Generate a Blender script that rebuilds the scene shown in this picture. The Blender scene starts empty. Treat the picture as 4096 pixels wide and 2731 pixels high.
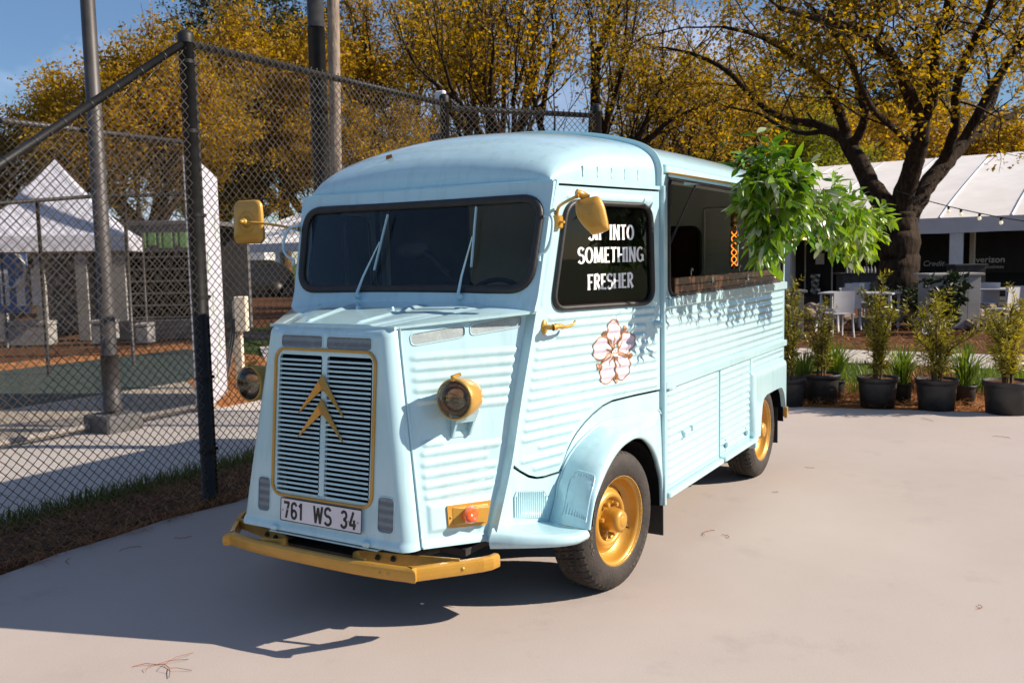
import bpy, math, random
import numpy as np
from mathutils import Vector, Matrix

random.seed(7)
RNG = np.random.default_rng(7)
SC = bpy.context.scene
COL = SC.collection

# ------------------------------------------------------------------ camera
CAM = np.array([2.7322, -3.9507, 1.6328])
YAW, PITCH, ROLL, FOC = -0.5420, -0.0937, -0.0198, 3615.0      # focal length in pixels of a 4096 px wide frame


def cam_basis():
    cy, sy, cp, sp = math.cos(YAW), math.sin(YAW), math.cos(PITCH), math.sin(PITCH)
    fwd = np.array([sy * cp, cy * cp, sp])
    right = np.array([cy, -sy, 0.0])
    up = np.cross(right, fwd)
    cr, sr = math.cos(ROLL), math.sin(ROLL)
    return cr * right + sr * up, -sr * right + cr * up, fwd


CR, CU, CF = cam_basis()
cam_data = bpy.data.cameras.new('camera')
cam = bpy.data.objects.new('camera', cam_data)
COL.objects.link(cam)
cam.matrix_world = Matrix(((CR[0], CU[0], -CF[0], CAM[0]), (CR[1], CU[1], -CF[1], CAM[1]),
                           (CR[2], CU[2], -CF[2], CAM[2]), (0, 0, 0, 1)))
cam_data.sensor_width = 36.0
cam_data.sensor_fit = 'HORIZONTAL'
cam_data.lens = FOC * 36.0 / 4096.0
cam_data.clip_start = 0.05
cam_data.clip_end = 2000.0
cam_data.dof.use_dof = True
cam_data.dof.focus_distance = 4.2
cam_data.dof.aperture_fstop = 6.3
SC.camera = cam

# ------------------------------------------------------------------ daylight
SUN = np.array([1.48, 0.66, 1.0])
SUN = SUN / np.linalg.norm(SUN)
world = bpy.data.worlds.new('World')
SC.world = world
world.use_nodes = True
wt = world.node_tree
for n in list(wt.nodes):
    wt.nodes.remove(n)
w_out = wt.nodes.new('ShaderNodeOutputWorld')
w_bg = wt.nodes.new('ShaderNodeBackground')
w_sky = wt.nodes.new('ShaderNodeTexSky')
w_sky.sky_type = 'NISHITA'
w_sky.sun_disc = False
w_sky.sun_elevation = math.asin(SUN[2])
w_sky.sun_rotation = math.atan2(SUN[0], SUN[1])
w_sky.air_density = 1.0
w_sky.dust_density = 0.1
w_sky.ozone_density = 3.0
w_tc = wt.nodes.new('ShaderNodeTexCoord')
w_map = wt.nodes.new('ShaderNodeMapping')
w_map.inputs['Scale'].default_value = (2.0, 2.0, 5.5)
w_map.inputs['Location'].default_value = (1.53, 2.97, 2.70)
w_noise = wt.nodes.new('ShaderNodeTexNoise')
w_noise.inputs['Scale'].default_value = 1.6
w_noise.inputs['Detail'].default_value = 6.0
w_noise.inputs['Roughness'].default_value = 0.55
w_ramp = wt.nodes.new('ShaderNodeValToRGB')
w_ramp.color_ramp.elements[0].position = 0.52
w_ramp.color_ramp.elements[0].color = (.24, .24, .24, 1)
w_ramp.color_ramp.elements[1].position = 0.70
w_ramp.color_ramp.elements[1].color = (0.8, 0.8, 0.8, 1)
w_mix = wt.nodes.new('ShaderNodeMix')
w_mix.data_type = 'RGBA'
w_mix.inputs['B'].default_value = (7.6, 8.6, 11.6, 1)
L = wt.links.new
L(w_tc.outputs['Generated'], w_map.inputs['Vector'])
L(w_map.outputs['Vector'], w_noise.inputs['Vector'])
L(w_noise.outputs['Fac'], w_ramp.inputs['Fac'])
L(w_ramp.outputs['Color'], w_mix.inputs['Factor'])
w_hs = wt.nodes.new('ShaderNodeHueSaturation')
w_hs.inputs['Saturation'].default_value = 1.5
L(w_sky.outputs['Color'], w_hs.inputs['Color'])
L(w_hs.outputs['Color'], w_mix.inputs['A'])
L(w_mix.outputs['Result'], w_bg.inputs['Color'])
w_bg.inputs['Strength'].default_value = 0.054
L(w_bg.outputs['Background'], w_out.inputs['Surface'])

sun_data = bpy.data.lights.new('sun', 'SUN')
sun_data.energy = 5.0
sun_data.angle = math.radians(0.5)
sun_data.color = (1.0, 0.88, 0.74)
sun = bpy.data.objects.new('sun', sun_data)
COL.objects.link(sun)
sun.rotation_euler = Vector(SUN).to_track_quat('Z', 'Y').to_euler()
sun.location = (6, 3, 6)

SC.view_settings.view_transform = 'Standard'
SC.view_settings.look = 'None'
SC.view_settings.exposure = 0.66
SC.view_settings.gamma = 1.0
SC.view_settings.use_curve_mapping = False
SC.render.engine = 'CYCLES'
SC.cycles.max_bounces = 8
SC.cycles.transparent_max_bounces = 24
SC.cycles.caustics_reflective = False
SC.cycles.caustics_refractive = False
SC.cycles.use_denoising = True


def at(px, py, depth):
    """World point seen at a 2352 px wide picture position, at a distance along the view axis."""
    u, v = px / 0.57422, py / 0.57422
    return CAM + depth * (CF + CR * (u - 2048) / FOC + CU * (1365.5 - v) / FOC)


def on_ground(px, py, z=0.0):
    p = at(px, py, 1.0) - CAM
    t = (z - CAM[2]) / p[2]
    return CAM + t * p
# ------------------------------------------------------------------ mesh helpers
class MB:
    """Collects vertices and faces of one mesh."""
    def __init__(self):
        self.v, self.f, self.flat = [], [], set()

    def add(self, verts, faces, flat=False):
        b = len(self.v)
        self.v.extend([tuple(map(float, p)) for p in verts])
        n0 = len(self.f)
        self.f.extend([tuple(i + b for i in f) for f in faces])
        if flat:
            self.flat.update(range(n0, len(self.f)))
        return self

    def box(self, a, b, M=None):
        x0, y0, z0 = a; x1, y1, z1 = b
        vs = [(x0, y0, z0), (x1, y0, z0), (x1, y1, z0), (x0, y1, z0), (x0, y0, z1), (x1, y0, z1), (x1, y1, z1), (x0, y1, z1)]
        if M is not None:
            vs = [tuple(M @ Vector(p)) for p in vs]
        return self.add(vs, [(0, 3, 2, 1), (4, 5, 6, 7), (0, 1, 5, 4), (1, 2, 6, 5), (2, 3, 7, 6), (3, 0, 4, 7)], True)

    def bbox(self, a, b, r=0.004, M=None):
        """Box with chamfered edges."""
        x0, y0, z0 = a; x1, y1, z1 = b
        r = min(r, (x1 - x0) * .49, (y1 - y0) * .49, (z1 - z0) * .49)
        vs, idx = [], {}
        cs = [(x0, x1), (y0, y1), (z0, z1)]
        for i in (0, 1):
            for j in (0, 1):
                for k in (0, 1):
                    c = (cs[0][i], cs[1][j], cs[2][k]); s = (1 - 2 * i, 1 - 2 * j, 1 - 2 * k)
                    for ax in range(3):
                        p = [c[q] + s[q] * (0 if q == ax else r) for q in range(3)]
                        idx[(i, j, k, ax)] = len(vs); vs.append(p)
        F = []
        for ax in range(3):
            o1, o2 = (ax + 1) % 3, (ax + 2) % 3
            for e in (0, 1):
                loop = []
                for (a1, a2) in ((0, 0), (1, 0), (1, 1), (0, 1)):
                    key = [0, 0, 0]; key[ax] = e; key[o1] = a1; key[o2] = a2
                    loop.append(idx[(*key, ax)])
                F.append(tuple(loop if e else loop[::-1]))
        for ax in range(3):
            o1, o2 = (ax + 1) % 3, (ax + 2) % 3
            for a1 in (0, 1):
                for a2 in (0, 1):
                    k0 = [0, 0, 0]; k0[o1] = a1; k0[o2] = a2; k1 = list(k0); k1[ax] = 1
                    F.append((idx[(*k0, o1)], idx[(*k0, o2)], idx[(*k1, o2)], idx[(*k1, o1)]))
        for i in (0, 1):
            for j in (0, 1):
                for k in (0, 1):
                    F.append((idx[(i, j, k, 0)], idx[(i, j, k, 1)], idx[(i, j, k, 2)]))
        if M is not None:
            vs = [tuple(M @ Vector(p)) for p in vs]
        return self.add(vs, F, True)

    def tube(self, pts, rad, n=8, caps=True, closed=False, flat=False, squash=None):
        """Tube through points; rad a number or one per point."""
        P = [Vector(p) for p in pts]
        m = len(P)
        R = [rad] * m if not hasattr(rad, '__len__') else list(rad)
        T = []
        for i in range(m):
            if closed:
                t = P[(i + 1) % m] - P[i - 1]
            else:
                t = P[min(i + 1, m - 1)] - P[max(i - 1, 0)]
            T.append(t.normalized() if t.length > 1e-9 else Vector((0, 0, 1)))
        up = Vector((0, 0, 1)) if abs(T[0].z) < 0.9 else Vector((1, 0, 0))
        nrm = (up - T[0] * up.dot(T[0])).normalized()
        vs = []
        for i in range(m):
            nrm = nrm - T[i] * nrm.dot(T[i])
            nrm = nrm.normalized() if nrm.length > 1e-6 else T[i].orthogonal().normalized()
            bi = T[i].cross(nrm)
            for k in range(n):
                a = 2 * math.pi * k / n
                ca, sa = math.cos(a), math.sin(a)
                if squash:
                    ca, sa = ca * squash[0], sa * squash[1]
                vs.append(P[i] + (nrm * ca + bi * sa) * R[i])
        F = []
        rng = m if closed else m - 1
        for i in range(rng):
            j = (i + 1) % m
            for k in range(n):
                k2 = (k + 1) % n
                F.append((i * n + k, j * n + k, j * n + k2, i * n + k2)[::-1])
        if caps and not closed:
            F.append(tuple(range(n)))
            F.append(tuple(range((m - 1) * n, m * n))[::-1])
        return self.add(vs, F, flat)

    def sweep(self, pts, prof, ref=(0, 0, 1), closed=False, caps=True):
        """Sweeps a flat profile [(a, b)] along pts: a along ref-perpendicular side, b along ref."""
        P = [Vector(p) for p in pts]; m = len(P); n = len(prof); vs = []
        ref = Vector(ref)
        for i in range(m):
            if closed:
                t = P[(i + 1) % m] - P[i - 1]
            else:
                t = P[min(i + 1, m - 1)] - P[max(i - 1, 0)]
            t.normalize()
            s = t.cross(ref).normalized(); r = s.cross(t).normalized()
            # mitre
            k = 1.0
            if 0 < i < m - 1 or closed:
                d1 = (P[i] - P[i - 1]).normalized()
                k = 1.0 / max(0.4, d1.dot(t))
            for a, b in prof:
                vs.append(P[i] + s * a * k + r * b)
        F = []
        for i in range(m if closed else m - 1):
            j = (i + 1) % m
            for q in range(n):
                q2 = (q + 1) % n
                F.append((i * n + q, i * n + q2, j * n + q2, j * n + q))
        if caps and not closed:
            F.append(tuple(range(n))[::-1]); F.append(tuple(range((m - 1) * n, m * n)))
        return self.add(vs, F, True)

    def lathe(self, prof, n=32, M=None, flat=False):
        """Profile [(radius, height)] turned about local z."""
        vs, F = [], []
        m = len(prof)
        for r, h in prof:
            for k in range(n):
                a = 2 * math.pi * k / n
                vs.append((r * math.cos(a), r * math.sin(a), h))
        for i in range(m - 1):
            for k in range(n):
                k2 = (k + 1) % n
                F.append((i * n + k, i * n + k2, (i + 1) * n + k2, (i + 1) * n + k))
        if M is not None:
            vs = [tuple(M @ Vector(p)) for p in vs]
        return self.add(vs, F, flat)

    def prism(self, poly, z0, z1, M=None):
        """Flat polygon [(x, y)] from z0 to z1."""
        n = len(poly)
        vs = [(x, y, z0) for x, y in poly] + [(x, y, z1) for x, y in poly]
        if M is not None:
            vs = [tuple(M @ Vector(p)) for p in vs]
        F = [tuple(range(n))[::-1], tuple(range(n, 2 * n))]
        F += [(i, (i + 1) % n, n + (i + 1) % n, n + i) for i in range(n)]
        return self.add(vs, F, True)

    def mesh(self, name, smooth=True):
        me = bpy.data.meshes.new(name)
        me.from_pydata(self.v, [], self.f)
        if smooth:
            arr = np.ones(len(self.f), dtype=bool)
            if self.flat:
                arr[list(self.flat)] = False
            me.polygons.foreach_set('use_smooth', arr)
        me.update()
        return me


def link(name, me, mat=None, parent=None):
    o = bpy.data.objects.new(name, me)
    COL.objects.link(o)
    if mat is not None and me is not None and len(me.materials) == 0:
        me.materials.append(mat)
    if parent is not None:
        o.parent = parent
        o.matrix_parent_inverse = Matrix.Translation(parent_origin(parent)).inverted()
    return o


ORIGIN = {}


def parent_origin(p):
    return Vector(ORIGIN.get(p.name, (0, 0, 0)))


def obj(name, mb, mat, parent=None, smooth=True):
    return link(name, mb.mesh(name, smooth), mat, parent)


def tag(o, label, cat, group=None):
    o['label'] = label
    o['category'] = cat
    if group:
        o['group'] = group
    return o


def thing(name, label, cat, loc=(0, 0, 0), group=None):
    """An Empty at the thing's base; its parts are built in world coordinates."""
    o = bpy.data.objects.new(name, None)
    COL.objects.link(o)
    o.location = loc
    o.empty_display_size = 0.2
    ORIGIN[o.name] = tuple(loc)
    return tag(o, label, cat, group)


def struct(name, mb, mat, smooth=True):
    o = obj(name, mb, mat, None, smooth)
    o['kind'] = 'structure'
    return o


def np_mesh(name, V, F, mat, smooth=False):
    """Mesh from numpy arrays (V: n x 3, F: m x k)."""
    me = bpy.data.meshes.new(name)
    n, (m, k) = len(V), F.shape
    me.vertices.add(n); me.vertices.foreach_set('co', np.ascontiguousarray(V, dtype=np.float32).ravel())
    me.loops.add(m * k); me.loops.foreach_set('vertex_index', np.ascontiguousarray(F, dtype=np.int32).ravel())
    me.polygons.add(m)
    me.polygons.foreach_set('loop_start', np.arange(0, m * k, k, dtype=np.int32))
    if smooth:
        me.polygons.foreach_set('use_smooth', np.ones(m, dtype=bool))
    me.update(calc_edges=True)
    me.materials.append(mat)
    return me


def copy_thing(o, loc, rotz=0.0, label=None, scale=1.0):
    """A copy of a thing and its parts (meshes shared). The source must stand at ORIGIN."""
    c = o.copy(); COL.objects.link(c)
    c.location = loc; c.rotation_euler = (0, 0, rotz); c.scale = (scale,) * 3
    if label:
        c['label'] = label
    ORIGIN[c.name] = tuple(loc)
    for ch in list(o.children):
        k = ch.copy(); COL.objects.link(k); k.parent = c
        for g in list(ch.children):
            q = g.copy(); COL.objects.link(q); q.parent = k
    return c


def frame(o, z, x=None):
    """Matrix with origin o and local z axis along z."""
    z = Vector(z).normalized()
    x = Vector(x) if x is not None else (Vector((0, 0, 1)) if abs(z.z) < .9 else Vector((1, 0, 0)))
    x = (x - z * x.dot(z)).normalized()
    y = z.cross(x)
    o = Vector(o)
    return Matrix(((x.x, y.x, z.x, o.x), (x.y, y.y, z.y, o.y), (x.z, y.z, z.z, o.z), (0, 0, 0, 1)))


def rrect(x0, x1, y0, y1, r, n=6):
    """Rounded rectangle outline, counter-clockwise."""
    r4 = list(r) if hasattr(r, '__len__') else [r] * 4
    out = []
    for (cx, cy, a0), rr in zip(((x1, y0, -90), (x1, y1, 0), (x0, y1, 90), (x0, y0, 180)), r4):
        ox = cx - rr if cx == x1 else cx + rr
        oy = cy - rr if cy == y1 else cy + rr
        for k in range(n + 1):
            a = math.radians(a0 + 90.0 * k / n)
            out.append((ox + rr * math.cos(a), oy + rr * math.sin(a)))
    return out


def rquad(q, r, n=6):
    """Quadrilateral with rounded corners (q counter-clockwise)."""
    out = []
    m = len(q)
    for i in range(m):
        p = Vector(q[i]); a = Vector(q[i - 1]); b = Vector(q[(i + 1) % m])
        da, db = (a - p).normalized(), (b - p).normalized()
        p0, p1 = p + da * r, p + db * r
        for k in range(n + 1):
            t = k / n
            out.append(tuple((1 - t) ** 2 * p0 + 2 * t * (1 - t) * p + t * t * p1))
    return out


def smooth_line(pts, n=8):
    """Catmull-Rom through points."""
    P = [Vector(p) for p in pts]
    P = [P[0] * 2 - P[1]] + P + [P[-1] * 2 - P[-2]]
    out = []
    for i in range(1, len(P) - 2):
        for k in range(n):
            t = k / n
            out.append(0.5 * ((2 * P[i]) + (P[i + 1] - P[i - 1]) * t + (2 * P[i - 1] - 5 * P[i] + 4 * P[i + 1] - P[i + 2]) * t * t
                              + (3 * P[i] - P[i - 1] - 3 * P[i + 1] + P[i + 2]) * t ** 3))
    out.append(P[-2])
    return out


def inside(U, V, poly):
    c = np.zeros(U.shape, bool)
    n = len(poly)
    for i in range(n):
        x1, y1 = poly[i - 1]; x2, y2 = poly[i]
        if y1 == y2:
            continue
        k = ((V < y1) != (V < y2)) & (U < (x2 - x1) * (V - y1) / (y2 - y1) + x1)
        c ^= k
    return c


def snap(U, V, poly):
    bd = np.full(U.shape, 1e9); bx = U.copy(); by = V.copy()
    n = len(poly)
    for i in range(n):
        x1, y1 = poly[i - 1]; x2, y2 = poly[i]
        dx, dy = x2 - x1, y2 - y1
        q = dx * dx + dy * dy
        if q < 1e-14:
            continue
        t = np.clip(((U - x1) * dx + (V - y1) * dy) / q, 0, 1)
        px, py = x1 + t * dx, y1 + t * dy
        d = (px - U) ** 2 + (py - V) ** 2
        k = d < bd
        bd = np.where(k, d, bd); bx = np.where(k, px, bx); by = np.where(k, py, by)
    return bx, by


def rib(u0, u1, v, hw=0.014, h=0.008):
    return (u0, v, u1, v, hw, h)


def relief(U, V, ribs):
    """Height of pressed beads (capsules) over the sheet."""
    H = np.zeros(U.shape)
    for (u0, v0, u1, v1, hw, h) in ribs:
        dx, dy = u1 - u0, v1 - v0
        ln = math.hypot(dx, dy)
        if ln > 1e-9:
            ex, ey = dx / ln * hw, dy / ln * hw
            ax, ay, bx, by = u0 + ex, v0 + ey, u1 - ex, v1 - ey
            q = (bx - ax) ** 2 + (by - ay) ** 2
            t = np.clip(((U - ax) * (bx - ax) + (V - ay) * (by - ay)) / max(q, 1e-12), 0, 1)
            d = np.hypot(U - ax - t * (bx - ax), V - ay - t * (by - ay)) / hw
        else:
            d = np.hypot(U - u0, V - v0) / hw
        k = d < 1
        H = np.where(k, np.maximum(H, h * np.cos(np.clip(d, 0, 1) * math.pi / 2) ** .75) if h > 0
                     else np.minimum(H, h * np.cos(np.clip(d, 0, 1) * math.pi / 2) ** .75), H)
    return H


def sheet(us, vs, fmap, ribs=(), poly=None, holes=(), skirt=0.012, extra=None):
    """A pressed sheet: grid over (u, v), clipped to poly minus holes, mapped to space by fmap(u, v, h)."""
    U, V = np.meshgrid(np.asarray(us, float), np.asarray(vs, float))
    ins = np.ones(U.shape, bool)
    if poly is not None:
        ins &= inside(U, V, poly)
    for hp in holes:
        ins &= ~inside(U, V, hp)
    q = ins[:-1, :-1] | ins[1:, :-1] | ins[:-1, 1:] | ins[1:, 1:]
    used = np.zeros(U.shape, bool)
    for a in (slice(0, -1), slice(1, None)):
        for b in (slice(0, -1), slice(1, None)):
            used[a, b] |= q
    mv = used & ~ins
    U2, V2 = U.copy(), V.copy()
    if mv.any():
        best = np.full(U.shape, 1e9)
        polys = ([poly] if poly is not None else []) + list(holes)
        # outside the outline goes to the outline; inside a hole goes to the hole's edge
        for k, pl in enumerate(polys):
            outl = poly is not None and k == 0
            bad = mv & (~inside(U, V, pl) if outl else inside(U, V, pl))
            if bad.any():
                sx, sy = snap(U[bad], V[bad], pl)
                U2[bad] = sx; V2[bad] = sy
    H = relief(U2, V2, ribs)
    if extra is not None:
        H = H + extra(U2, V2)
    X = np.stack(fmap(U2, V2, H), -1)
    X0 = np.stack(fmap(U2, V2, H - skirt), -1)
    nr, nc = U.shape
    idx = -np.ones(U.shape, int)
    idx[used] = np.arange(used.sum())
    verts = list(map(tuple, X[used]))
    faces = []
    ii, jj = np.nonzero(q)
    edges = {}
    for i, j in zip(ii, jj):
        f = (idx[i, j], idx[i, j + 1], idx[i + 1, j + 1], idx[i + 1, j])
        faces.append(f)
        for a, b in zip(f, f[1:] + f[:1]):
            edges[(a, b)] = edges.get((a, b), 0) + 1
    mb = MB()
    mb.add(verts, faces)
    if skirt:
        low = list(map(tuple, X0[used]))
        be = [(a, b) for (a, b) in edges if (b, a) not in edges]
        vs2, fs2 = [], []
        for a, b in be:
            k = len(vs2)
            vs2 += [verts[a], verts[b], low[b], low[a]]
            fs2.append((k + 1, k, k + 3, k + 2))
        mb.add(vs2, fs2, True)
    return mb


def lin(a, b, step):
    n = max(2, int(round(abs(b - a) / step)) + 1)
    return np.linspace(a, b, n)


def plate(outline, fmap, h0, h1):
    """A thin plate with the outline [(u, v)], between heights h0 and h1 of a mapped surface."""
    n = len(outline)
    def m(h):
        return [tuple(float(c) for c in fmap(np.array(u), np.array(v), np.array(h))) for u, v in outline]
    mb = MB()
    lo, hi = m(h0), m(h1)
    mb.add(hi, [tuple(range(n))], True)
    mb.add(lo, [tuple(range(n))[::-1]], True)
    mb.add(lo + hi, [(i, (i + 1) % n, n + (i + 1) % n, n + i) for i in range(n)], True)
    return mb


def ring(outline, fmap, h, r, n=8, squash=None):
    pts = [tuple(float(c) for c in fmap(np.array(u), np.array(v), np.array(h))) for u, v in outline]
    return MB().tube(pts, r, n, closed=True, squash=squash)


# stroke lettering: every glyph a list of polylines in a unit box (x 0..w, y 0..1)
def arc(cx, cy, rx, ry, a0, a1, n=10):
    return [(cx + rx * math.cos(math.radians(a0 + (a1 - a0) * k / n)), cy + ry * math.sin(math.radians(a0 + (a1 - a0) * k / n))) for k in range(n + 1)]


GLYPH = {
    'S': (.62, [arc(.31, .735, .25, .235, 25, 255, 12) + arc(.31, .26, .27, .25, 80, -155, 12)]),
    'I': (.30, [[(.15, 0), (.15, 1)]]),
    'P': (.62, [[(.13, 0), (.13, 1)], [(.13, .96), (.34, .96)] + arc(.34, .73, .22, .23, 90, -90, 10) + [(.13, .5)]]),
    'N': (.78, [[(.12, 0), (.12, 1)], [(.12, .98), (.64, .02)], [(.64, 0), (.64, 1)]]),
    'T': (.66, [[(.33, 0), (.33, 1)], [(.02, .95), (.64, .95)]]),
    'O': (.80, [arc(.40, .5, .33, .46, 90, 450, 24)]),
    'M': (.98, [[(.10, 0), (.17, 1)], [(.19, .98), (.49, .05)], [(.49, .05), (.79, .98)], [(.81, 1), (.88, 0)]]),
    'E': (.58, [[(.13, 0), (.13, 1)], [(.13, .95), (.54, .95)], [(.13, .5), (.46, .5)], [(.13, .05), (.56, .05)]]),
    'H': (.78, [[(.12, 0), (.12, 1)], [(.12, .5), (.66, .5)], [(.66, 0), (.66, 1)]]),
    'G': (.80, [arc(.42, .5, .34, .46, 50, 330, 20), [(.70, .46), (.70, .06)], [(.48, .45), (.74, .45)]]),
    'F': (.56, [[(.13, 0), (.13, 1)], [(.13, .95), (.54, .95)], [(.13, .5), (.46, .5)]]),
    'R': (.66, [[(.13, 0), (.13, 1)], [(.13, .96), (.34, .96)] + arc(.34, .74, .21, .22, 90, -90, 10) + [(.13, .52)], [(.30, .52), (.62, 0)]]),
    'A': (.74, [[(.05, 0), (.37, 1)], [(.37, 1), (.69, 0)], [(.18, .33), (.56, .33)]]),
    'L': (.54, [[(.13, 0), (.13, 1)], [(.13, .05), (.52, .05)]]),
    'B': (.66, [[(.13, 0), (.13, 1)], [(.13, .96), (.32, .96)] + arc(.32, .75, .20, .21, 90, -90, 8) + [(.13, .54)], [(.32, .52)] + arc(.34, .27, .23, .25, 90, -90, 8) + [(.13, .03)]]),
    '7': (.60, [[(.03, .93), (.57, .93)], [(.52, .95), (.26, 0)]]),
    '6': (.60, [arc(.30, .72, .22, .22, 15, 180, 10) + [(.08, .28)] + arc(.30, .27, .22, .23, 180, 540, 18)]),
    '1': (.40, [[(.04, .76), (.26, .96)], [(.24, 1), (.24, 0)]]),
    'W': (.84, [[(.06, 1), (.22, 0)], [(.22, 0), (.42, .92)], [(.42, .92), (.62, 0)], [(.62, 0), (.78, 1)]]),
    '3': (.60, [arc(.29, .735, .21, .215, 160, -80, 12) + arc(.29, .26, .23, .225, 80, -165, 12)]),
    '4': (.62, [[(.44, 0), (.44, .55)], [(.36, 1), (.08, .24)], [(.03, .25), (.60, .25)]]),
    ' ': (.40, []),
}


def lettering(text, fmap, u0, v0, height, width, stroke, flare=0.0, lift=0.0012, gap=0.06, taper=1.0):
    """Raised stroke letters laid on a mapped surface, fitted between u0 and u0 + width."""
    tot = sum(GLYPH[c][0] + gap for c in text) - gap
    sx = width / tot
    x = 0.0
    out = []
    for c in text:
        w, strokes = GLYPH[c]
        mb = MB()
        for si, pl in enumerate(strokes):
            P = [Vector((u0 + (x + a) * sx, v0 + b * height)) for a, b in pl]
            n = len(P)
            closed = (P[0] - P[-1]).length < 1e-6 and n > 4
            Ls, Rs = [], []
            for i in range(n):
                if closed:
                    t = (P[(i + 1) % (n - 1)] - P[i - 1 if i > 0 else n - 2])
                else:
                    t = P[min(i + 1, n - 1)] - P[max(i - 1, 0)]
                t.normalize()
                nn = Vector((-t.y, t.x))
                hw = stroke * .5
                if n > 3 or closed:        # thin where the curve runs level
                    hw *= 1.0 - (1 - taper) * abs(t.x) ** 2
                elif n == 2 and abs(t.x) > .95:
                    hw *= taper
                k = 1.0
                if 0 < i < n - 1 and not closed:
                    d1 = (P[i] - P[i - 1]).normalized()
                    k = 1 / max(.5, d1.dot(t))
                if flare and (i in (0, n - 1)) and not closed:
                    k *= 1 + flare
                Ls.append(P[i] + nn * hw * k); Rs.append(P[i] - nn * hw * k)
            if flare and n == 2:           # waisted stroke: add slimmer middle rows
                a, b = P
                t = (b - a).normalized(); nn = Vector((-t.y, t.x))
                hw = stroke * .5 * (taper if abs(t.x) > .95 else 1)
                ts = (0, .12, .3, .7, .88, 1); ks = (1 + flare, 1 + flare * .25, .95, .95, 1 + flare * .25, 1 + flare)
                Ls = [a.lerp(b, q) + nn * hw * k for q, k in zip(ts, ks)]
                Rs = [a.lerp(b, q) - nn * hw * k for q, k in zip(ts, ks)]
                n = len(ts)
            h = lift + .0002 * si
            vs = [tuple(float(q) for q in fmap(np.array(p.x), np.array(p.y), np.array(h))) for p in Ls + Rs]
            mb.add(vs, [(n + i, n + i + 1, i + 1, i) for i in range(n - 1)], True)
        if mb.f:
            out.append(mb)
        x += w + gap
    return out
# ------------------------------------------------------------------ procedural materials
def new_mat(name):
    m = bpy.data.materials.new(name)
    m.use_nodes = True
    t = m.node_tree
    return m, t, t.nodes['Principled BSDF']


def nd(t, kind, **kw):
    n = t.nodes.new(kind)
    for k, v in kw.items():
        if k in n.inputs:
            n.inputs[k].default_value = v
        else:
            setattr(n, k, v)
    return n


def ramp(t, stops):
    r = t.nodes.new('ShaderNodeValToRGB')
    e = r.color_ramp.elements
    while len(e) < len(stops):
        e.new(0.5)
    for k, (p, c) in enumerate(stops):
        e[k].position = p
        e[k].color = (*c, 1) if len(c) == 3 else c
    return r


def noisy(name, c1, c2, scale=6.0, rough=0.8, metal=0.0, bump=0.0, bscale=60.0, detail=6.0, spec=0.5, coat=0.0, p0=.35, p1=.65, rough2=None):
    """Two-tone noise colour with fine bump."""
    m, t, b = new_mat(name)
    tc = nd(t, 'ShaderNodeTexCoord')
    nz = nd(t, 'ShaderNodeTexNoise', Scale=scale, Detail=detail, Roughness=0.6)
    rp = ramp(t, [(p0, c1), (p1, c2)])
    t.links.new(tc.outputs['Object'], nz.inputs['Vector'])
    t.links.new(nz.outputs['Fac'], rp.inputs['Fac'])
    t.links.new(rp.outputs['Color'], b.inputs['Base Color'])
    b.inputs['Roughness'].default_value = rough
    b.inputs['Metallic'].default_value = metal
    b.inputs['Specular IOR Level'].default_value = spec
    if coat:
        b.inputs['Coat Weight'].default_value = coat
        b.inputs['Coat Roughness'].default_value = 0.08
    if rough2 is not None:
        mr = nd(t, 'ShaderNodeMapRange'); mr.inputs['To Min'].default_value = rough; mr.inputs['To Max'].default_value = rough2
        t.links.new(nz.outputs['Fac'], mr.inputs['Value']); t.links.new(mr.outputs['Result'], b.inputs['Roughness'])
    if bump:
        n2 = nd(t, 'ShaderNodeTexNoise', Scale=bscale, Detail=4.0)
        bp = nd(t, 'ShaderNodeBump', Strength=bump, Distance=0.01)
        t.links.new(tc.outputs['Object'], n2.inputs['Vector'])
        t.links.new(n2.outputs['Fac'], bp.inputs['Height'])
        t.links.new(bp.outputs['Normal'], b.inputs['Normal'])
    return m


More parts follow.
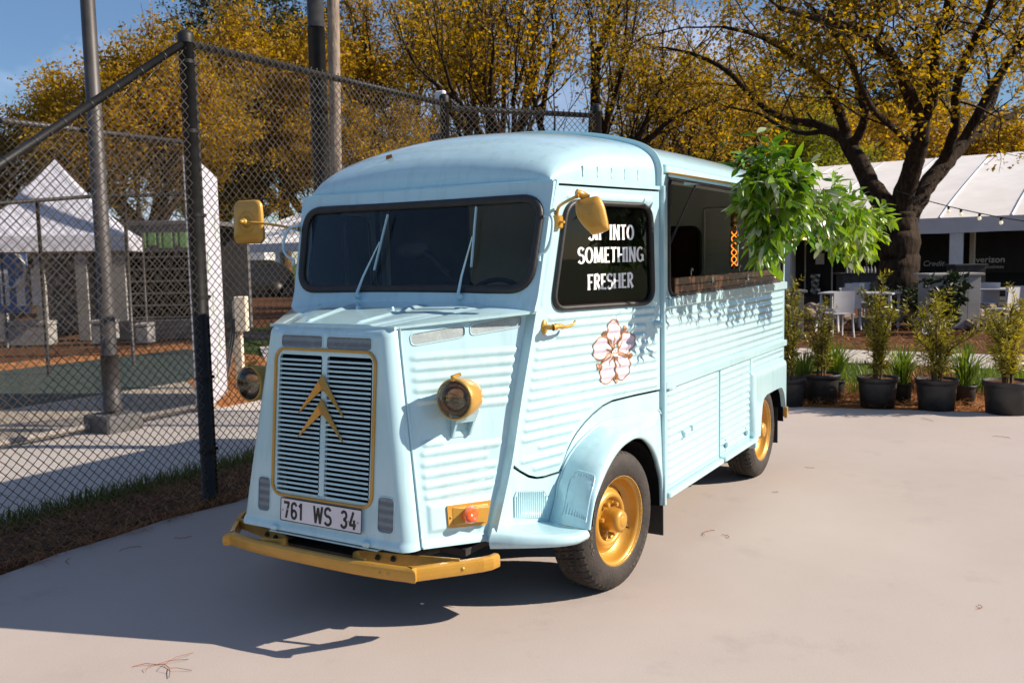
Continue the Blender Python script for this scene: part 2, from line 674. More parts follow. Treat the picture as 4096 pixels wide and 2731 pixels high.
def paint_mat(name, col, dirt, rust=True):
    """Old brushed-over car paint: faint mottling, tiny chips, soft gloss."""
    m, t, b = new_mat(name)
    lk = t.links.new
    tc = nd(t, 'ShaderNodeTexCoord')
    big = nd(t, 'ShaderNodeTexNoise', Scale=2.4, Detail=5.0, Roughness=0.6)
    rp = ramp(t, [(.36, tuple(c * .95 for c in col)), (.62, col)])
    lk(tc.outputs['Object'], big.inputs['Vector']); lk(big.outputs['Fac'], rp.inputs['Fac'])
    chip = nd(t, 'ShaderNodeTexNoise', Scale=34.0, Detail=5.0, Roughness=0.62)
    crp = ramp(t, [(.715, (0, 0, 0)), (.74, (1, 1, 1))])
    lk(tc.outputs['Object'], chip.inputs['Vector']); lk(chip.outputs['Fac'], crp.inputs['Fac'])
    mx = nd(t, 'ShaderNodeMix', data_type='RGBA')
    mx.inputs['B'].default_value = (*dirt, 1)
    smp = nd(t, 'ShaderNodeMapping'); smp.inputs['Scale'].default_value = (9, 9, .7)
    stk = nd(t, 'ShaderNodeTexNoise', Scale=2.2, Detail=5.0, Roughness=.6)
    srp = ramp(t, [(.50, (1, 1, 1)), (.74, (.86, .87, .86))])
    lk(tc.outputs['Object'], smp.inputs['Vector']); lk(smp.outputs['Vector'], stk.inputs['Vector']); lk(stk.outputs['Fac'], srp.inputs['Fac'])
    gr = nd(t, 'ShaderNodeMix', data_type='RGBA', blend_type='MULTIPLY'); gr.inputs['Factor'].default_value = 1.0
    lk(rp.outputs['Color'], gr.inputs['A']); lk(srp.outputs['Color'], gr.inputs['B'])
    sc = nd(t, 'ShaderNodeMath', operation='MULTIPLY'); sc.inputs[1].default_value = .6 if rust else 0.0
    lk(crp.outputs['Color'], sc.inputs[0]); lk(sc.outputs[0], mx.inputs['Factor'])
    lk(gr.outputs['Result'], mx.inputs['A']); lk(mx.outputs['Result'], b.inputs['Base Color'])
    b.inputs['Roughness'].default_value = 0.30
    b.inputs['Specular IOR Level'].default_value = 0.5
    b.inputs['Coat Weight'].default_value = 0.9
    b.inputs['Coat Roughness'].default_value = 0.07
    wav = nd(t, 'ShaderNodeTexNoise', Scale=5.0, Detail=2.0)
    fine = nd(t, 'ShaderNodeTexNoise', Scale=220.0, Detail=1.0)
    ad = nd(t, 'ShaderNodeMath', operation='MULTIPLY_ADD'); ad.inputs[1].default_value = 0.02
    lk(tc.outputs['Object'], wav.inputs['Vector']); lk(tc.outputs['Object'], fine.inputs['Vector'])
    lk(fine.outputs['Fac'], ad.inputs[0]); lk(wav.outputs['Fac'], ad.inputs[2])
    bp = nd(t, 'ShaderNodeBump', Strength=0.22, Distance=0.012)
    lk(ad.outputs[0], bp.inputs['Height']); lk(bp.outputs['Normal'], b.inputs['Normal'])
    return m


def glass_mat(name, tint, ior=1.5, rough=0.0, dirt=0.02):
    """Thin pane: tinted see-through plus a mirror-like surface."""
    m, t, b = new_mat(name)
    t.nodes.remove(b)
    out = t.nodes['Material Output']
    lk = t.links.new
    tr = nd(t, 'ShaderNodeBsdfTransparent'); tr.inputs['Color'].default_value = (*tint, 1)
    gl = nd(t, 'ShaderNodeBsdfGlossy'); gl.inputs['Roughness'].default_value = rough
    fr = nd(t, 'ShaderNodeFresnel', IOR=ior)
    mx = nd(t, 'ShaderNodeMixShader')
    lk(fr.outputs['Fac'], mx.inputs['Fac']); lk(tr.outputs[0], mx.inputs[1]); lk(gl.outputs[0], mx.inputs[2])
    df = nd(t, 'ShaderNodeBsdfDiffuse'); df.inputs['Color'].default_value = (.5, .5, .48, 1)
    m2 = nd(t, 'ShaderNodeMixShader'); m2.inputs['Fac'].default_value = dirt
    lk(mx.outputs[0], m2.inputs[1]); lk(df.outputs[0], m2.inputs[2])
    lk(m2.outputs[0], out.inputs['Surface'])
    return m


def leaf_mat(name, cols, trans=0.35, rough=0.55, spec=0.3):
    """Leaves: colour differs from leaf to leaf, some light passes through."""
    m, t, b = new_mat(name)
    lk = t.links.new
    g = nd(t, 'ShaderNodeNewGeometry')
    stops = [(i / max(1, len(cols) - 1), c) for i, c in enumerate(cols)]
    rp = ramp(t, stops)
    tc = nd(t, 'ShaderNodeTexCoord')
    nz = nd(t, 'ShaderNodeTexNoise', Scale=0.55, Detail=2.0)
    lk(tc.outputs['Object'], nz.inputs['Vector'])
    mr = nd(t, 'ShaderNodeMapRange'); mr.inputs['From Min'].default_value = .3; mr.inputs['From Max'].default_value = .7
    lk(nz.outputs['Fac'], mr.inputs['Value'])
    av = nd(t, 'ShaderNodeMath', operation='MULTIPLY_ADD'); av.inputs[1].default_value = .55
    hf = nd(t, 'ShaderNodeMath', operation='MULTIPLY'); hf.inputs[1].default_value = .45
    lk(mr.outputs['Result'], hf.inputs[0])
    lk(g.outputs['Random Per Island'], av.inputs[0]); lk(hf.outputs[0], av.inputs[2])
    lk(av.outputs[0], rp.inputs['Fac'])
    lk(rp.outputs['Color'], b.inputs['Base Color'])
    b.inputs['Roughness'].default_value = rough
    b.inputs['Specular IOR Level'].default_value = spec
    tl = nd(t, 'ShaderNodeBsdfTranslucent')
    hs = nd(t, 'ShaderNodeHueSaturation', Saturation=1.15, Value=1.25)
    lk(rp.outputs['Color'], hs.inputs['Color']); lk(hs.outputs['Color'], tl.inputs['Color'])
    mx = nd(t, 'ShaderNodeMixShader'); mx.inputs['Fac'].default_value = trans
    lk(b.outputs[0], mx.inputs[1]); lk(tl.outputs[0], mx.inputs[2])
    lk(mx.outputs[0], t.nodes['Material Output'].inputs['Surface'])
    return m


def bark_mat(name, c1, c2, sz=14.0):
    m, t, b = new_mat(name)
    lk = t.links.new
    tc = nd(t, 'ShaderNodeTexCoord')
    mp = nd(t, 'ShaderNodeMapping'); mp.inputs['Scale'].default_value = (1, 1, .28)
    vz = nd(t, 'ShaderNodeTexNoise', Scale=sz, Detail=6.0, Roughness=.65)
    rp = ramp(t, [(.34, c1), (.66, c2)])
    lk(tc.outputs['Object'], mp.inputs['Vector']); lk(mp.outputs['Vector'], vz.inputs['Vector']); lk(vz.outputs['Fac'], rp.inputs['Fac'])
    lk(rp.outputs['Color'], b.inputs['Base Color'])
    b.inputs['Roughness'].default_value = .9
    b.inputs['Specular IOR Level'].default_value = .15
    bp = nd(t, 'ShaderNodeBump', Strength=.9, Distance=.04)
    lk(vz.outputs['Fac'], bp.inputs['Height']); lk(bp.outputs['Normal'], b.inputs['Normal'])
    return m


def screen_mat(name, col, dark, scale):
    """Fine perforated mesh."""
    m, t, b = new_mat(name)
    lk = t.links.new
    tc = nd(t, 'ShaderNodeTexCoord')
    vo = nd(t, 'ShaderNodeTexVoronoi', Scale=scale); vo.feature = 'F1'; vo.inputs['Randomness'].default_value = .25
    rp = ramp(t, [(.32, dark), (.48, col)])
    nz = nd(t, 'ShaderNodeTexNoise', Scale=18.0, Detail=5.0)
    mx = nd(t, 'ShaderNodeMix', data_type='RGBA'); mx.inputs['B'].default_value = (*[c * 1.7 for c in col], 1)
    r2 = ramp(t, [(.5, (0, 0, 0)), (.75, (.25, .25, .25))])
    lk(tc.outputs['Object'], vo.inputs['Vector']); lk(vo.outputs['Distance'], rp.inputs['Fac'])
    lk(tc.outputs['Object'], nz.inputs['Vector']); lk(nz.outputs['Fac'], r2.inputs['Fac'])
    lk(r2.outputs['Color'], mx.inputs['Factor']); lk(rp.outputs['Color'], mx.inputs['A'])
    lk(mx.outputs['Result'], b.inputs['Base Color'])
    b.inputs['Roughness'].default_value = .5
    b.inputs['Metallic'].default_value = .2
    return m


def flat_mat(name, col, rough=.6, metal=0.0, spec=.5, emit=None, power=0.0):
    m, t, b = new_mat(name)
    b.inputs['Base Color'].default_value = (*col, 1)
    b.inputs['Roughness'].default_value = rough
    b.inputs['Metallic'].default_value = metal
    b.inputs['Specular IOR Level'].default_value = spec
    if emit:
        b.inputs['Emission Color'].default_value = (*emit, 1)
        b.inputs['Emission Strength'].default_value = power
    return m


def concrete_mat(name, c1, c2, dark, marks=()):
    """Brushed concrete: broad blotches, fine aggregate, faint stains and tyre scuffs."""
    m, t, b = new_mat(name)
    lk = t.links.new
    tc = nd(t, 'ShaderNodeTexCoord')
    a = nd(t, 'ShaderNodeTexNoise', Scale=.55, Detail=7.0, Roughness=.62)
    rp = ramp(t, [(.3, c1), (.7, c2)])
    lk(tc.outputs['Object'], a.inputs['Vector']); lk(a.outputs['Fac'], rp.inputs['Fac'])
    f = nd(t, 'ShaderNodeTexNoise', Scale=170.0, Detail=5.0, Roughness=.75)
    fr = ramp(t, [(.28, (.80, .80, .80)), (.5, (1.0, 1.0, 1.0)), (.72, (1.08, 1.08, 1.08))])
    lk(tc.outputs['Object'], f.inputs['Vector']); lk(f.outputs['Fac'], fr.inputs['Fac'])
    mu = nd(t, 'ShaderNodeMix', data_type='RGBA', blend_type='MULTIPLY'); mu.inputs['Factor'].default_value = 1.0
    lk(rp.outputs['Color'], mu.inputs['A']); lk(fr.outputs['Color'], mu.inputs['B'])
    s = nd(t, 'ShaderNodeTexNoise', Scale=1.7, Detail=9.0, Roughness=.72)
    sr = ramp(t, [(.56, (0, 0, 0)), (.74, (.5, .5, .5))])
    lk(tc.outputs['Object'], s.inputs['Vector']); lk(s.outputs['Fac'], sr.inputs['Fac'])
    mx = nd(t, 'ShaderNodeMix', data_type='RGBA'); mx.inputs['B'].default_value = (*dark, 1)
    lk(sr.outputs['Color'], mx.inputs['Factor']); lk(mu.outputs['Result'], mx.inputs['A'])
    last = mx.outputs['Result']
    for (cx, cy, R_, wd, k) in marks:
        ds = nd(t, 'ShaderNodeVectorMath', operation='DISTANCE'); ds.inputs[1].default_value = (cx, cy, 0)
        sb = nd(t, 'ShaderNodeMath', operation='SUBTRACT'); sb.inputs[1].default_value = R_
        ab = nd(t, 'ShaderNodeMath', operation='ABSOLUTE')
        mrk = nd(t, 'ShaderNodeMapRange', interpolation_type='SMOOTHSTEP'); mrk.inputs['From Min'].default_value = wd * .4; mrk.inputs['From Max'].default_value = wd
        mrk.inputs['To Min'].default_value = k; mrk.inputs['To Max'].default_value = 0.0
        ml = nd(t, 'ShaderNodeMath', operation='MULTIPLY')
        lk(tc.outputs['Object'], ds.inputs[0]); lk(ds.outputs['Value'], sb.inputs[0]); lk(sb.outputs[0], ab.inputs[0]); lk(ab.outputs[0], mrk.inputs['Value'])
        lk(mrk.outputs['Result'], ml.inputs[0]); lk(s.outputs['Fac'], ml.inputs[1])
        mm = nd(t, 'ShaderNodeMix', data_type='RGBA'); mm.inputs['B'].default_value = (*[c * .55 for c in dark], 1)
        lk(ml.outputs[0], mm.inputs['Factor']); lk(last, mm.inputs['A']); last = mm.outputs['Result']
    lk(last, b.inputs['Base Color'])
    b.inputs['Roughness'].default_value = .88
    b.inputs['Specular IOR Level'].default_value = .25
    bp = nd(t, 'ShaderNodeBump', Strength=.35, Distance=.004)
    lk(f.outputs['Fac'], bp.inputs['Height']); lk(bp.outputs['Normal'], b.inputs['Normal'])
    return m


def wood_mat(name, c1, c2, axis_scale=(1.2, 22, 22)):
    m, t, b = new_mat(name)
    lk = t.links.new
    tc = nd(t, 'ShaderNodeTexCoord')
    mp = nd(t, 'ShaderNodeMapping'); mp.inputs['Scale'].default_value = axis_scale
    nz = nd(t, 'ShaderNodeTexNoise', Scale=3.0, Detail=6.0, Roughness=.6)
    rp = ramp(t, [(.3, c1), (.7, c2)])
    lk(tc.outputs['Object'], mp.inputs['Vector']); lk(mp.outputs['Vector'], nz.inputs['Vector']); lk(nz.outputs['Fac'], rp.inputs['Fac'])
    lk(rp.outputs['Color'], b.inputs['Base Color'])
    b.inputs['Roughness'].default_value = .35
    b.inputs['Coat Weight'].default_value = .3
    return m


MT = {}
MT['paint'] = paint_mat('van_paint', (.45, .665, .72), (.20, .12, .07))
MT['paint_in'] = noisy('van_inside', (.48, .53, .48), (.56, .61, .55), 3, .5)
MT['gold'] = noisy('gold_paint', (.49, .25, .028), (.55, .29, .04), 9, .34, .25, .10, 160, coat=.4, rough2=.45)
MT['gold_dull'] = noisy('worn_gold', (.40, .24, .05), (.50, .31, .08), 12, .42, .35, .15, 120)
MT['rubber'] = noisy('black_rubber', (.012, .011, .011), (.022, .020, .019), 20, .5, 0, .1, 80)
MT['tyre'] = noisy('tyre_rubber', (.016, .013, .011), (.040, .031, .025), 9, .72, 0, .35, 90)
MT['tyre_print'] = flat_mat('tyre_lettering', (.095, .08, .065), .7)
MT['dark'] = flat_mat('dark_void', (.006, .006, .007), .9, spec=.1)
MT['black'] = noisy('black_metal', (.018, .018, .019), (.035, .034, .034), 14, .45, .2, .1, 90)
MT['under'] = noisy('underbody', (.012, .011, .010), (.035, .030, .026), 6, .85)
MT['screen_front'] = screen_mat('vent_mesh_front', (.20, .24, .27), (.03, .035, .04), 300)
MT['screen_side'] = screen_mat('vent_mesh_side', (.38, .44, .44), (.10, .11, .11), 300)
MT['glass_ws'] = glass_mat('windscreen_glass', (.84, .86, .86), 1.28, 0.0, .002)
MT['glass_side'] = glass_mat('side_glass', (.78, .80, .78), 1.5, 0.0, .003)
MT['lens'] = glass_mat('lamp_lens', (.80, .68, .52), 1.5, .02, .015)
MT['amber'] = flat_mat('amber_plastic', (.80, .10, .01), .18, spec=.6)
MT['amber'].node_tree.nodes['Principled BSDF'].inputs['Coat Weight'].default_value = .5
MT['reflector'] = noisy('lamp_reflector', (.34, .27, .20), (.66, .58, .48), 26, .16, .9)
MT['plate'] = noisy('plate_white', (.66, .63, .66), (.74, .71, .74), 8, .4)
MT['ink'] = flat_mat('plate_black', (.012, .012, .012), .45)
MT['white_vinyl'] = flat_mat('white_vinyl', (.86, .86, .87), .45)
MT['petal'] = flat_mat('petal_vinyl', (.60, .53, .60), .45)
MT['bronze'] = flat_mat('bronze_vinyl', (.30, .13, .045), .4)
MT['wood'] = wood_mat('dark_wood', (.035, .013, .006), (.115, .045, .020), (16, .8, 16))
MT['steel'] = noisy('steel', (.35, .35, .34), (.55, .54, .52), 30, .35, .9)
MT['bulb'] = glass_mat('bulb_glass', (.92, .62, .30), 1.45, .0, .0)
MT['filament'] = flat_mat('glowing_filament', (.9, .30, .05), .5, emit=(1, .30, .06), power=2.4)
MT['filament_far'] = flat_mat('warm_bulb', (.95, .75, .45), .5, emit=(1, .62, .28), power=2.2)
MT['brass'] = noisy('brass', (.22, .13, .05), (.36, .23, .10), 20, .35, .9)
MT['concrete'] = concrete_mat('drive_concrete', (.41, .350, .315), (.465, .402, .364), (.31, .262, .238))
MT['walk'] = concrete_mat('walk_concrete', (.44, .39, .35), (.52, .47, .42), (.32, .28, .25))
MT['soil'] = noisy('brown_mulch', (.045, .020, .010), (.14, .062, .028), 9, .95, 0, .9, 30, spec=.1)
MT['straw'] = noisy('pine_straw', (.24, .095, .030), (.46, .20, .075), 14, .95, 0, 1.0, 45, spec=.1)
MT['turf'] = noisy('turf_soil', (.030, .050, .012), (.085, .115, .028), 7, .95, 0, .9, 40, spec=.1)
MT['court'] = noisy('court_green', (.016, .030, .024), (.030, .050, .040), 5, .85, 0, .2, 90)
MT['court_tan'] = noisy('court_tan', (.30, .25, .19), (.38, .32, .25), 4, .85, 0, .2, 90)
MT['grass'] = leaf_mat('grass_blades', [(.035, .060, .010), (.09, .13, .02), (.20, .22, .045)], .3)
MT['dry'] = leaf_mat('dry_needles', [(.15, .06, .02), (.34, .15, .05), (.46, .23, .09)], .1)
MT['oak_gold'] = leaf_mat('oak_leaves_gold', [(.10, .068, .010), (.27, .165, .016), (.45, .275, .026), (.62, .39, .05)], .6)
MT['oak_olive'] = leaf_mat('oak_leaves_olive', [(.075, .055, .010), (.20, .13, .016), (.37, .235, .026), (.52, .33, .045)], .58)
MT['oak_green'] = leaf_mat('leaves_green', [(.04, .055, .010), (.12, .14, .018), (.26, .26, .03), (.44, .36, .05)], .5)
MT['pine'] = leaf_mat('pine_needles', [(.010, .018, .008), (.030, .040, .012), (.06, .065, .02)], .2)
MT['bark'] = bark_mat('oak_bark', (.010, .006, .004), (.052, .034, .021))
MT['bark_thin'] = bark_mat('branch_bark', (.045, .027, .013), (.17, .105, .052))
MT['bark_palm'] = bark_mat('palm_bark', (.14, .105, .08), (.34, .275, .225), 9)
MT['garland'] = leaf_mat('garland_leaves', [(.025, .075, .010), (.075, .17, .016), (.22, .34, .028), (.40, .49, .075)], .42, .3, .55)
MT['garland_pale'] = leaf_mat('garland_pale_leaves', [(.30, .36, .20), (.52, .55, .36)], .3, .35, .5)
MT['stem'] = flat_mat('green_stem', (.22, .22, .05), .6)
MT['shrub'] = leaf_mat('shrub_leaves', [(.030, .036, .006), (.12, .12, .015), (.33, .29, .035), (.60, .50, .09)], .35, .4, .45)
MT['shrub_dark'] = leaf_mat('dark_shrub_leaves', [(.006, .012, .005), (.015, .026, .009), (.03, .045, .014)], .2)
MT['bladegreen'] = leaf_mat('long_blades', [(.05, .10, .012), (.14, .22, .03), (.33, .36, .09)], .35, .45, .4)
MT['pot'] = noisy('black_pot', (.014, .014, .015), (.060, .056, .052), 5, .55, 0, .25, 50, p0=.42, p1=.8)
MT['pole'] = noisy('dark_pole', (.042, .037, .036), (.062, .055, .053), 6, .5, .1, .08, 120)
MT['fence'] = noisy('fence_black', (.010, .0095, .0095), (.020, .019, .018), 12, .5, .0, .12, 90, spec=.3)
MT['wire'] = flat_mat('fence_wire', (.085, .069, .053), .32, .3, .6)
MT['wire_far'] = flat_mat('far_fence_wire', (.13, .108, .085), .4, .3, .5)
MT['tent'] = noisy('tent_canvas', (.74, .70, .66), (.82, .79, .75), 1.2, .7, 0, .15, 6)
MT['white_shaded'] = noisy('shade_tinted_white', (.42, .42, .48), (.48, .48, .54), 2, .7)  # white cloth and board, lavender shade put into the colour
MT['tent_trim'] = noisy('tent_valance', (.56, .56, .62), (.64, .64, .70), 2, .7)
MT['banner'] = noisy('black_banner', (.008, .008, .009), (.016, .016, .017), 3, .7)
MT['banner_ink'] = flat_mat('banner_white', (.72, .72, .72), .6)
MT['white'] = noisy('white_plastic', (.60, .60, .62), (.70, .70, .71), 5, .5)
MT['grey'] = noisy('grey_board', (.085, .082, .082), (.13, .125, .125), 4, .7)  # darkened to put shade into the pavilion; also plain dark grey fittings
MT['chair'] = noisy('shaded_white_plastic', (.36, .36, .39), (.44, .44, .46), 5, .5)  # white plastic, greyed to stand for the shade of the tree canopy
MT['greyl'] = noisy('pale_grey_wall', (.24, .23, .225), (.31, .30, .29), 2.5, .8)
MT['post_wood'] = noisy('pale_post', (.58, .50, .38), (.70, .62, .50), 10, .8)
MT['stone'] = noisy('field_stone', (.17, .13, .10), (.34, .27, .21), 9, .9, 0, .5, 25)
MT['violet'] = flat_mat('violet_petals', (.34, .16, .52), .6)
MT['print_green'] = flat_mat('green_print', (.16, .34, .10), .6)
MT['pale_green'] = flat_mat('pale_green_streak', (.46, .58, .36), .6)
MT['print_blue'] = flat_mat('blue_print', (.08, .15, .33), .6)
MT['interior_dark'] = noisy('cab_inside', (.02, .022, .026), (.04, .042, .048), 5, .7)
MT['rust_leaf'] = flat_mat('rust_leaf', (.28, .07, .015), .7)
MT['car'] = flat_mat('dark_car_paint', (.015, .016, .018), .15)
MT['bulbwhite'] = flat_mat('frosted_bulb', (.85, .75, .6), .3, emit=(1, .8, .5), power=.35)
# ------------------------------------------------------------------ the van
XS, DM, YB = 0.954, 0.24, 0.532
_dn = math.sqrt(1 + DM * DM)


def side_map(s=1):
    return lambda u, v, h: (s * (XS + h), u + 0 * h, v + 0 * h)


def door_map(s=1):
    return lambda u, v, h: (s * (XS - DM * (YB - u) + h / _dn), u - h * DM / _dn, v + 0 * h)


NF0, NF1 = np.array((.505, -1.011, .435)), np.array((.358, -.931, 1.342))
NP0, NP1 = np.array((.615, -.70, .40)), np.array((.685, -.415, 1.385))


def nose_map(sg=1):
    def f(s, t, h):
        s = np.asarray(s, float); t = np.asarray(t, float); h = np.asarray(h, float)
        P = [(1 - s) * ((1 - t) * NF0[k] + t * NF1[k]) + s * ((1 - t) * NP0[k] + t * NP1[k]) for k in range(3)]
        ds = [(1 - t) * (NP0[k] - NF0[k]) + t * (NP1[k] - NF1[k]) for k in range(3)]
        dt = [(1 - s) * (NF1[k] - NF0[k]) + s * (NP1[k] - NP0[k]) for k in range(3)]
        n = [ds[1] * dt[2] - ds[2] * dt[1], ds[2] * dt[0] - ds[0] * dt[2], ds[0] * dt[1] - ds[1] * dt[0]]
        q = np.sqrt(n[0] ** 2 + n[1] ** 2 + n[2] ** 2)
        n = [c / q for c in n]
        return sg * (P[0] + n[0] * h), P[1] + n[1] * h, P[2] + n[2] * h
    return f


def screen_map():
    """Windscreen panel: u = x, v = z."""
    return lambda u, v, h: (u + 0 * h, -.433 + .233 * (v - 1.471) + .02 * (np.abs(u) / .75) ** 2.5 - h, v + 0 * h)


GY = lambda z: -1.068 + .0971 * (z - .584)


def grille_map():
    return lambda u, v, h: (u + 0 * h, GY(v) - h, v + 0 * h)


VAN = thing('food_truck', 'pale aqua vintage panel van with gold trim, parked on the concrete', 'van', (0, 1.2, 0))
P = MT['paint']


def vpart(name, mb, mat=P, parent=VAN, smooth=True):
    return obj(name, mb, mat, parent, smooth)


def mpart(name, fn, mat=P, smooth=True):
    """Builds the same part on both sides."""
    return [vpart(name, fn(s), mat, VAN, smooth) for s in (1, -1)]


# ---- load body sides -------------------------------------------------
sm = side_map(1)
hatch = rrect(.640, 2.985, 1.412, 2.028, .055, 6)
us = lin(.548, 3.04, .02)
vs = np.r_[np.arange(.945, 1.36, .0056), lin(1.36, 2.055, .0174)]
ribs = [rib(.575, 3.02, .985 + .0445 * k, .0155, .0085) for k in range(8)]
ribs += [(.588, 1.425, .588, 1.975, .026, .014)]
vpart('side_panel', sheet(us, vs, sm, ribs, rrect(.548, 3.04, .945, 2.055, .004, 1), [hatch], .02))
# blank right-hand side, ribbed all over
us = lin(.548, 3.04, .06)
vs = np.r_[np.arange(.36, 1.36, .0074), lin(1.36, 2.055, .03)]
vpart('side_panel', sheet(us, vs, side_map(-1), [rib(.575, 3.02, .40 + .0445 * k, .0155, .0085) for k in range(21)], None, (), .02))
# lower frame behind the locker doors
vpart('locker_frame', MB().box((XS - .03, .548, .335), (XS - .008, 2.30, .93)))
# locker doors
for (y0, y1) in ((.604, 1.470), (1.520, 2.158)):
    us = np.r_[lin(y0, y0 + .06, .006), lin(y0 + .08, y1 - .08, .05), lin(y1 - .06, y1, .006)]
    vs = np.arange(.352, .905, .0056)
    rb = [rib(y0 + .008, y1 - .016, .385 + .0445 * k, .0155, .0095) for k in range(12)]
    ld = vpart('locker_door', sheet(us, vs, sm, rb, rrect(y0, y1, .352, .903, .006, 2), (), .016))
    if y0 < 1:
        # pull, hasp
        lat = MB().bbox((XS, .835, .612), (XS + .014, .985, .640), .003)
        lat.bbox((XS, .830, .598), (XS + .024, .868, .634), .004).bbox((XS, .955, .618), (XS + .024, .988, .652), .004)
        vpart('latch', lat, P, ld)
        vpart('hinge', MB().tube([(XS + .012, .60, .905), (XS + .012, .70, .905)], .008, 8), P, ld)
    else:
        for yy in (1.60, 2.04):
            vpart('latch', MB().bbox((XS, yy, .372), (XS + .012, yy + .035, .450), .003).bbox((XS + .008, yy - .008, .40), (XS + .026, yy + .03, .43), .003), P, ld)
# waist rail, counter rail, gutter, sills, corner post
for nm, a, b in (('waist_rail', (XS - .004, .556, .909), (XS + .022, 3.070, .956)),
                 ('counter_rail', (XS - .004, .556, 1.343), (XS + .020, 3.070, 1.401)),
                 ('roof_gutter', (XS - .02, .570, 2.052), (XS + .016, 3.055, 2.096)),
                 ('sill', (XS - .05, .575, .314), (XS + .032, 1.498, .347)),
                 ('sill', (XS - .05, 1.520, .318), (XS + .040, 2.236, .350))):
    for s in (1, -1):
        if s == 1:
            vpart(nm, MB().bbox(a, b, .006))
        else:
            vpart(nm, MB().bbox((-b[0], a[1], a[2]), (-a[0], b[1], b[2]), .006))
vpart('rail_latch', MB().bbox((XS + .018, .585, 1.352), (XS + .030, .745, 1.392), .003).bbox((XS + .028, .60, 1.350), (XS + .040, .66, 1.394), .003))
vpart('corner_post', MB().bbox((XS - .05, 3.00, .62), (XS + .004, 3.055, 2.06), .008))
# rear quarter panels with beads
for s in (1, -1):
    us = lin(2.175, 3.045, .0145); vs = np.arange(.60, .912, .0056)
    vpart('quarter_panel', sheet(us, vs, side_map(s), [rib(2.20, 3.02, z, .0155, .0095) for z in (.888, .8435)], None, (), .02))
    # rear wings: squared blister with a wheel arch
    outl = [(2.297, .346), (2.320, .47), (2.345, .56), (2.385, .600), (2.448, .616), (2.65, .619), (2.81, .618), (2.879, .606), (2.937, .551), (2.975, .47), (2.998, .41),
            (3.020, .41), (3.022, .60)] + [(2.955 + .066 * math.cos(a), .752 + .066 * math.sin(a)) for a in np.linspace(0, math.pi / 2, 8)] + \
           [(2.165 + .04 * math.cos(a), .778 + .04 * math.sin(a)) for a in np.linspace(math.pi / 2, math.pi, 6)] + [(2.135, .60), (2.165, .40), (2.185, .346)]
    us = lin(2.12, 3.03, .0105); vs = lin(.34, .83, .0105)

    def bulge(U, V):
        d1 = np.clip((U - (2.135 + np.where(V < .6, (.6 - V) * .15, 0))) / .055, 0, 1)
        d2 = np.clip((.818 - V) / .055, 0, 1)
        d3 = np.clip((3.022 - U) / .03, 0, 1)
        k = np.minimum(np.minimum(d1, d2), d3)
        return .042 * np.sqrt(np.clip(1 - (1 - k) ** 2, 0, 1)) - .004
    vpart('rear_wing', sheet(us, vs, side_map(s), (), outl, (), .035, bulge))
    # inner arch
    a = MB()
    pts = [(2.20, .33), (2.22, .60), (2.40, .72), (2.75, .72), (2.96, .62), (3.0, .33)]
    n = len(pts)
    a.add([(s * .97, y, z) for y, z in pts] + [(s * .55, y, z) for y, z in pts], [(i, i + 1, n + i + 1, n + i) for i in range(n - 1)], True)
    a.add([(s * .55, y, z) for y, z in pts], [tuple(range(n))], True)
    vpart('wheel_housing', a, MT['dark'])
vpart('tow_flap', MB().bbox((XS - .03, 2.19, .275), (XS + .035, 2.235, .330), .005))

# ---- roof ------------------------------------------------------------
SEC = [(.938, 2.040), (.934, 2.075), (.922, 2.112), (.897, 2.148), (.845, 2.186), (.770, 2.216), (.630, 2.252), (.437, 2.284), (.22, 2.304), (0, 2.311)]
sec = [tuple(p) for p in smooth_line(SEC, 4)]
full = [(x, z) for x, z in sec] + [(-x, z) for x, z in sec[-2::-1]]
ys = list(lin(.546, 3.05, .2)); n = len(full)
r = MB()
r.add([(x, y, z + .012 * math.sin(math.pi * (y - .546) / 2.5)) for y in ys for x, z in full],
      [(i * n + k, i * n + k + 1, (i + 1) * n + k + 1, (i + 1) * n + k) for i in range(len(ys) - 1) for k in range(n - 1)])
vpart('roof', r)
bk = MB()
bp = [(x, z) for x, z in full] + [(-XS + .03, 2.0), (-XS + .03, .40), (XS - .03, .40), (XS - .03, 2.0)]
m_ = len(bp)
bk.add([(x, 3.025, z) for x, z in bp] + [(x, 3.05, z) for x, z in bp], [tuple(range(m_)), tuple(range(m_, 2 * m_))[::-1]] + [(i, (i + 1) % m_, m_ + (i + 1) % m_, m_ + i) for i in range(m_)], True)
vpart('rear_wall', bk)


def cab_section(y):
    """Half cross-section of the cab roof at y: (x, z) from gutter to crown."""
    eta = (.532 - y) / (.532 + .262)
    eta = min(max(eta, 0), 1)
    g = (1 - eta ** 2.35) ** (1 / 2.0) if eta < 1 else 0.0
    W = (XS - DM * (YB - y)) - .018 - .035 * max(0, eta - .55) ** 2 * 2
    out = []
    for x, z in sec:
        zz = (z - 2.040) / .271
        # flatten towards the windscreen, keep the shoulder
        out.append((x / .938 * W, 1.978 + (.062 + .271 * zz) * g if g > 0 else 1.978))
    out = [(W * 1.0, 1.974)] + out
    return out


ys = [-.262 + .794 * (1 - math.cos(math.pi / 2 * k / 26)) for k in range(27)]
rows = []
for y in ys:
    h = cab_section(y)
    rows.append([(x, y, z) for x, z in h] + [(-x, y, z) for x, z in h[-2::-1]])
r = MB(); n = len(rows[0])
r.add([p for row in rows for p in row], [(i * n + k, i * n + k + 1, (i + 1) * n + k + 1, (i + 1) * n + k) for i in range(len(rows) - 1) for k in range(n - 1)])
# pressed marks low on the sides
croof = vpart('cab_roof', r)
for k in range(5):
    y = -.05 + .105 * k
    x = XS - DM * (YB - y) - .020
    vpart('pressed_mark', MB().tube([(x, y, 2.005), (x - .001, y, 2.055)], [.006, .004], 6), P, croof)
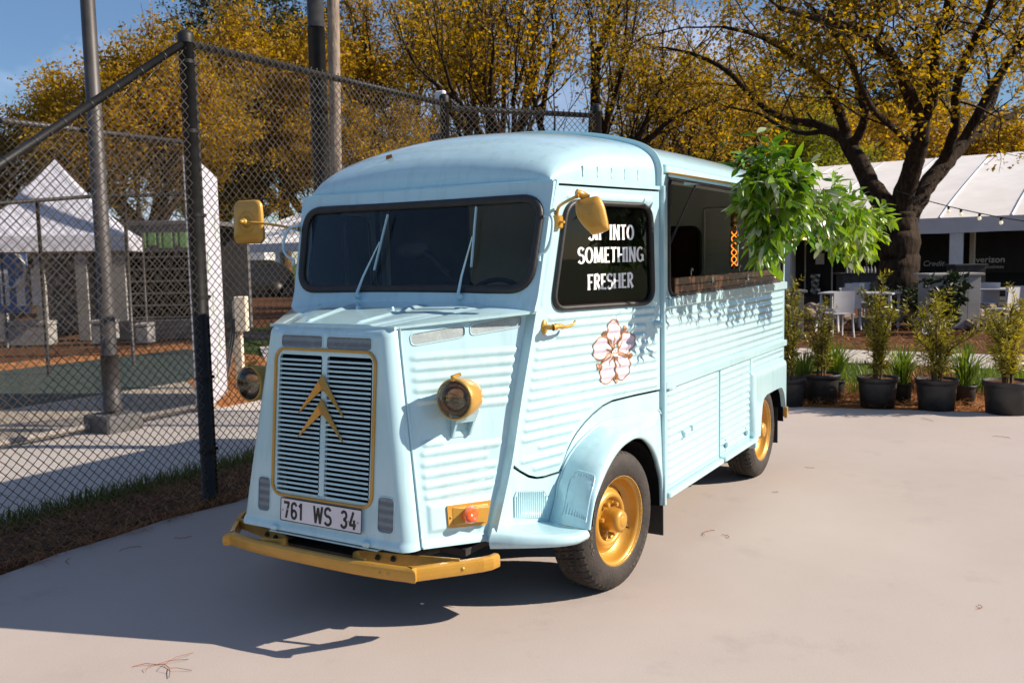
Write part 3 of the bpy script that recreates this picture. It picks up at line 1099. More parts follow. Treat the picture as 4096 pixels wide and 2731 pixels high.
# drip rail over door and windscreen
for s in (1, -1):
    vpart('drip_rail', MB().sweep([(s * (XS - DM * (YB - y) - .004), y, 1.968) for y in np.linspace(-.27, .515, 12)],
                                  [(-.012, -.006), (.012, -.006), (.012, .012), (-.012, .006)]), P)
vpart('drip_rail', MB().sweep([(x, -.268 - .006 * (1 - (x / .74) ** 2), 1.972) for x in np.linspace(-.752, .752, 16)], [(-.010, -.007), (.012, -.007), (.010, .008), (-.010, .008)]), P)
# hoop where cab and body meet
for s in (1, -1):
    vpart('body_flange', MB().bbox((min(s * (XS - .03), s * (XS + .022)), .528, .285), (max(s * (XS - .03), s * (XS + .022)), .548, 1.985), .004), P)
hp = [(.946, .538, 1.95), (.946, .538, 2.03)] + [(x * 1.012, .538, z + .006) for x, z in sec[2:]]
hp = hp + [(-x, y, z) for x, y, z in hp[-2::-1]]
hoop = MB()
P0 = [Vector(q) for q in hp]
inn, out = [], []
for i, q in enumerate(P0):
    t = (P0[min(i + 1, len(P0) - 1)] - P0[max(i - 1, 0)]).normalized()
    nn = Vector((t.z, 0, -t.x))
    out.append(q + nn * .016); inn.append(q - nn * .02)
n = len(P0)
vv = [(p.x, .527, p.z) for p in out] + [(p.x, .549, p.z) for p in out] + [(p.x, .527, p.z) for p in inn] + [(p.x, .549, p.z) for p in inn]
hoop.add(vv, [(i, i + 1, n + i + 1, n + i) for i in range(n - 1)] + [(2 * n + i, 2 * n + i + 1, i + 1, i) for i in range(n - 1)] + [(n + i, n + i + 1, 3 * n + i + 1, 3 * n + i) for i in range(n - 1)], True)
vpart('roof_hoop', hoop, P)

# ---- windscreen panel -------------------------------------------------
wmap = screen_map()
wso = [(-.742, 1.385), (.742, 1.385), (.770, 1.970), (-.770, 1.970)]
wsh = rquad([(-.700, 1.484), (.700, 1.484), (.722, 1.895), (-.722, 1.895)], .105, 8)
def ws_extra(U, V):
    return .012 * np.clip((1.47 - V) / .07, 0, 1) ** 1.5 + .004 * np.clip((V - 1.93) / .04, 0, 1)
pn = vpart('windscreen_panel', sheet(lin(-.775, .775, .0155), lin(1.38, 1.975, .0125), wmap, (), wso, [wsh], .03, ws_extra))
vpart('gasket', ring(wsh, wmap, .004, .021, 8, (1.0, .7)), MT['rubber'])
gl = plate(rquad([(-.695, 1.489), (.695, 1.489), (.717, 1.890), (-.717, 1.890)], .10, 8), wmap, -.004, .000)
vpart('windscreen', gl, MT['glass_ws'])
for s in (1, -1):      # A-pillars: forward facing flange beside nose and screen
    ln = [(-.695, .389), (-.585, .709), (-.509, 1.013), (-.408, 1.392), (-.352, 1.642), (-.259, 1.976)]
    mb = MB()
    A, B, Cc, D = [], [], [], []
    for y, z in [(q.x, q.y) for q in smooth_line([(*q, 0) for q in ln], 4)]:
        xd = XS - DM * (YB - y)
        dep = .050 if z < 1.39 else .050 - .030 * (z - 1.39) / .58
        A.append((s * (xd - dep), y - .004, z)); B.append((s * (xd + .010), y - .012, z))
        Cc.append((s * (xd + .012), y + .006, z)); D.append((s * (xd - dep), y + .016, z))
    n = len(A)
    mb.add(A + B + Cc + D, [(q * n + i, q * n + i + 1, ((q + 1) % 4) * n + i + 1, ((q + 1) % 4) * n + i) for q in range(4) for i in range(n - 1)] + [(0, n, 2 * n, 3 * n), (n - 1, 4 * n - 1, 3 * n - 1, 2 * n - 1)], True)
    vpart('pillar', mb)
# wipers
for (bx, bz, ex, ez, t0, t1) in ((-.278, 1.452, -.168, 1.718, (-.188, 1.577), (-.141, 1.853)), (.339, 1.450, .383, 1.729, (.390, 1.587), (.383, 1.868))):
    f = lambda x, z, h: tuple(float(c) for c in wmap(np.array(x), np.array(z), np.array(h)))
    wp = vpart('wiper', MB().tube([f(bx, bz, .026), f(bx + (ex - bx) * .35, bz + (ez - bz) * .35, .034), f(ex, ez, .022)], [.009, .006, .0035], 6)
               .lathe([(0, .02), (.014, .018), (.018, .008), (.020, -.012)], 14, frame(f(bx, bz, .010), (0, -1, .2))), P)
    vpart('blade', MB().sweep([f(*t0, .014), f(*t1, .014)], [(-.004, -.004), (.004, -.004), (.003, .006), (-.003, .006)], (0, -1, 0)), P, wp)
# grab handles on the pillars
for s in (1, -1):
    pts = [(s * .748, -.348, 1.812), (s * .790, -.372, 1.812), (s * .812, -.392, 1.775), (s * .812, -.415, 1.70), (s * .785, -.412, 1.655), (s * .752, -.405, 1.640), (s * .750, -.408, 1.61)]
    vpart('grab_handle', MB().tube(smooth_line(pts, 5), .0075, 8), P)

# ---- bonnet -----------------------------------------------------------
def bonnet_map(U, V, h):
    t = V
    W = .352 + (.738 - .352) * t
    x = U * W
    y = -.955 + (.955 - .430) * t - .012 * (1 - t) * (1 - U ** 2)
    z = 1.348 + .040 * t + .030 * (1 - U ** 4) * np.sin(np.clip(t, 0, 1) * 1.45) + h
    return x, y, z
bon = vpart('bonnet', sheet(lin(-1, 1, .025), lin(0, 1, .02), bonnet_map,
            [(-.40, .02, -.30, .80, .045, .010), (.40, .02, .30, .80, .045, .010), (-.80, .0, -.72, .95, .02, -.005), (.80, .0, .72, .95, .02, -.005)], None, (), .012,
            lambda U, V: .007 / (1 + np.exp((np.abs(U) - .66) * 60))))
vpart('bonnet_lip', MB().sweep([bonnet_map(np.array(u), np.array(-.012), np.array(-.006)) for u in np.linspace(-1.04, 1.04, 12)], [(-.008, -.006), (.008, -.006), (.008, .006), (-.008, .006)]), P, bon)
for x in (-.10, .11):
    vpart('washer_jet', MB().lathe([(0, .016), (.006, .015), (.008, .006), (.010, 0)], 10, frame((x, -.66, 1.398), (0, 0, 1))), P, bon)

# ---- nose sides -------------------------------------------------------
nose_ribs = []
zs = lambda z, s: ((z - .435) / .907 * (1 - s) + (z - .40) / .985 * s)
for z, a, b in ((1.212, .057, .975), (1.167, .057, .975), (1.122, .059, .975), (1.077, .061, .98), (1.032, .065, .98), (.991, .60, .985), (.848, .11, .36), (.811, .078, .985), (.766, .074, .86), (.7205, .077, .985), (.676, .077, .985), (.632, .086, .985)):
    nose_ribs.append((a, zs(z, a), b, zs(z, b), .0165, .009))


class _NR:
    pass


def nose_relief(U, V):
    H = np.zeros(U.shape)
    for (s0, t0, s1, t1, hw, h) in nose_ribs:
        # metric: s spans about .40 m, t about .93 m
        ks, kt = .42, .93
        H = np.maximum(H, relief(U * ks, V * kt, [(s0 * ks, t0 * kt, s1 * ks, t1 * kt, hw, h)]))
    # raised panel for the indicator
    r = np.minimum(np.minimum((U - .10) * .42, (.975 - U) * .42), np.minimum((V - .052) * .93, (.195 - V) * .93))
    H = np.maximum(H, .012 * np.clip(r / .02, 0, 1))
    H = np.maximum(H, .010 * np.clip((.028 - V) / .02, 0, 1))
    return H


def vent_outline(pts, r=.02):
    """Rounded quad in (s, t) patch space."""
    q = [(s * .42, t * .93) for s, t in pts]
    return [(a / .42, b / .93) for a, b in rquad(q, r, 5)]


for sgn in (1, -1):
    nm = nose_map(sgn)
    vents = [vent_outline([(.079, .908), (.508, .919), (.497, .976), (.072, .965)]), vent_outline([(.547, .921), (.975, .932), (.962, .988), (.541, .976)])]
    pan = vpart('nose_panel', sheet(lin(0, 1.06, .02), lin(-.008, 1.0, .0062), nm, (), None, vents, .012, nose_relief))
    for vo in vents:
        vpart('vent_screen', plate(vo, nm, -.006, -.002), MT['screen_side'], pan)
        vpart('vent_rim', ring(vo, nm, .0005, .0032, 6), P, pan)
    vpart('seam_bead', MB().tube([nm(0.0, t, .004) for t in np.linspace(0, 1, 12)], .006, 6), P, pan)
    # indicator in its tapered housing
    iq = vent_outline([(.372, .072), (.945, .066), (.950, .172), (.345, .172)], .010)
    ind = vpart('indicator', plate(iq, nm, .012, .020), MT['gold'])
    f3 = lambda s, t, h: Vector(tuple(float(c) for c in nm(np.array(s), np.array(t), np.array(h))))
    # tapered cowl: raised ridge at the rear end, open well at the front
    cw = MB()
    base = [f3(.43, .083, .021), f3(.90, .078, .021), f3(.90, .160, .021), f3(.42, .160, .021)]
    top = [f3(.60, .094, .048), f3(.86, .088, .060), f3(.86, .150, .060), f3(.60, .150, .048)]
    cw.add([tuple(v) for v in base + top], [(1, 2, 6, 5), (2, 3, 7, 6), (0, 1, 5, 4), (4, 5, 6, 7), (3, 0, 4, 7)], True)
    cc, nn = f3(.655, .124, .030), (f3(.655, .124, .1) - f3(.655, .124, 0)).normalized()
    ax = (nn * .55 + Vector((0, -.85, 0))).normalized()
    vpart('cowl', cw, MT['gold'], ind)
    vpart('lens', MB().lathe([(.037, -.03), (.037, .0), (.035, .012), (.031, .022), (.026, .036), (.018, .050), (.008, .057), (0, .059)], 24, frame(cc + ax * .018, ax)), MT['amber'], ind)
    for q in ((.395, .118, .020), (.925, .120, .020)):
        vpart('screw', MB().lathe([(0, .005), (.005, .004), (.006, 0)], 8, frame(f3(*q), nn)), MT['gold_dull'], ind)
    # headlamp on its bracket
    c = Vector((sgn * .602, -.886, 1.045))
    M = frame(c, (sgn * .04, -1, .02))
    lamp = vpart('headlamp', MB().lathe([(.080, .0), (.086, -.004), (.0875, -.018), (.086, -.04), (.080, -.085), (.066, -.125), (.044, -.15), (0, -.158)], 36, M), MT['gold'] if sgn > 0 else MT['gold_dull'])
    vpart('rim', MB().lathe([(.078, .006), (.084, .008), (.088, .002), (.088, -.012)], 36, M), MT['gold_dull'], lamp)
    vpart('lens', MB().lathe([(.079, .006), (.074, .014), (.060, .024), (.040, .031), (.018, .034), (0, .035)], 36, M), MT['lens'], lamp)
    vpart('reflector', MB().lathe([(.078, .002), (.072, -.02), (.055, -.045), (.03, -.06), (0, -.064)], 32, M), MT['reflector'], lamp)
    fl = MB()
    for k in range(9):
        x = -.032 + .008 * k
        fl.tube([M @ Vector((-.012 - .03 * (1 - abs(k - 4) / 6), x, .0245)), M @ Vector((-.002, x, .0285))], .0016, 4)
        fl.tube([M @ Vector((.006, x, .0285)), M @ Vector((.012 + .022 * (1 - abs(k - 4) / 6), x, .0265))], .0016, 4)
    vpart('lens_flute', fl, MT['reflector'], lamp)
    vpart('lamp_clip', MB().tube([c + Vector((0, -.006, .080)), c + Vector((0, -.012, .095)), c + Vector((0, .045, .100))], [.008, .010, .008], 8, squash=(1, 1)), MT['gold'], lamp)
    br = MB()
    for s0 in (.405, .585):
        q = [f3(s0, .472, .002), f3(s0, .472, .016), f3(s0, .53, .045), f3(s0, .585, .075), f3(s0, .585, .002)]
        q2 = [p + (f3(s0 + .02, .5, 0) - f3(s0, .5, 0)) for p in q]
        br.add([tuple(v) for v in q + q2], [(0, 1, 2, 3, 4), (9, 8, 7, 6, 5)] + [(k, (k + 1) % 5, 5 + (k + 1) % 5, 5 + k) for k in range(5)], True)
    q = [f3(.405, .470, .004), f3(.605, .470, .004), f3(.605, .495, .004), f3(.405, .495, .004)]
    br.add([tuple(v) for v in q], [(0, 1, 2, 3)], True)
    q = [f3(.405, .535, .048), f3(.605, .535, .048), f3(.605, .585, .078), f3(.405, .585, .078)]
    br.add([tuple(v) for v in q], [(0, 1, 2, 3)], True)
    br.tube([f3(.5, .56, .0), c + Vector((0, .07, -.06))], .03, 10)
    vpart('bracket', br, P, lamp)

# ---- grille panel ------------------------------------------------------
def front_map(u, v, h):
    """u -1..1 across, v = z; flat face with rounded corners and a rolled top."""
    u = np.asarray(u, float); v = np.asarray(v, float)
    zc = np.minimum(v, 1.345)
    f = (zc - .435) / (1.342 - .435)
    flat = .440 + (.305 - .440) * f
    seam = .503 + (.357 - .503) * f
    ysm = -1.011 + (.080) * f
    yf = -1.068 + .0971 * (zc - .584)
    au = np.abs(u)
    k = np.clip((au - .82) / .18, 0, 1)
    x = np.where(au <= .82, au / .82 * flat, flat + (seam - flat) * np.sin(k * math.pi / 2))
    y = np.where(au <= .82, yf, ysm + (yf - ysm) * np.cos(k * math.pi / 2))
    # rolled top edge
    rt = np.clip((v - 1.305) / .040, 0, 1)
    back = 1 - np.sqrt(np.clip(1 - rt ** 2, 0, 1))
    y = y + back * .045
    # rolled bottom
    rb = np.clip((.462 - v) / .03, 0, 1)
    y = y - .010 * np.sin(rb * math.pi / 2) + .0 * h
    return np.sign(u) * x, y - h, v


def gu(x, z):
    f = (z - .435) / .907
    return x / (.440 + (.305 - .440) * f) * .82


def gout(x0, x1, z0, z1, r):
    return [(gu(x, z), z) for x, z in rrect(x0, x1, z0, z1, r, 5)]


slots = [gout(-.264, -.012, .603, 1.216, .008), gout(.018, .270, .603, 1.216, .008)]
vents = [gout(-.258, -.011, 1.248, 1.305, .016), gout(.012, .266, 1.246, 1.303, .016), gout(-.381, -.303, .498, .655, .022), gout(.322, .410, .494, .645, .022)]
us = np.r_[np.linspace(-1, -.80, 14), np.linspace(-.79, .79, 110), np.linspace(.80, 1, 14)]
vs = np.r_[lin(.428, 1.30, .0085), lin(1.306, 1.345, .0035)]
fp = vpart('grille_panel', sheet(us, vs, front_map, (), None, slots + vents, .014))
gm = grille_map()
for o, mt in zip(vents, ['screen_front'] * 4):
    vpart('vent_screen', plate(o, front_map, -.006, -.002), MT[mt], fp)
    vpart('vent_rim', ring(o, front_map, .0005, .0032, 6), P, fp)
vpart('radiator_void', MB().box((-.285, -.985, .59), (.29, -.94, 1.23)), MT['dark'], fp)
GR = vpart('grille', ring(rrect(-.288, .290, .586, 1.242, .055, 8), gm, .003, .0075, 8), MT['gold'])
slat = MB()
slat.add([(-.126, -.005, .0030), (.126, -.005, .0030), (.126, -.003, -.0048), (-.126, -.003, -.0048), (-.124, .001, .0046), (.124, .001, .0046), (-.124, .004, -.0052), (.124, .004, -.0052)],
         [(0, 3, 2, 1), (4, 0, 1, 5), (3, 6, 7, 2)], False)
slat_me = slat.mesh('louvre_slat', True)
slat_me.materials.append(P)
for k in range(29):
    z = 1.2005 - .0211 * k - .0068
    for cx in (-.138, .144):
        so = bpy.data.objects.new('louvre_slat', slat_me)
        COL.objects.link(so); so.parent = GR
        so.location = (cx, GY(z), z)
vpart('grille_rib', MB().bbox((-.012, GY(.9) - .034, .60), (.018, GY(.9) - .030, .602), .001), P, GR)
# double chevron emblem
for dz in (0.0, -.106):
    ch = MB()
    for s in (-1, 1):
        O, I, T, Mx = (0, 1.140 + dz, .004), (0, 1.072 + dz, .004), (s * .134, .957 + dz, .004), (0, 1.108 + dz, .030)
        Tm = (s * .130, .962 + dz, .012)
        g3 = lambda q: tuple(float(c) for c in gm(np.array(q[0]), np.array(q[1]), np.array(q[2] + .006)))
        ch.add([g3(O), g3(I), g3(T), g3(Mx), g3(Tm)], [(0, 3, 4, 2) if s > 0 else (2, 4, 3, 0), (3, 1, 2, 4) if s > 0 else (4, 2, 1, 3)], True)
    vpart('emblem_chevron', ch, MT['gold'], GR, False)
# number plate
NPp = vpart('number_plate', plate(rrect(-.222, .247, .478, .577, .004, 2), gm, .010, .014), MT['plate'])
vpart('plate_border', ring(rrect(-.222, .247, .478, .577, .004, 2), gm, .014, .0022, 4), MT['ink'], NPp)
for txt, u0, w in (('761', -.205, .116), ('WS', -.026, .105), ('34', .131, .088)):
    for mb in lettering(txt, gm, u0, .490, .074, w, .0125, 0, .0146, .14):
        vpart('character', mb, MT['ink'], NPp)
for x, z in ((-.209, .523), (-.176, .530), (.176, .520), (.228, .522)):
    vpart('screw', MB().lathe([(0, .003), (.004, .002), (.005, 0)], 8, frame(tuple(float(c) for c in gm(np.array(x), np.array(z), np.array(.0145))), (0, -1, 0))), MT['steel'], NPp)
for x in (-.255, .28):
    vpart('apron_catch', MB().bbox((x - .018, -1.110, .428), (x + .018, -1.085, .452), .005), P, fp)
vpart('apron_lip', MB().bbox((-.30, -1.09, .412), (.33, -1.06, .420), .002), P, fp)

# ---- bumper -----------------------------------------------------------
bp = [(-.74, -.80, .354), (-.715, -.875, .354), (-.535, -1.098, .354), (-.505, -1.121, .354), (-.25, -1.150, .354), (.25, -1.150, .354), (.505, -1.121, .354), (.535, -1.098, .354), (.715, -.875, .354), (.74, -.80, .354)]
bp = [tuple(q) for q in smooth_line(bp, 3)]
prof = [(-.012, -.030), (.006, -.030), (.015, -.024), (.017, -.010), (.017, .010), (.015, .022), (.006, .030), (-.012, .030)]
BU = vpart('bumper', MB().sweep(bp, prof), MT['gold'])
for s in (1, -1):
    st = [(s * .655, -.955, .372), (s * .40, -1.02, .372), (s * .24, -1.055, .372), (s * .205, -1.08, .372), (s * .225, -1.115, .372), (s * .30, -1.132, .372)]
    vpart('bracket', MB().sweep([tuple(q) for q in smooth_line(st, 4)], [(-.004, -.026), (.004, -.026), (.004, .022), (-.004, .022)]), MT['gold_dull'], BU)
    vpart('chassis_arm', MB().bbox((s * .27 - .03, -1.03, .36), (s * .27 + .03, -.55, .41), .004), MT['under'], BU)
    for x, y in ((s * .30, -1.046), (s * .37, -1.030)):
        vpart('bolt', MB().lathe([(0, .014), (.008, .013), (.009, .004), (.014, .003), (.014, 0)], 6, frame((x, y - .004, .372), (0, -1, 0))), MT['under'], BU)
    for x, y in ((s * .395, -1.152), (s * .435, -1.147), (s * .665, -.955)):
        d = (0, -1, 0) if abs(x) < .5 else (s * .78, -.62, 0)
        vpart('rivet', MB().lathe([(0, .006), (.006, .005), (.009, .002), (.010, 0)], 12, frame((x + (s * .006 if abs(x) > .5 else 0), y - .002 if abs(x) > .5 else y, .354), d)), MT['gold_dull'], BU)
# underside
un = MB().box((-.58, -.80, .345), (.58, 3.0, .375)).box((-.80, .62, .345), (.80, 2.1, .375)).box((-.30, -1.02, .30), (.30, -.2, .345)).box((-.5, .7, .24), (.5, 2.2, .34))
un.tube([(-.85, 0, .34), (.85, 0, .34)], .035, 10).tube([(-.80, 2.535, .34), (.80, 2.535, .34)], .03, 10)
un.tube([(.40, -.95, .375), (.46, -.40, .36)], .035, 14)
vpart('chassis', un, MT['under'])
# ---- cab doors ---------------------------------------------------------
DOOR = [(-.567, .712), (-.52, .676), (-.47, .646), (-.42, .628), (-.37, .623), (-.275, .626), (-.246, .662), (-.212, .722), (-.178, .764), (-.143, .796), (-.09, .833), (-.028, .866),
        (.05, .897), (.126, .912), (.30, .917), (.520, .918), (.520, 1.952), (-.252, 1.952), (-.334, 1.642), (-.391, 1.392), (-.492, 1.013)]
DRIBS = [rib(a, b, z, .0155, .0085) for z, a, b in (
    (1.346, -.333, .478), (1.308, -.185, .478), (1.2625, -.283, .40), (1.217, -.416, .40), (1.172, -.426, .495), (1.1275, -.438, .495), (1.083, -.449, .495), (1.038, -.460, .496), (.993, -.472, .497),
    (.948, -.483, .498), (.902, -.494, -.030), (.856, -.506, -.105), (.810, -.518, -.165), (.764, -.416, -.205), (.7165, -.528, -.235), (.671, -.452, -.256))]
DRIBS += [(-.196, 1.903, .462, 1.903, .020, .009), (-.283, 1.745, -.372, 1.40, .016, .007), (.466, 1.86, .471, 1.74, .012, .006)]
WIN = rquad([(-.306, 1.388), (.455, 1.380), (.438, 1.878), (-.196, 1.880)], .085, 8)
WIN_IN = rquad([(-.295, 1.396), (.447, 1.388), (.430, 1.870), (-.190, 1.872)], .080, 8)


def on_relief(fm, ribs):
    def f(u, v, h):
        u = np.asarray(u, float); v = np.asarray(v, float)
        return fm(u, v, np.asarray(h, float) + relief(np.atleast_1d(u), np.atleast_1d(v), ribs).reshape(u.shape))
    return f


def disc(fm, cx, cy, rx, ry, rot, h, rings=7, segs=30, shape=None):
    """Filled petal laid on a mapped sheet."""
    vs, F = [], []
    c, s = math.cos(rot), math.sin(rot)
    for i in range(rings + 1):
        for k in range(segs):
            a = 2 * math.pi * k / segs
            q = (shape(a) if shape else 1.0) * max(i / rings, .01)
            x, y = rx * math.cos(a) * q, ry * math.sin(a) * q
            vs.append(tuple(float(t) for t in fm(np.array(cx + c * x - s * y), np.array(cy + s * x + c * y), np.array(h))))
    for i in range(rings):
        for k in range(segs):
            k2 = (k + 1) % segs
            F.append((i * segs + k, (i + 1) * segs + k, (i + 1) * segs + k2, i * segs + k2))
    return MB().add(vs, F)


def ribbon(fm, pts, wd, h, closed=False):
    Pp = [Vector(p) for p in pts]; n = len(Pp); Ls, Rs = [], []
    for i in range(n):
        t = (Pp[(i + 1) % n] - Pp[i - 1]) if closed else (Pp[min(i + 1, n - 1)] - Pp[max(i - 1, 0)])
        t.normalize(); nn = Vector((-t.y, t.x)); w = (wd[i] if hasattr(wd, '__len__') else wd) / 2
        Ls.append(Pp[i] + nn * w); Rs.append(Pp[i] - nn * w)
    vs = [tuple(float(t) for t in fm(np.array(p.x), np.array(p.y), np.array(h))) for p in Ls + Rs]
    return MB().add(vs, [(n + i, n + (i + 1) % n, (i + 1) % n, i) for i in range(n if closed else n - 1)])


DOORS = []
for s in (1, -1):
    dm = door_map(s)
    us = lin(-.572, .523, .0085); vs = np.r_[np.arange(.618, 1.37, .0056), lin(1.376, 1.955, .0095)]
    dr = vpart('cab_door', sheet(us, vs, dm, DRIBS, DOOR, [WIN], .018))
    DOORS.append(dr)
    vpart('gasket', ring(WIN, dm, .003, .0175, 8, (1, .8)), MT['rubber'], dr)
    vpart('window_glass', plate(WIN_IN, dm, -.006, -.003), MT['glass_side'], dr)
    vpart('pane_edge', MB().add([dm(np.array(y), np.array(z), np.array(-.012)) for y, z in ((.118, 1.392), (.150, 1.392), (.140, 1.872), (.112, 1.872))], [(0, 1, 2, 3)], True), MT['grey'], dr)
    # check strap dome, hinge pips
    f = lambda u, v, h: tuple(float(c) for c in dm(np.array(u), np.array(v), np.array(h)))
    vpart('hinge_cap', MB().lathe([(0, .030), (.012, .028), (.020, .018), (.024, 0)], 16, frame(f(.490, 1.264, 0), (s, -DM, 0))), P, dr)
    # lever handle
    o = Vector(f(-.358, 1.310, 0)); nn = Vector((s / _dn, -DM / _dn, 0)); tt = Vector((s * DM / _dn, 1 / _dn, 0))
    hd = MB()
    hd.lathe([(0, .010), (.016, .009), (.019, .004), (.020, 0)], 20, frame(o, nn, (0, 0, 1)) @ Matrix.Diagonal((1.75, 1, 1, 1)))
    hd.tube([o, o + nn * .045, o + nn * .062], [.012, .012, .015], 12)
    hd.tube(smooth_line([o + nn * .058 - tt * .004, o + nn * .064 + tt * .03 + Vector((0, 0, .004)), o + nn * .064 + tt * .075 - Vector((0, 0, .002)), o + nn * .062 + tt * .125 + Vector((0, 0, .004)), o + nn * .06 + tt * .150 + Vector((0, 0, .020))], 5),
            [.016] * 4 + [.012] * 5 + [.008] * 5 + [.006] * 7, 10)
    vpart('door_handle', hd, MT['gold'], dr)
    if s == 1:
        dd = on_relief(dm, DRIBS)
        gm2 = lambda u, v, h: dm(u, v, h - .003)
        for txt, u0, w, z in (('SIP INTO', -.040, .346, 1.704), ('SOMETHING', -.116, .502, 1.594), ('FRESHER', -.050, .348, 1.465)):
            for mb in lettering(txt, gm2, u0, z, .0745, w, .0165, .30, .0012, .10, .55):
                vpart('letter', mb, MT['white_vinyl'], dr)
        # blossom decal
        fl = []
        pet = [(.134, 1.248, .054, .064, 0), (.045, 1.178, .074, .054, .15), (.229, 1.188, .070, .054, .25), (.086, 1.070, .058, .074, -.30), (.197, 1.076, .058, .070, .30)]
        lob = lambda a: 1 + .06 * math.cos(3 * a + .5)
        for k, (cx, cy, rx, ry, ro) in enumerate(pet):
            vpart('petal', disc(dd, cx, cy, rx, ry, ro, .0014 + .0002 * k, shape=lob), MT['petal'], dr)
            c_, s_ = math.cos(ro), math.sin(ro)
            ol = []
            for q in range(40):
                a = 2 * math.pi * q / 40
                x, y = rx * lob(a) * math.cos(a), ry * lob(a) * math.sin(a)
                ol.append((cx + c_ * x - s_ * y, cy + s_ * x + c_ * y))
            vpart('petal_outline', ribbon(dd, ol, .0072, .0028 + .0002 * k, True), MT['bronze'], dr)
        C0 = Vector((.138, 1.150))
        for k, (ang, ln, wd) in enumerate(((92, .085, .007), (162, .075, .008), (35, .080, .008), (232, .080, .008), (-62, .085, .008), (-88, .125, .011), (55, .10, .013), (128, .10, .013), (205, .115, .013), (-18, .105, .013))):
            a = math.radians(ang); dv = Vector((math.cos(a), math.sin(a)))
            pts = [C0 + dv * (ln * q / 8) for q in range(9)]
            vpart('stamen', ribbon(dd, [tuple(q) for q in pts], [wd * (1 - .5 * q / 8) for q in range(9)], .0042 + .0002 * k), MT['bronze'], dr)
        for k, (bx, by, tx, ty) in enumerate(((.060, 1.247, .088, 1.220), (.214, 1.262, .190, 1.225), (.012, 1.092, .050, 1.112), (.260, 1.120, .215, 1.134), (.146, 1.012, .142, 1.05))):
            vpart('bud', disc(dd, bx, by, .014, .017, 0, .0046 + .0002 * k, 3, 14), MT['bronze'], dr)
            vpart('bud_stalk', ribbon(dd, [(bx, by), ((bx + tx) / 2, (by + ty) / 2), (tx, ty)], .006, .0056 + .0002 * k), MT['bronze'], dr)
        vpart('blossom_eye', disc(dd, C0.x, C0.y, .020, .022, 0, .0066, 3, 20), MT['white_vinyl'], dr)
    # near-black liner that paints the door gaps as deep shade
    ln = MB()
    pl = [(-.70, .40), (-.30, .40), (-.20, .72), (.0, .86), (.525, .86), (.525, 1.37), (-.38, 1.37)]
    ln.add([dm(np.array(a), np.array(b), np.array(-.030)) for a, b in pl], [tuple(range(len(pl)))], True)
    vpart('gap_liner', ln, MT['dark'])
    vpart('gap_liner', MB().sweep([dm(np.array(a), np.array(b), np.array(-.022)) for a, b in ((-.39, 1.36), (-.245, 1.95), (.515, 1.95), (.515, 1.36))], [(-.006, -.014), (.006, -.014), (.006, .014), (-.006, .014)], (s, 0, 0)), MT['dark'])
vpart('dark_pane_cover', MB().add([door_map(-1)(np.array(y), np.array(z), np.array(-.02)) for y, z in ((-.32, 1.37), (.035, 1.37), (.06, 1.90), (-.23, 1.90))], [(0, 1, 2, 3)], True), MT['interior_dark'], DOORS[1])  # dark sheet added so the front half of the pane looks black

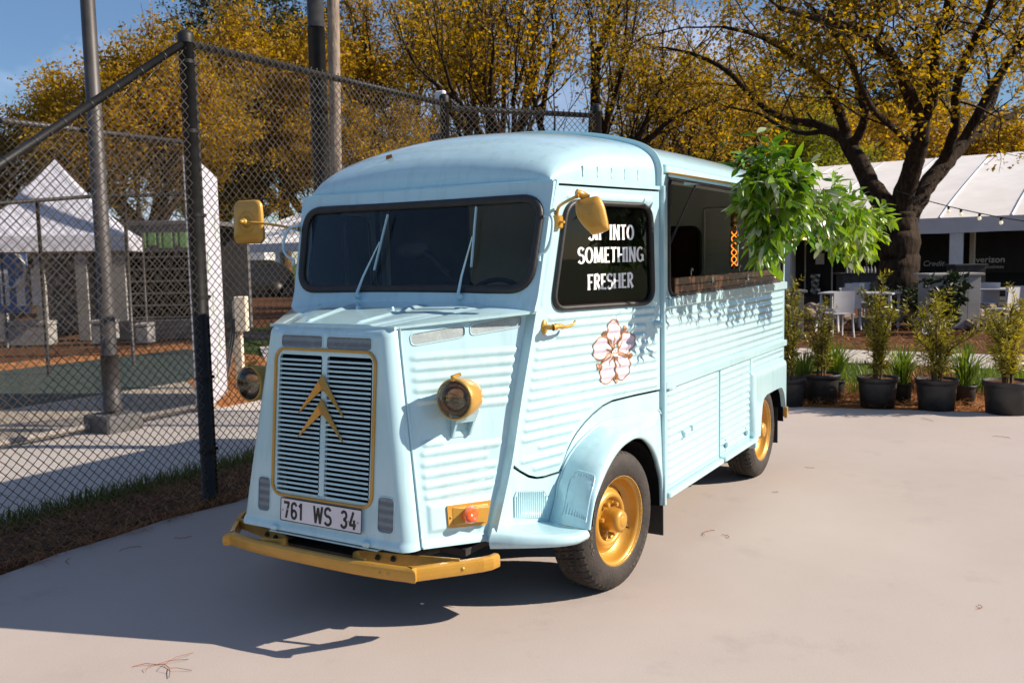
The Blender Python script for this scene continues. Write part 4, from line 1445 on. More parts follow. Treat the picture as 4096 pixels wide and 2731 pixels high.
# ---- front wings --------------------------------------------------------
INNER = [(-.345, .40), (-.305, .50), (-.289, .564), (-.261, .612), (-.224, .670), (-.176, .713), (-.112, .753), (-.012, .796), (.056, .811), (.16, .813), (.30, .813), (.42, .812), (.505, .805), (.523, .70), (.530, .55), (.532, .42), (.533, .30)]
OUTER = [(-.385, .405), (-.368, .455), (-.335, .520), (-.29, .567), (-.240, .610), (-.19, .645), (-.125, .681), (-.036, .712), (.045, .724), (.127, .727), (.20, .716), (.265, .693), (.345, .648), (.415, .588), (.476, .505), (.515, .428), (.530, .290)]
inn = smooth_line([(a, b, 0) for a, b in INNER], 4); ott = smooth_line([(a, b, 0) for a, b in OUTER], 4)
for s in (1, -1):
    dm = door_map(s)
    rows = []
    nI = len(inn)
    for i, (a, b) in enumerate(zip(inn, ott)):
        k = i / (nI - 1)
        xo = .978 - .018 * max(0, (k - .62) / .38)
        pi = Vector([float(c) for c in dm(np.array(a.x), np.array(a.y), np.array(.004))])
        po = Vector((s * xo, b.x, b.y))
        rad = Vector((0, (a.x + b.x) / 2 - .08, (a.y + b.y) / 2 - .32)); rad.normalize()
        bulg = .055 * max(0.0, 1 - k * 1.35)
        pc = Vector((s * (xo + .004), a.x * .55 + b.x * .45, a.y * .62 + b.y * .38)) + rad * bulg
        row = [pi.lerp(pi, 0)]
        for q in range(1, 13):
            t = q / 12
            row.append(pi * (1 - t) ** 2 + pc * 2 * t * (1 - t) + po * t * t)
        # rolled lip
        row.append(po + Vector((-s * .012, 0, 0)) - rad * .006)
        row.append(po + Vector((-s * .030, 0, 0)) + rad * .004)
        rows.append(row)
    m_ = len(rows[0])
    mb = MB().add([tuple(p) for r_ in rows for p in r_], [(i * m_ + k, i * m_ + k + 1, (i + 1) * m_ + k + 1, (i + 1) * m_ + k) for i in range(nI - 1) for k in range(m_ - 1)])
    wg = vpart('front_wing', mb)
    # welt along the joint with the cab
    vpart('wing_welt', MB().tube([dm(np.array(a.x), np.array(a.y), np.array(.006)) for a in inn[:50]], .006, 6), P, wg)
    # inner arch
    hs = MB()
    n = len(ott)
    ar = [(.08 + (b.x - .08) * (.86 if b.x < .08 else .93), .30 + (b.y - .30) * .95) for b in ott]
    hs.add([(s * .955, y, z) for y, z in ar] + [(s * .60, y, z) for y, z in ar], [(i, i + 1, n + i + 1, n + i) for i in range(n - 1)])
    hs.add([(s * .60, y, z) for y, z in ar], [tuple(range(n))], True)
    vpart('wheel_housing', hs, MT['dark'])
    # cab lower panel between door, pillar and wing
    lo = [(-.690, .400), (-.340, .400)] + [(a.x, a.y) for a in inn[:49]] + [(.512, .81), (.512, .906), (.30, .905), (.126, .900), (.05, .885), (-.028, .854), (-.09, .821), (-.143, .784), (-.178, .752), (-.212, .710), (-.246, .652), (-.262, .614), (-.37, .611), (-.42, .616), (-.475, .634), (-.53, .668), (-.577, .700)]
    pnl = vpart('cab_panel', sheet(lin(-.70, .52, .0122), lin(.395, .91, .0085), dm, (), lo, (), .012))
    # ribbed kick plates
    def kick(fm, ou, u0, u1, v0, v1, nr, par):
        cols = 14
        pa, pb = [], []
        for k in range(cols + 1):
            u = u0 - .035 * (u1 - u0) + 1.07 * (u1 - u0) * k / cols
            e = max(0, abs(k / cols - .5) * 2 - .72) / .28
            va, vb = v0(u) - .03 * (v1(u) - v0(u)), v1(u) + .06 * (v1(u) - v0(u)) * (1 - e * e * 4.5)
            pa.append([tuple(float(c) for c in fm(np.array(u), np.array(va + (vb - va) * q / 6), np.array(.0035))) for q in range(7)])
            pb.append([tuple(float(c) for c in fm(np.array(u), np.array(va + (vb - va) * q / 6), np.array(-.004))) for q in range(7)])
        pm_ = MB().add([p for r_ in pa for p in r_], [(i * 7 + q, (i + 1) * 7 + q, (i + 1) * 7 + q + 1, i * 7 + q + 1) for i in range(cols) for q in range(6)])
        edge = pa[0] + [r_[6] for r_ in pa] + pa[-1][::-1]
        pm_.tube(edge, .003, 5)
        pl = vpart('kick_plate', pm_, P, par)
        rr = MB()
        for k in range(nr):
            u = u0 + (u1 - u0) * (k + .5) / nr
            sh = .02 if k in (0, nr - 1) else 0
            a, b = fm(np.array(u), np.array(v0(u)), np.array(.004)), fm(np.array(u), np.array(v1(u) - sh), np.array(.004))
            rr.tube([tuple(float(c) for c in a), tuple(float(c) for c in b)], .0034, 5)
        vpart('plate_rib', rr, P, pl)
    ou = rquad([(-.583, .462), (-.350, .408), (-.350, .553), (-.562, .604)], .03, 5)
    kick(dm, ou, -.562, -.365, lambda u: .474 + (u + .562) * -.24, lambda u: .588 + (u + .562) * -.2, 15, pnl)
    # plate on the wing's front face (between joint and lip)
    I0, I1 = rows[1], rows[11]
    def wing_map(u, v, h, rows=rows):
        i = float(v) * (len(rows) - 1); i0 = min(int(i), len(rows) - 2); fi = i - i0
        t = float(u) * 12; k0 = min(int(t), 11); ft = t - k0
        p = (rows[i0][k0].lerp(rows[i0][k0 + 1], ft)).lerp(rows[i0 + 1][k0].lerp(rows[i0 + 1][k0 + 1], ft), fi)
        return p + Vector((s * .45, -.85, .2)).normalized() * float(h)
    wq = rquad([(.12, .01), (.70, .01), (.66, .20), (.20, .23)], .04, 4)
    kick(wing_map, wq, .17, .64, lambda u: .03, lambda u: .205, 9, wg)
    # step shelf
    it = [(-.70, .452), (-.62, .455), (-.53, .440), (-.44, .422), (-.345, .402)]
    ot = [(.655, -.715, .425), (.75, -.672, .424), (.832, -.620, .420), (.905, -.558, .414), (.955, -.482, .408), (.966, -.395, .405)]
    A = smooth_line([tuple(float(c) for c in dm(np.array(y), np.array(z), np.array(-.004))) for y, z in it], 5)
    Bt = smooth_line([(s * x, y, z) for x, y, z in ot], 4)
    rows2 = []
    for i in range(21):
        a = A[min(int(i * (len(A) - 1) / 20), len(A) - 1)]; b = Bt[min(int(i * (len(Bt) - 1) / 20), len(Bt) - 1)]
        d = Vector((b.x - a.x, b.y - a.y, 0)); d = d.normalized() if d.length > .01 else Vector((s * .4, -.9, 0))
        hh = .058 - .020 * (i / 20)
        rows2.append([a, a.lerp(b, .5) + Vector((0, 0, -.004)), a.lerp(b, .88), b, b + d * .010 - Vector((0, 0, .010)), b + d * .014 - Vector((0, 0, hh * .6)), b + d * .006 - Vector((0, 0, hh)), b - d * .03 - Vector((0, 0, hh + .004)), a - Vector((0, 0, .055))])
    m_ = 9
    vpart('step', MB().add([tuple(p) for r_ in rows2 for p in r_], [(i * m_ + k, i * m_ + k + 1, (i + 1) * m_ + k + 1, (i + 1) * m_ + k) for i in range(20) for k in range(m_ - 1)]))
    vpart('mud_flap', MB().bbox((min(s * .70, s * .955), .545, .115), (max(s * .70, s * .955), .553, .34), .002), MT['rubber'])
    vpart('mud_flap', MB().bbox((min(s * .62, s * .93), 2.985, .16), (max(s * .62, s * .93), 2.993, .45), .002), MT['rubber'])
    vpart('rear_bumper', MB().sweep([(s * .70, 3.09, .40), (s * .93, 3.08, .40), (s * .985, 3.04, .40), (s * .99, 2.985, .40)], [(-.01, -.04), (.01, -.04), (.012, .04), (-.01, .04)]), MT['gold'])

# ---- wheels ---------------------------------------------------------------
RT = .340


def tyre_mesh():
    side = [(.210, -.020), (.216, -.004), (.232, .004), (.258, .008), (.285, .006), (.303, .000), (.312, -.005), (.318, -.008)]
    tread = [(.326, -.012), (.333, -.020)] + [(.338 + .002 * math.sin(math.pi * k / 22), -.027 - .138 * k / 22) for k in range(23)] + [(.333, -.172), (.326, -.180)]
    inner = [(.300, -.192), (.250, -.196), (.210, -.172)]
    prof = side + tread + inner
    na = 300
    V, F = [], []
    for i, (r, h) in enumerate(prof):
        for k in range(na):
            rr = r
            if len(side) <= i < len(side) + len(tread):
                q = i - len(side)
                c = (-h - .027) / .138
                blk = int(max(0, min(4, c * 5)))
                grv = min(abs(c - g) for g in (.2, .4, .6, .8)) < .030
                ph = (k + blk * 2) % 6
                if q >= 2 and q < 25 and grv:
                    rr -= .009
                elif ph == 0 or (ph == 3 and blk in (1, 3)):
                    rr -= .007
            elif i in (len(side) - 1, len(side) - 2) and k % 6 < 2:
                rr += .002; h2 = h
            a = 2 * math.pi * k / na
            V.append((rr * math.cos(a), rr * math.sin(a), h))
    m = len(prof)
    for i in range(m - 1):
        for k in range(na):
            k2 = (k + 1) % na
            F.append((i * na + k, i * na + k2, (i + 1) * na + k2, (i + 1) * na + k))
    me = bpy.data.meshes.new('tyre')
    me.from_pydata(V, [], F)
    sm_ = np.zeros(len(F), bool); sm_[:7 * na] = True
    me.polygons.foreach_set('use_smooth', sm_)
    me.materials.append(MT['tyre'])
    return me


ty_me = tyre_mesh()
rimb = MB().lathe([(.209, -.018), (.214, -.006), (.221, -.001), (.222, -.006), (.214, -.012), (.204, -.016), (.199, -.030), (.196, -.050), (.188, -.060), (.180, -.072), (.168, -.080)], 56)
rimb.lathe([(.170, -.082), (.150, -.074), (.140, -.060), (.128, -.050), (.115, -.050), (.106, -.058), (.102, -.072), (.0, -.074)], 56)
rim_me = rimb.mesh('rim'); rim_me.materials.append(MT['gold'])
hub = MB().lathe([(.060, -.076), (.059, -.020), (.056, .000), (.048, .012), (.034, .018), (.030, .016), (.026, .020), (.010, .021), (.0, .021)], 36)
hub_me = hub.mesh('hub_cap'); hub_me.materials.append(MT['gold'])
nut = MB().lathe([(.013, 0), (.013, .026), (.010, .030), (0, .030)], 6, None, True).lathe([(.018, 0), (.018, .004), (.012, .004)], 14)
nut_me = nut.mesh('wheel_nut', False); nut_me.materials.append(MT['gold'])
slot_me = MB().prism(rrect(-.024, .024, -.005, .005, .0048, 4), 0, .0015).mesh('rim_slot', False); slot_me.materials.append(MT['dark'])
valve_me = MB().tube([(0, 0, 0), (.0, -.008, .030)], .004, 6).mesh('valve'); valve_me.materials.append(MT['rubber'])


def polar_map(R0, z):
    return lambda u, v, h: ((R0 + v) * np.sin(u / R0), (R0 + v) * np.cos(u / R0), z + h)


def sub(name, me, parent, M=None):
    o = bpy.data.objects.new(name, me); COL.objects.link(o); o.parent = parent
    if M is not None:
        o.matrix_local = M
    return o


def wheel(c, s, steer, spin):
    w = bpy.data.objects.new('wheel', ty_me); COL.objects.link(w)
    w.parent = VAN; w.matrix_parent_inverse = Matrix.Translation(parent_origin(VAN)).inverted()
    a = math.radians(steer)
    ax = Vector((s * math.cos(a), -s * math.sin(a) if s > 0 else math.sin(a), 0))
    w.matrix_parent_inverse = Matrix.Identity(4)
    w.matrix_local = Matrix.Translation(-parent_origin(VAN)) @ frame(c, ax, (0, 0, 1)) @ Matrix.Rotation(math.radians(spin), 4, 'Z')
    sub('rim', rim_me, w); sub('hub_cap', hub_me, w)
    for k in range(6):
        t = math.radians(60 * k + 20)
        sub('wheel_nut', nut_me, w, Matrix.Translation((.083 * math.cos(t), .083 * math.sin(t), -.073)))
    for k in range(4):
        t = math.radians(90 * k + 32)
        sub('rim_slot', slot_me, w, Matrix.Rotation(t, 4, 'Z') @ Matrix.Translation((.160, 0, -.0772)) @ Matrix.Rotation(math.radians(22), 4, 'Y') @ Matrix.Rotation(math.radians(90), 4, 'Z'))
    sub('valve', valve_me, w, Matrix.Rotation(math.radians(245), 4, 'Z') @ Matrix.Translation((.178, 0, -.075)))
    return w


WF = wheel((.948, 0, RT), 1, 6.5, 0)
WR = wheel((.940, 2.535, RT), 1, 0, 25)
wheel((-.948, 0, RT), -1, 0, 40)
wheel((-.940, 2.535, RT), -1, 0, 70)
for w in (WF, WR):
    for txt, a0, ln in (('GENERAL', 3.55, .20), ('GRABBER', 5.9, .21)):
        R0 = .262
        for mb in lettering(txt, lambda u, v, h, a0=a0: polar_map(R0, .0085)(u + a0 * R0, v, h), 0, 0, .020, ln * 1.15, .0042, 0, .0004, .14):
            sub('raised_letter', mb.mesh('raised_letter', False), w).data.materials.append(MT['tyre_print'])

# ---- mirrors -----------------------------------------------------------------
mr = vpart('wing_mirror', MB().tube(smooth_line([(.766, -.262, 1.775), (.772, -.270, 1.838), (.812, -.305, 1.862), (.915, -.375, 1.885), (.962, -.405, 1.893)], 5), .0075, 8), MT['gold'])
vpart('mount', MB().bbox((.752, -.290, 1.755), (.790, -.245, 1.815), .006).tube([(.78, -.27, 1.785), (.815, -.285, 1.785)], .007, 8), MT['gold'], mr)
vpart('knuckle', MB().tube([(.945, -.420, 1.905), (.965, -.395, 1.890), (.990, -.385, 1.880)], [.014, .018, .012], 10).tube([(.950, -.43, 1.885), (.955, -.37, 1.90)], .010, 10), MT['gold'], mr)
# shield-shaped housing, glass facing back
Mm = frame((.995, -.395, 1.802), (.30, -.95, .06), (0, 0, 1))      # local z towards the front, x up, y sideways
out = [(.083, -.030), (.078, .000), (.068, .052), (.040, .060), (.0, .055), (-.040, .030), (-.072, .000), (-.082, -.012), (-.080, -.030), (-.066, -.078), (-.045, -.082), (.0, -.074), (.045, -.062), (.075, -.045)]
o2 = [(q.x, q.y) for q in smooth_line([(*p, 0) for p in out + [out[0]]], 3)][:-1]
hs = MB(); n = len(o2)
lay = [(1.0, -.012), (1.0, .004), (.93, .014), (.6, .020), (.02, .022)]
hs.add([tuple(Mm @ Vector((x * k, y * k, h))) for k, h in lay for x, y in o2], [(i * n + k, i * n + (k + 1) % n, (i + 1) * n + (k + 1) % n, (i + 1) * n + k) for i in range(len(lay) - 1) for k in range(n)])
vpart('mirror_housing', hs, MT['gold'], mr)
hs = MB().add([tuple(Mm @ Vector((x * .97, y * .97, -.011))) for x, y in o2], [tuple(range(n))], True)
vpart('mirror_glass', hs, flat_mat('mirror_silver', (.8, .8, .8), .03, 1.0), mr)
mr2 = vpart('wing_mirror', MB().tube([(-.742, -.36, 1.800), (-.93, -.385, 1.832), (-1.105, -.408, 1.855)], .007, 8), MT['gold'])
vpart('mount', MB().lathe([(.0, .016), (.012, .014), (.016, 0)], 12, frame((-.742, -.36, 1.800), (-1, 0, 0))), P, mr2)
M2 = frame((-1.098, -.385, 1.850), (.10, -1, 0), (0, 0, 1))
rr = [(a, b) for a, b in rrect(-.119, .119, -.100, .100, .040, 7)]
hs = MB(); n = len(rr)
lay = [(1.0, -.012), (1.0, .002), (.95, .010), (.60, .014), (.02, .015)]
hs.add([tuple(M2 @ Vector((x * k, y * k * (1 - .06 * x / .119), h))) for k, h in lay for x, y in rr], [(i * n + k, i * n + (k + 1) % n, (i + 1) * n + (k + 1) % n, (i + 1) * n + k) for i in range(len(lay) - 1) for k in range(n)])
vpart('mirror_housing', hs, MT['gold'], mr2)
vpart('ball_joint', MB().lathe([(.060, .012), (.058, .018), (.053, .018), (.050, .013)], 28, M2).lathe([(.034, .013), (.030, .022), (.022, .026), (.020, .040), (.014, .050), (0, .052)], 24, M2).lathe([(.012, .044), (.012, .066), (0, .068)], 12, M2), MT['gold'], mr2)
vpart('mirror_glass', MB().add([tuple(M2 @ Vector((x * .97, y * .97, -.0115))) for x, y in rr], [tuple(range(n))], True), bpy.data.materials['mirror_silver'], mr2)

# ---- serving hatch --------------------------------------------------------------
vpart('gasket', ring(hatch, sm, .002, .011, 6), MT['rubber'])
lid = MB()
xa, za, xb, zb = XS + .006, 2.036, 1.545, 1.905
dirv = Vector((xb - xa, 0, zb - za)).normalized(); nv = Vector((-dirv.z, 0, dirv.x))
def lidpt(k, y, h):
    p = Vector((xa, y, za)) + dirv * k + nv * h
    return (p.x, y, p.z)
LL = math.hypot(xb - xa, zb - za)
lid = MB().add([lidpt(k, y, h) for k in (0, LL) for y in (.622, 2.99) for h in (0, .018)], [(0, 2, 3, 1), (4, 5, 7, 6), (0, 1, 5, 4), (2, 6, 7, 3), (1, 3, 7, 5)], True)
LID = vpart('hatch_lid', lid, P)
vpart('lid_lining', MB().add([lidpt(k, y, h) for k in (.01, LL - .01) for y in (.632, 2.98) for h in (-.012, -.0005)], [(0, 1, 3, 2), (4, 6, 7, 5), (0, 4, 5, 1), (2, 3, 7, 6), (0, 2, 6, 4)], True), MT['wood'], LID)
vpart('lid_trim', MB().tube([lidpt(0.0, .616, .020), lidpt(LL, .616, .020)], .006, 6), MT['gold'], LID)
for y in (.70, 2.90):
    vpart('gas_strut', MB().tube([lidpt(.13, y, -.02), Vector(lidpt(.13, y, -.02)).lerp(Vector((XS - .02, y - .02, 1.66)), .5), (XS - .02, y - .02, 1.66)], [.006, .006, .010], 8), MT['black'], LID)
    vpart('strut_foot', MB().bbox((XS + .07, y - .02, 1.99), (XS + .15, y + .02, 2.01), .004), P, LID)
# folded wooden counter
CO = vpart('serving_counter', MB().bbox((XS - .03, .70, 1.404), (XS + .016, 2.97, 1.416), .003), MT['wood'])
for k, (z0, z1) in enumerate(((1.418, 1.457), (1.460, 1.500))):
    vpart('plank', MB().bbox((XS - .012, .705, z0), (XS + .012, 2.90, z1), .003), MT['wood'], CO)
for y in (1.33, 2.05, 2.72):
    vpart('hinge', MB().bbox((XS + .012, y - .016, 1.436), (XS + .016, y + .016, 1.486), .002).tube([(XS + .017, y, 1.435), (XS + .017, y, 1.487)], .005, 6), MT['steel'], CO)
vpart('hook', MB().tube(smooth_line([(XS - .01, 1.02, 1.50), (XS - .01, 1.02, 1.535), (XS - .01, 1.04, 1.545), (XS - .01, 1.05, 1.53)], 4), .003, 6), MT['steel'], CO)
vpart('hook', MB().tube(smooth_line([(XS - .01, 1.94, 1.50), (XS - .01, 1.94, 1.535), (XS - .01, 1.96, 1.545), (XS - .01, 1.97, 1.53)], 4), .003, 6), MT['steel'], CO)
# inside: floor, lining, rear door with window, bulkhead fittings
inside_mb = MB().box((-.58, -.40, .376), (.58, 3.02, .39)).box((-.93, .62, .377), (-.585, 2.12, .391)).box((.585, .62, .377), (.93, 2.12, .391))
vpart('floor', inside_mb, MT['interior_dark'])
rd = vpart('rear_door', sheet(lin(-.9, .93, .02), lin(.40, 2.2, .02), lambda u, v, h: (u, 3.018 - h, v), [(.36, 1.93 - .05 * k, .66, 1.93 - .05 * k, .018, .008) for k in range(11)], None, [rrect(-.30, .300, 1.436, 1.835, .07, 6)], 0), MT['paint_in'])
vpart('gasket', ring(rrect(-.30, .300, 1.436, 1.835, .07, 6), lambda u, v, h: (u, 3.016 - h, v), 0, .014, 6), MT['rubber'], rd)
vpart('window_glass', plate(rrect(-.31, .31, 1.426, 1.845, .07, 6), lambda u, v, h: (u, 3.020 - h, v), 0, .002), flat_mat('dusky_glass', (.05, .025, .015), .08), rd)
vpart('panel_frame', ring(rrect(.335, .690, 1.40, 1.975, .01, 2), lambda u, v, h: (u, 3.012 - h, v), 0, .010, 4), MT['paint_in'], rd)
vpart('side_lining', MB().box((-.935, .6, .40), (-.915, 3.0, 2.04)), MT['paint_in'])
vpart('roof_lining', MB().add([(x * .97, y, z - .03) for y in (.56, 3.02) for x, z in full], [(k, k + 1, len(full) + k + 1, len(full) + k) for k in range(len(full) - 1)]), MT['paint_in'])
# cab fittings
vpart('dashboard', MB().bbox((-.68, -.42, 1.36), (.68, -.20, 1.455), .02), MT['interior_dark'])
vpart('steering_wheel', MB().tube([(.36 + .19 * math.cos(a), -.18 + .05 * math.sin(a), 1.37 + .15 * math.sin(a)) for a in np.linspace(0, 2 * math.pi, 28)[:-1]], .012, 8, closed=True), MT['rubber'])
for x in (-.42, .42):
    st = MB().bbox((x - .24, .05, .80), (x + .24, .50, .95), .04).bbox((x - .23, .44, .92), (x + .23, .54, 1.50), .04)
    vpart('seat', st, MT['interior_dark'])
mi = vpart('cab_stalk', MB().tube(smooth_line([(.30, -.36, 1.47), (.20, -.33, 1.545), (.10, -.30, 1.62), (.02, -.28, 1.665)], 5), [.012] * 6 + [.018] * 10, 8), MT['rubber'])  # dark curved stalk with an oval head above the dashboard
vpart('stalk_head', MB().lathe([(0, -.05), (.05, -.045), (.085, -.015), (.09, .01), (.06, .03), (0, .035)], 20, frame((-.05, -.275, 1.675), (0, -1, 0), (1, 0, .1)) @ Matrix.Diagonal((1.3, .55, .7, 1))), MT['rubber'], mi)
vpart('bulkhead', MB().box((-.90, .60, 1.10), (-.30, .615, 2.02)).box((.45, .60, .40), (.92, .615, 2.02)), MT['interior_dark'])
# a fallen leaf on the cab roof
LX, LY, LZ = -.29, -.15, 2.150
vl = tag(obj('fallen_leaf', MB().add([(LX - .02, LY, LZ + .004), (LX, LY - .02, LZ + .020), (LX + .02, LY, LZ + .028), (LX + .01, LY + .02, LZ + .015), (LX - .01, LY + .03, LZ + .012)], [(0, 1, 2, 3), (0, 3, 4)], True), MT['rust_leaf']), 'small rust-brown dead leaf lying on the cab roof', 'leaf')
# ------------------------------------------------------------------ ground
def flat_poly(pts, z, sub_=0):
    return MB().add([(x, y, z) for x, y in pts], [tuple(range(len(pts)))], True)


struct('ground', flat_poly([(-300, -300), (300, -300), (300, 300), (-300, 300)], -.034), MT['turf'])
struct('mulch_bed', flat_poly([(-40, 11.2), (24, 11.6), (24, 40), (-40, 70)], -.028), MT['soil'])
struct('mulch_bed', flat_poly([(-40, -14), (-12.4, -14), (-12.4, 11.2), (-40, 11.2)], -.026), MT['soil'])
EDGE = [(14, 8.6), (8, 7.6), (5, 6.85), (3.4, 6.38), (2.5, 6.14), (1.9, 6.0), (1.4, 5.87), (.9, 5.74), (.36, 5.62), (-.6, 5.45), (-2.07, 5.3)]
LEFTE = [(-2.07 + .035 * math.sin(y * 3.1) + .02 * math.sin(y * 7.7), y) for y in np.arange(5.0, -9.0, -.25)]
drv = [(x, y) for x, y in EDGE] + LEFTE + [(-2.07, -10), (16, -10)]
dm_ = MB().add([(x, y, 0) for x, y in drv] + [(x, y, -.05) for x, y in drv], [tuple(range(len(drv)))] + [(i, (i + 1) % len(drv), len(drv) + (i + 1) % len(drv), len(drv) + i)[::-1] for i in range(len(drv))], True)
struct('driveway', dm_, MT['concrete'])
struct('verge', flat_poly([(-3.10, -10), (-2.0, -10), (-2.0, 9), (-3.10, 9)], -.012), MT['soil'])
# walkway of cast slabs
wk = struct('walkway', flat_poly([(-5.30, -10), (-3.03, -10), (-3.03, 9), (-5.30, 9)], -.008), MT['under'])
for k in range(12):
    y0 = -9.5 + 1.52 * k
    sl = obj('slab', MB().bbox((-5.285, y0, -.06), (-3.03, y0 + 1.508, .004), .006), MT['walk'], wk)
struct('court_surround', flat_poly([(-7.6, -12), (-5.30, -12), (-5.30, 3.0), (-7.6, 4.4)], -.006), MT['court_tan'])
struct('court', flat_poly([(-11.5, -12), (-7.6, -12), (-7.6, 4.4), (-8.8, 6.4), (-11.5, 7.6)], -.004), MT['court'])
struct('straw_bed', flat_poly([(-5.30, 3.0), (-5.30, 9), (-7.0, 5.4), (-8.4, 6.9), (-11.5, 8.2), (-12.6, 8.4), (-12.6, -12), (-11.5, -12), (-11.5, 7.6), (-8.8, 6.4), (-7.6, 4.4)], -.010), MT['straw'])
struct('service_slab', flat_poly([(-7.2, 5.6), (-5.8, 7.2), (-8.9, 9.9), (-10.4, 8.4)], -.002), MT['walk'])
struct('lawn', flat_poly([(-10.4, 8.6), (-5.0, 8.4), (-5.0, 12.5), (-13, 14.5), (-15, 11)], -.014), MT['turf'])
# planting bed, grass and path behind the pots
struct('straw_bed', flat_poly([(-6, 4.9), (16, 7.5), (16, 9.8), (-6, 7.5)], -.016), MT['straw'])
struct('lawn', flat_poly([(-6, 7.45), (16, 8.6), (16, 10.9), (-6, 9.75)], -.013), MT['turf'])
pt = struct('footpath', flat_poly([(-14, 9.55), (18, 9.9), (18, 11.8), (-14, 11.35)], -.010), MT['under'])
for k in range(14):
    x0 = -9 + 1.9 * k
    obj('slab', MB().add([(x0, 9.6 + .011 * (x0 + 9), .004), (x0 + 1.885, 9.62 + .011 * (x0 + 9), .004), (x0 + 1.885, 11.42 + .013 * (x0 + 9), .004), (x0, 11.40 + .013 * (x0 + 9), .004)], [(0, 1, 2, 3)], True), MT['walk'], pt)


# ------------------------------------------------------------------ loose cover (blades, needles)
def blades(name, n, area, hgt, wid, mat, lean=.5, flatlie=False, seed=1, z0=0.0):
    """Many thin blades inside a polygon."""
    rg = np.random.default_rng(seed)
    xs_ = [p[0] for p in area]; ys_ = [p[1] for p in area]
    q = rg.uniform((min(xs_), min(ys_)), (max(xs_), max(ys_)), (int(n * 2.2), 2))
    q = q[inside(q[:, 0], q[:, 1], area)][:n]
    n = len(q)
    a = rg.uniform(0, 2 * math.pi, n)
    h = hgt * rg.uniform(.45, 1.2, n)
    d = np.stack([np.cos(a), np.sin(a), np.zeros(n)], 1)
    sd = np.stack([-np.sin(a), np.cos(a), np.zeros(n)], 1) * (wid * rg.uniform(.6, 1.2, n))[:, None]
    base = np.stack([q[:, 0], q[:, 1], np.full(n, z0)], 1)
    if flatlie:
        tilt = rg.uniform(.0, .35, n)
        base[:, 2] += rg.uniform(.002, .03, n)
        tip = base + d * h[:, None] + np.stack([np.zeros(n), np.zeros(n), h * tilt], 1)
        mid = (base + tip) / 2 + np.stack([np.zeros(n), np.zeros(n), .12 * h], 1)
    else:
        ln = lean * rg.uniform(.1, 1, n)
        tip = base + d * (h * ln)[:, None] + np.stack([np.zeros(n), np.zeros(n), h * np.sqrt(np.clip(1 - ln ** 2 * .6, .2, 1))], 1)
        mid = base + (tip - base) * .55 + np.stack([np.zeros(n), np.zeros(n), .10 * h], 1)
    V = np.empty((n, 5, 3))
    V[:, 0] = base - sd; V[:, 1] = base + sd; V[:, 2] = mid + sd * .8; V[:, 3] = mid - sd * .8; V[:, 4] = tip
    I = np.arange(n)[:, None] * 5
    F = np.concatenate([I + np.array([0, 1, 2, 3]), I + np.array([3, 2, 4, 4])])
    F4 = I + np.array([0, 1, 2, 3]); F3 = I + np.array([3, 2, 4])
    me = bpy.data.meshes.new(name)
    me.from_pydata(V.reshape(-1, 3).tolist(), [], F4.tolist() + F3.tolist())
    me.materials.append(mat)
    o = bpy.data.objects.new(name, me); COL.objects.link(o)
    o['kind'] = 'stuff'
    return o


tag(blades('verge_grass', 6500, [(-3.06, -3.5), (-2.75, -3.5), (-2.75, 4), (-3.06, 4)], .10, .0035, MT['grass'], .8, seed=2), 'short green grass edging the walkway behind the fence', 'grass')
tag(blades('verge_straw', 9000, [(-2.85, -3.5), (-2.03, -3.5), (-2.03, 4), (-2.85, 4)], .14, .0025, MT['dry'], flatlie=True, seed=3, z0=-.01), 'dark fallen pine needles heaped under the chain-link fence', 'pine straw')
tag(blades('bed_straw', 9000, [(-2.2, 5.42), (.4, 5.72), (2.5, 6.24), (5.5, 7.05), (5.5, 8.0), (-2.2, 7.4)], .20, .004, MT['dry'], flatlie=True, seed=4, z0=-.012), 'orange pine needles around the black plant pots', 'pine straw')
tag(blades('lawn_grass', 7000, [(-3, 7.4), (8, 8.0), (8, 10.0), (-3, 9.5)], .12, .006, MT['grass'], .8, seed=5, z0=-.012), 'green lawn strip between the pots and the footpath', 'grass')
tag(blades('board_straw', 5000, [(-5.35, 3.1), (-5.35, 5.2), (-6.6, 5.0), (-8.2, 6.6), (-9.5, 7.2), (-8.6, 6.2), (-7.4, 4.4)], .16, .005, MT['dry'], flatlie=True, seed=6, z0=-.008), 'bright orange pine straw beside the white board', 'pine straw')
tag(blades('mulch_litter', 5000, [(-8, 11.6), (8, 11.9), (8, 17), (-8, 17)], .16, .008, MT['dry'], flatlie=True, seed=8, z0=-.03), 'brown leaf litter on the shaded mulch before the tent', 'leaf litter')
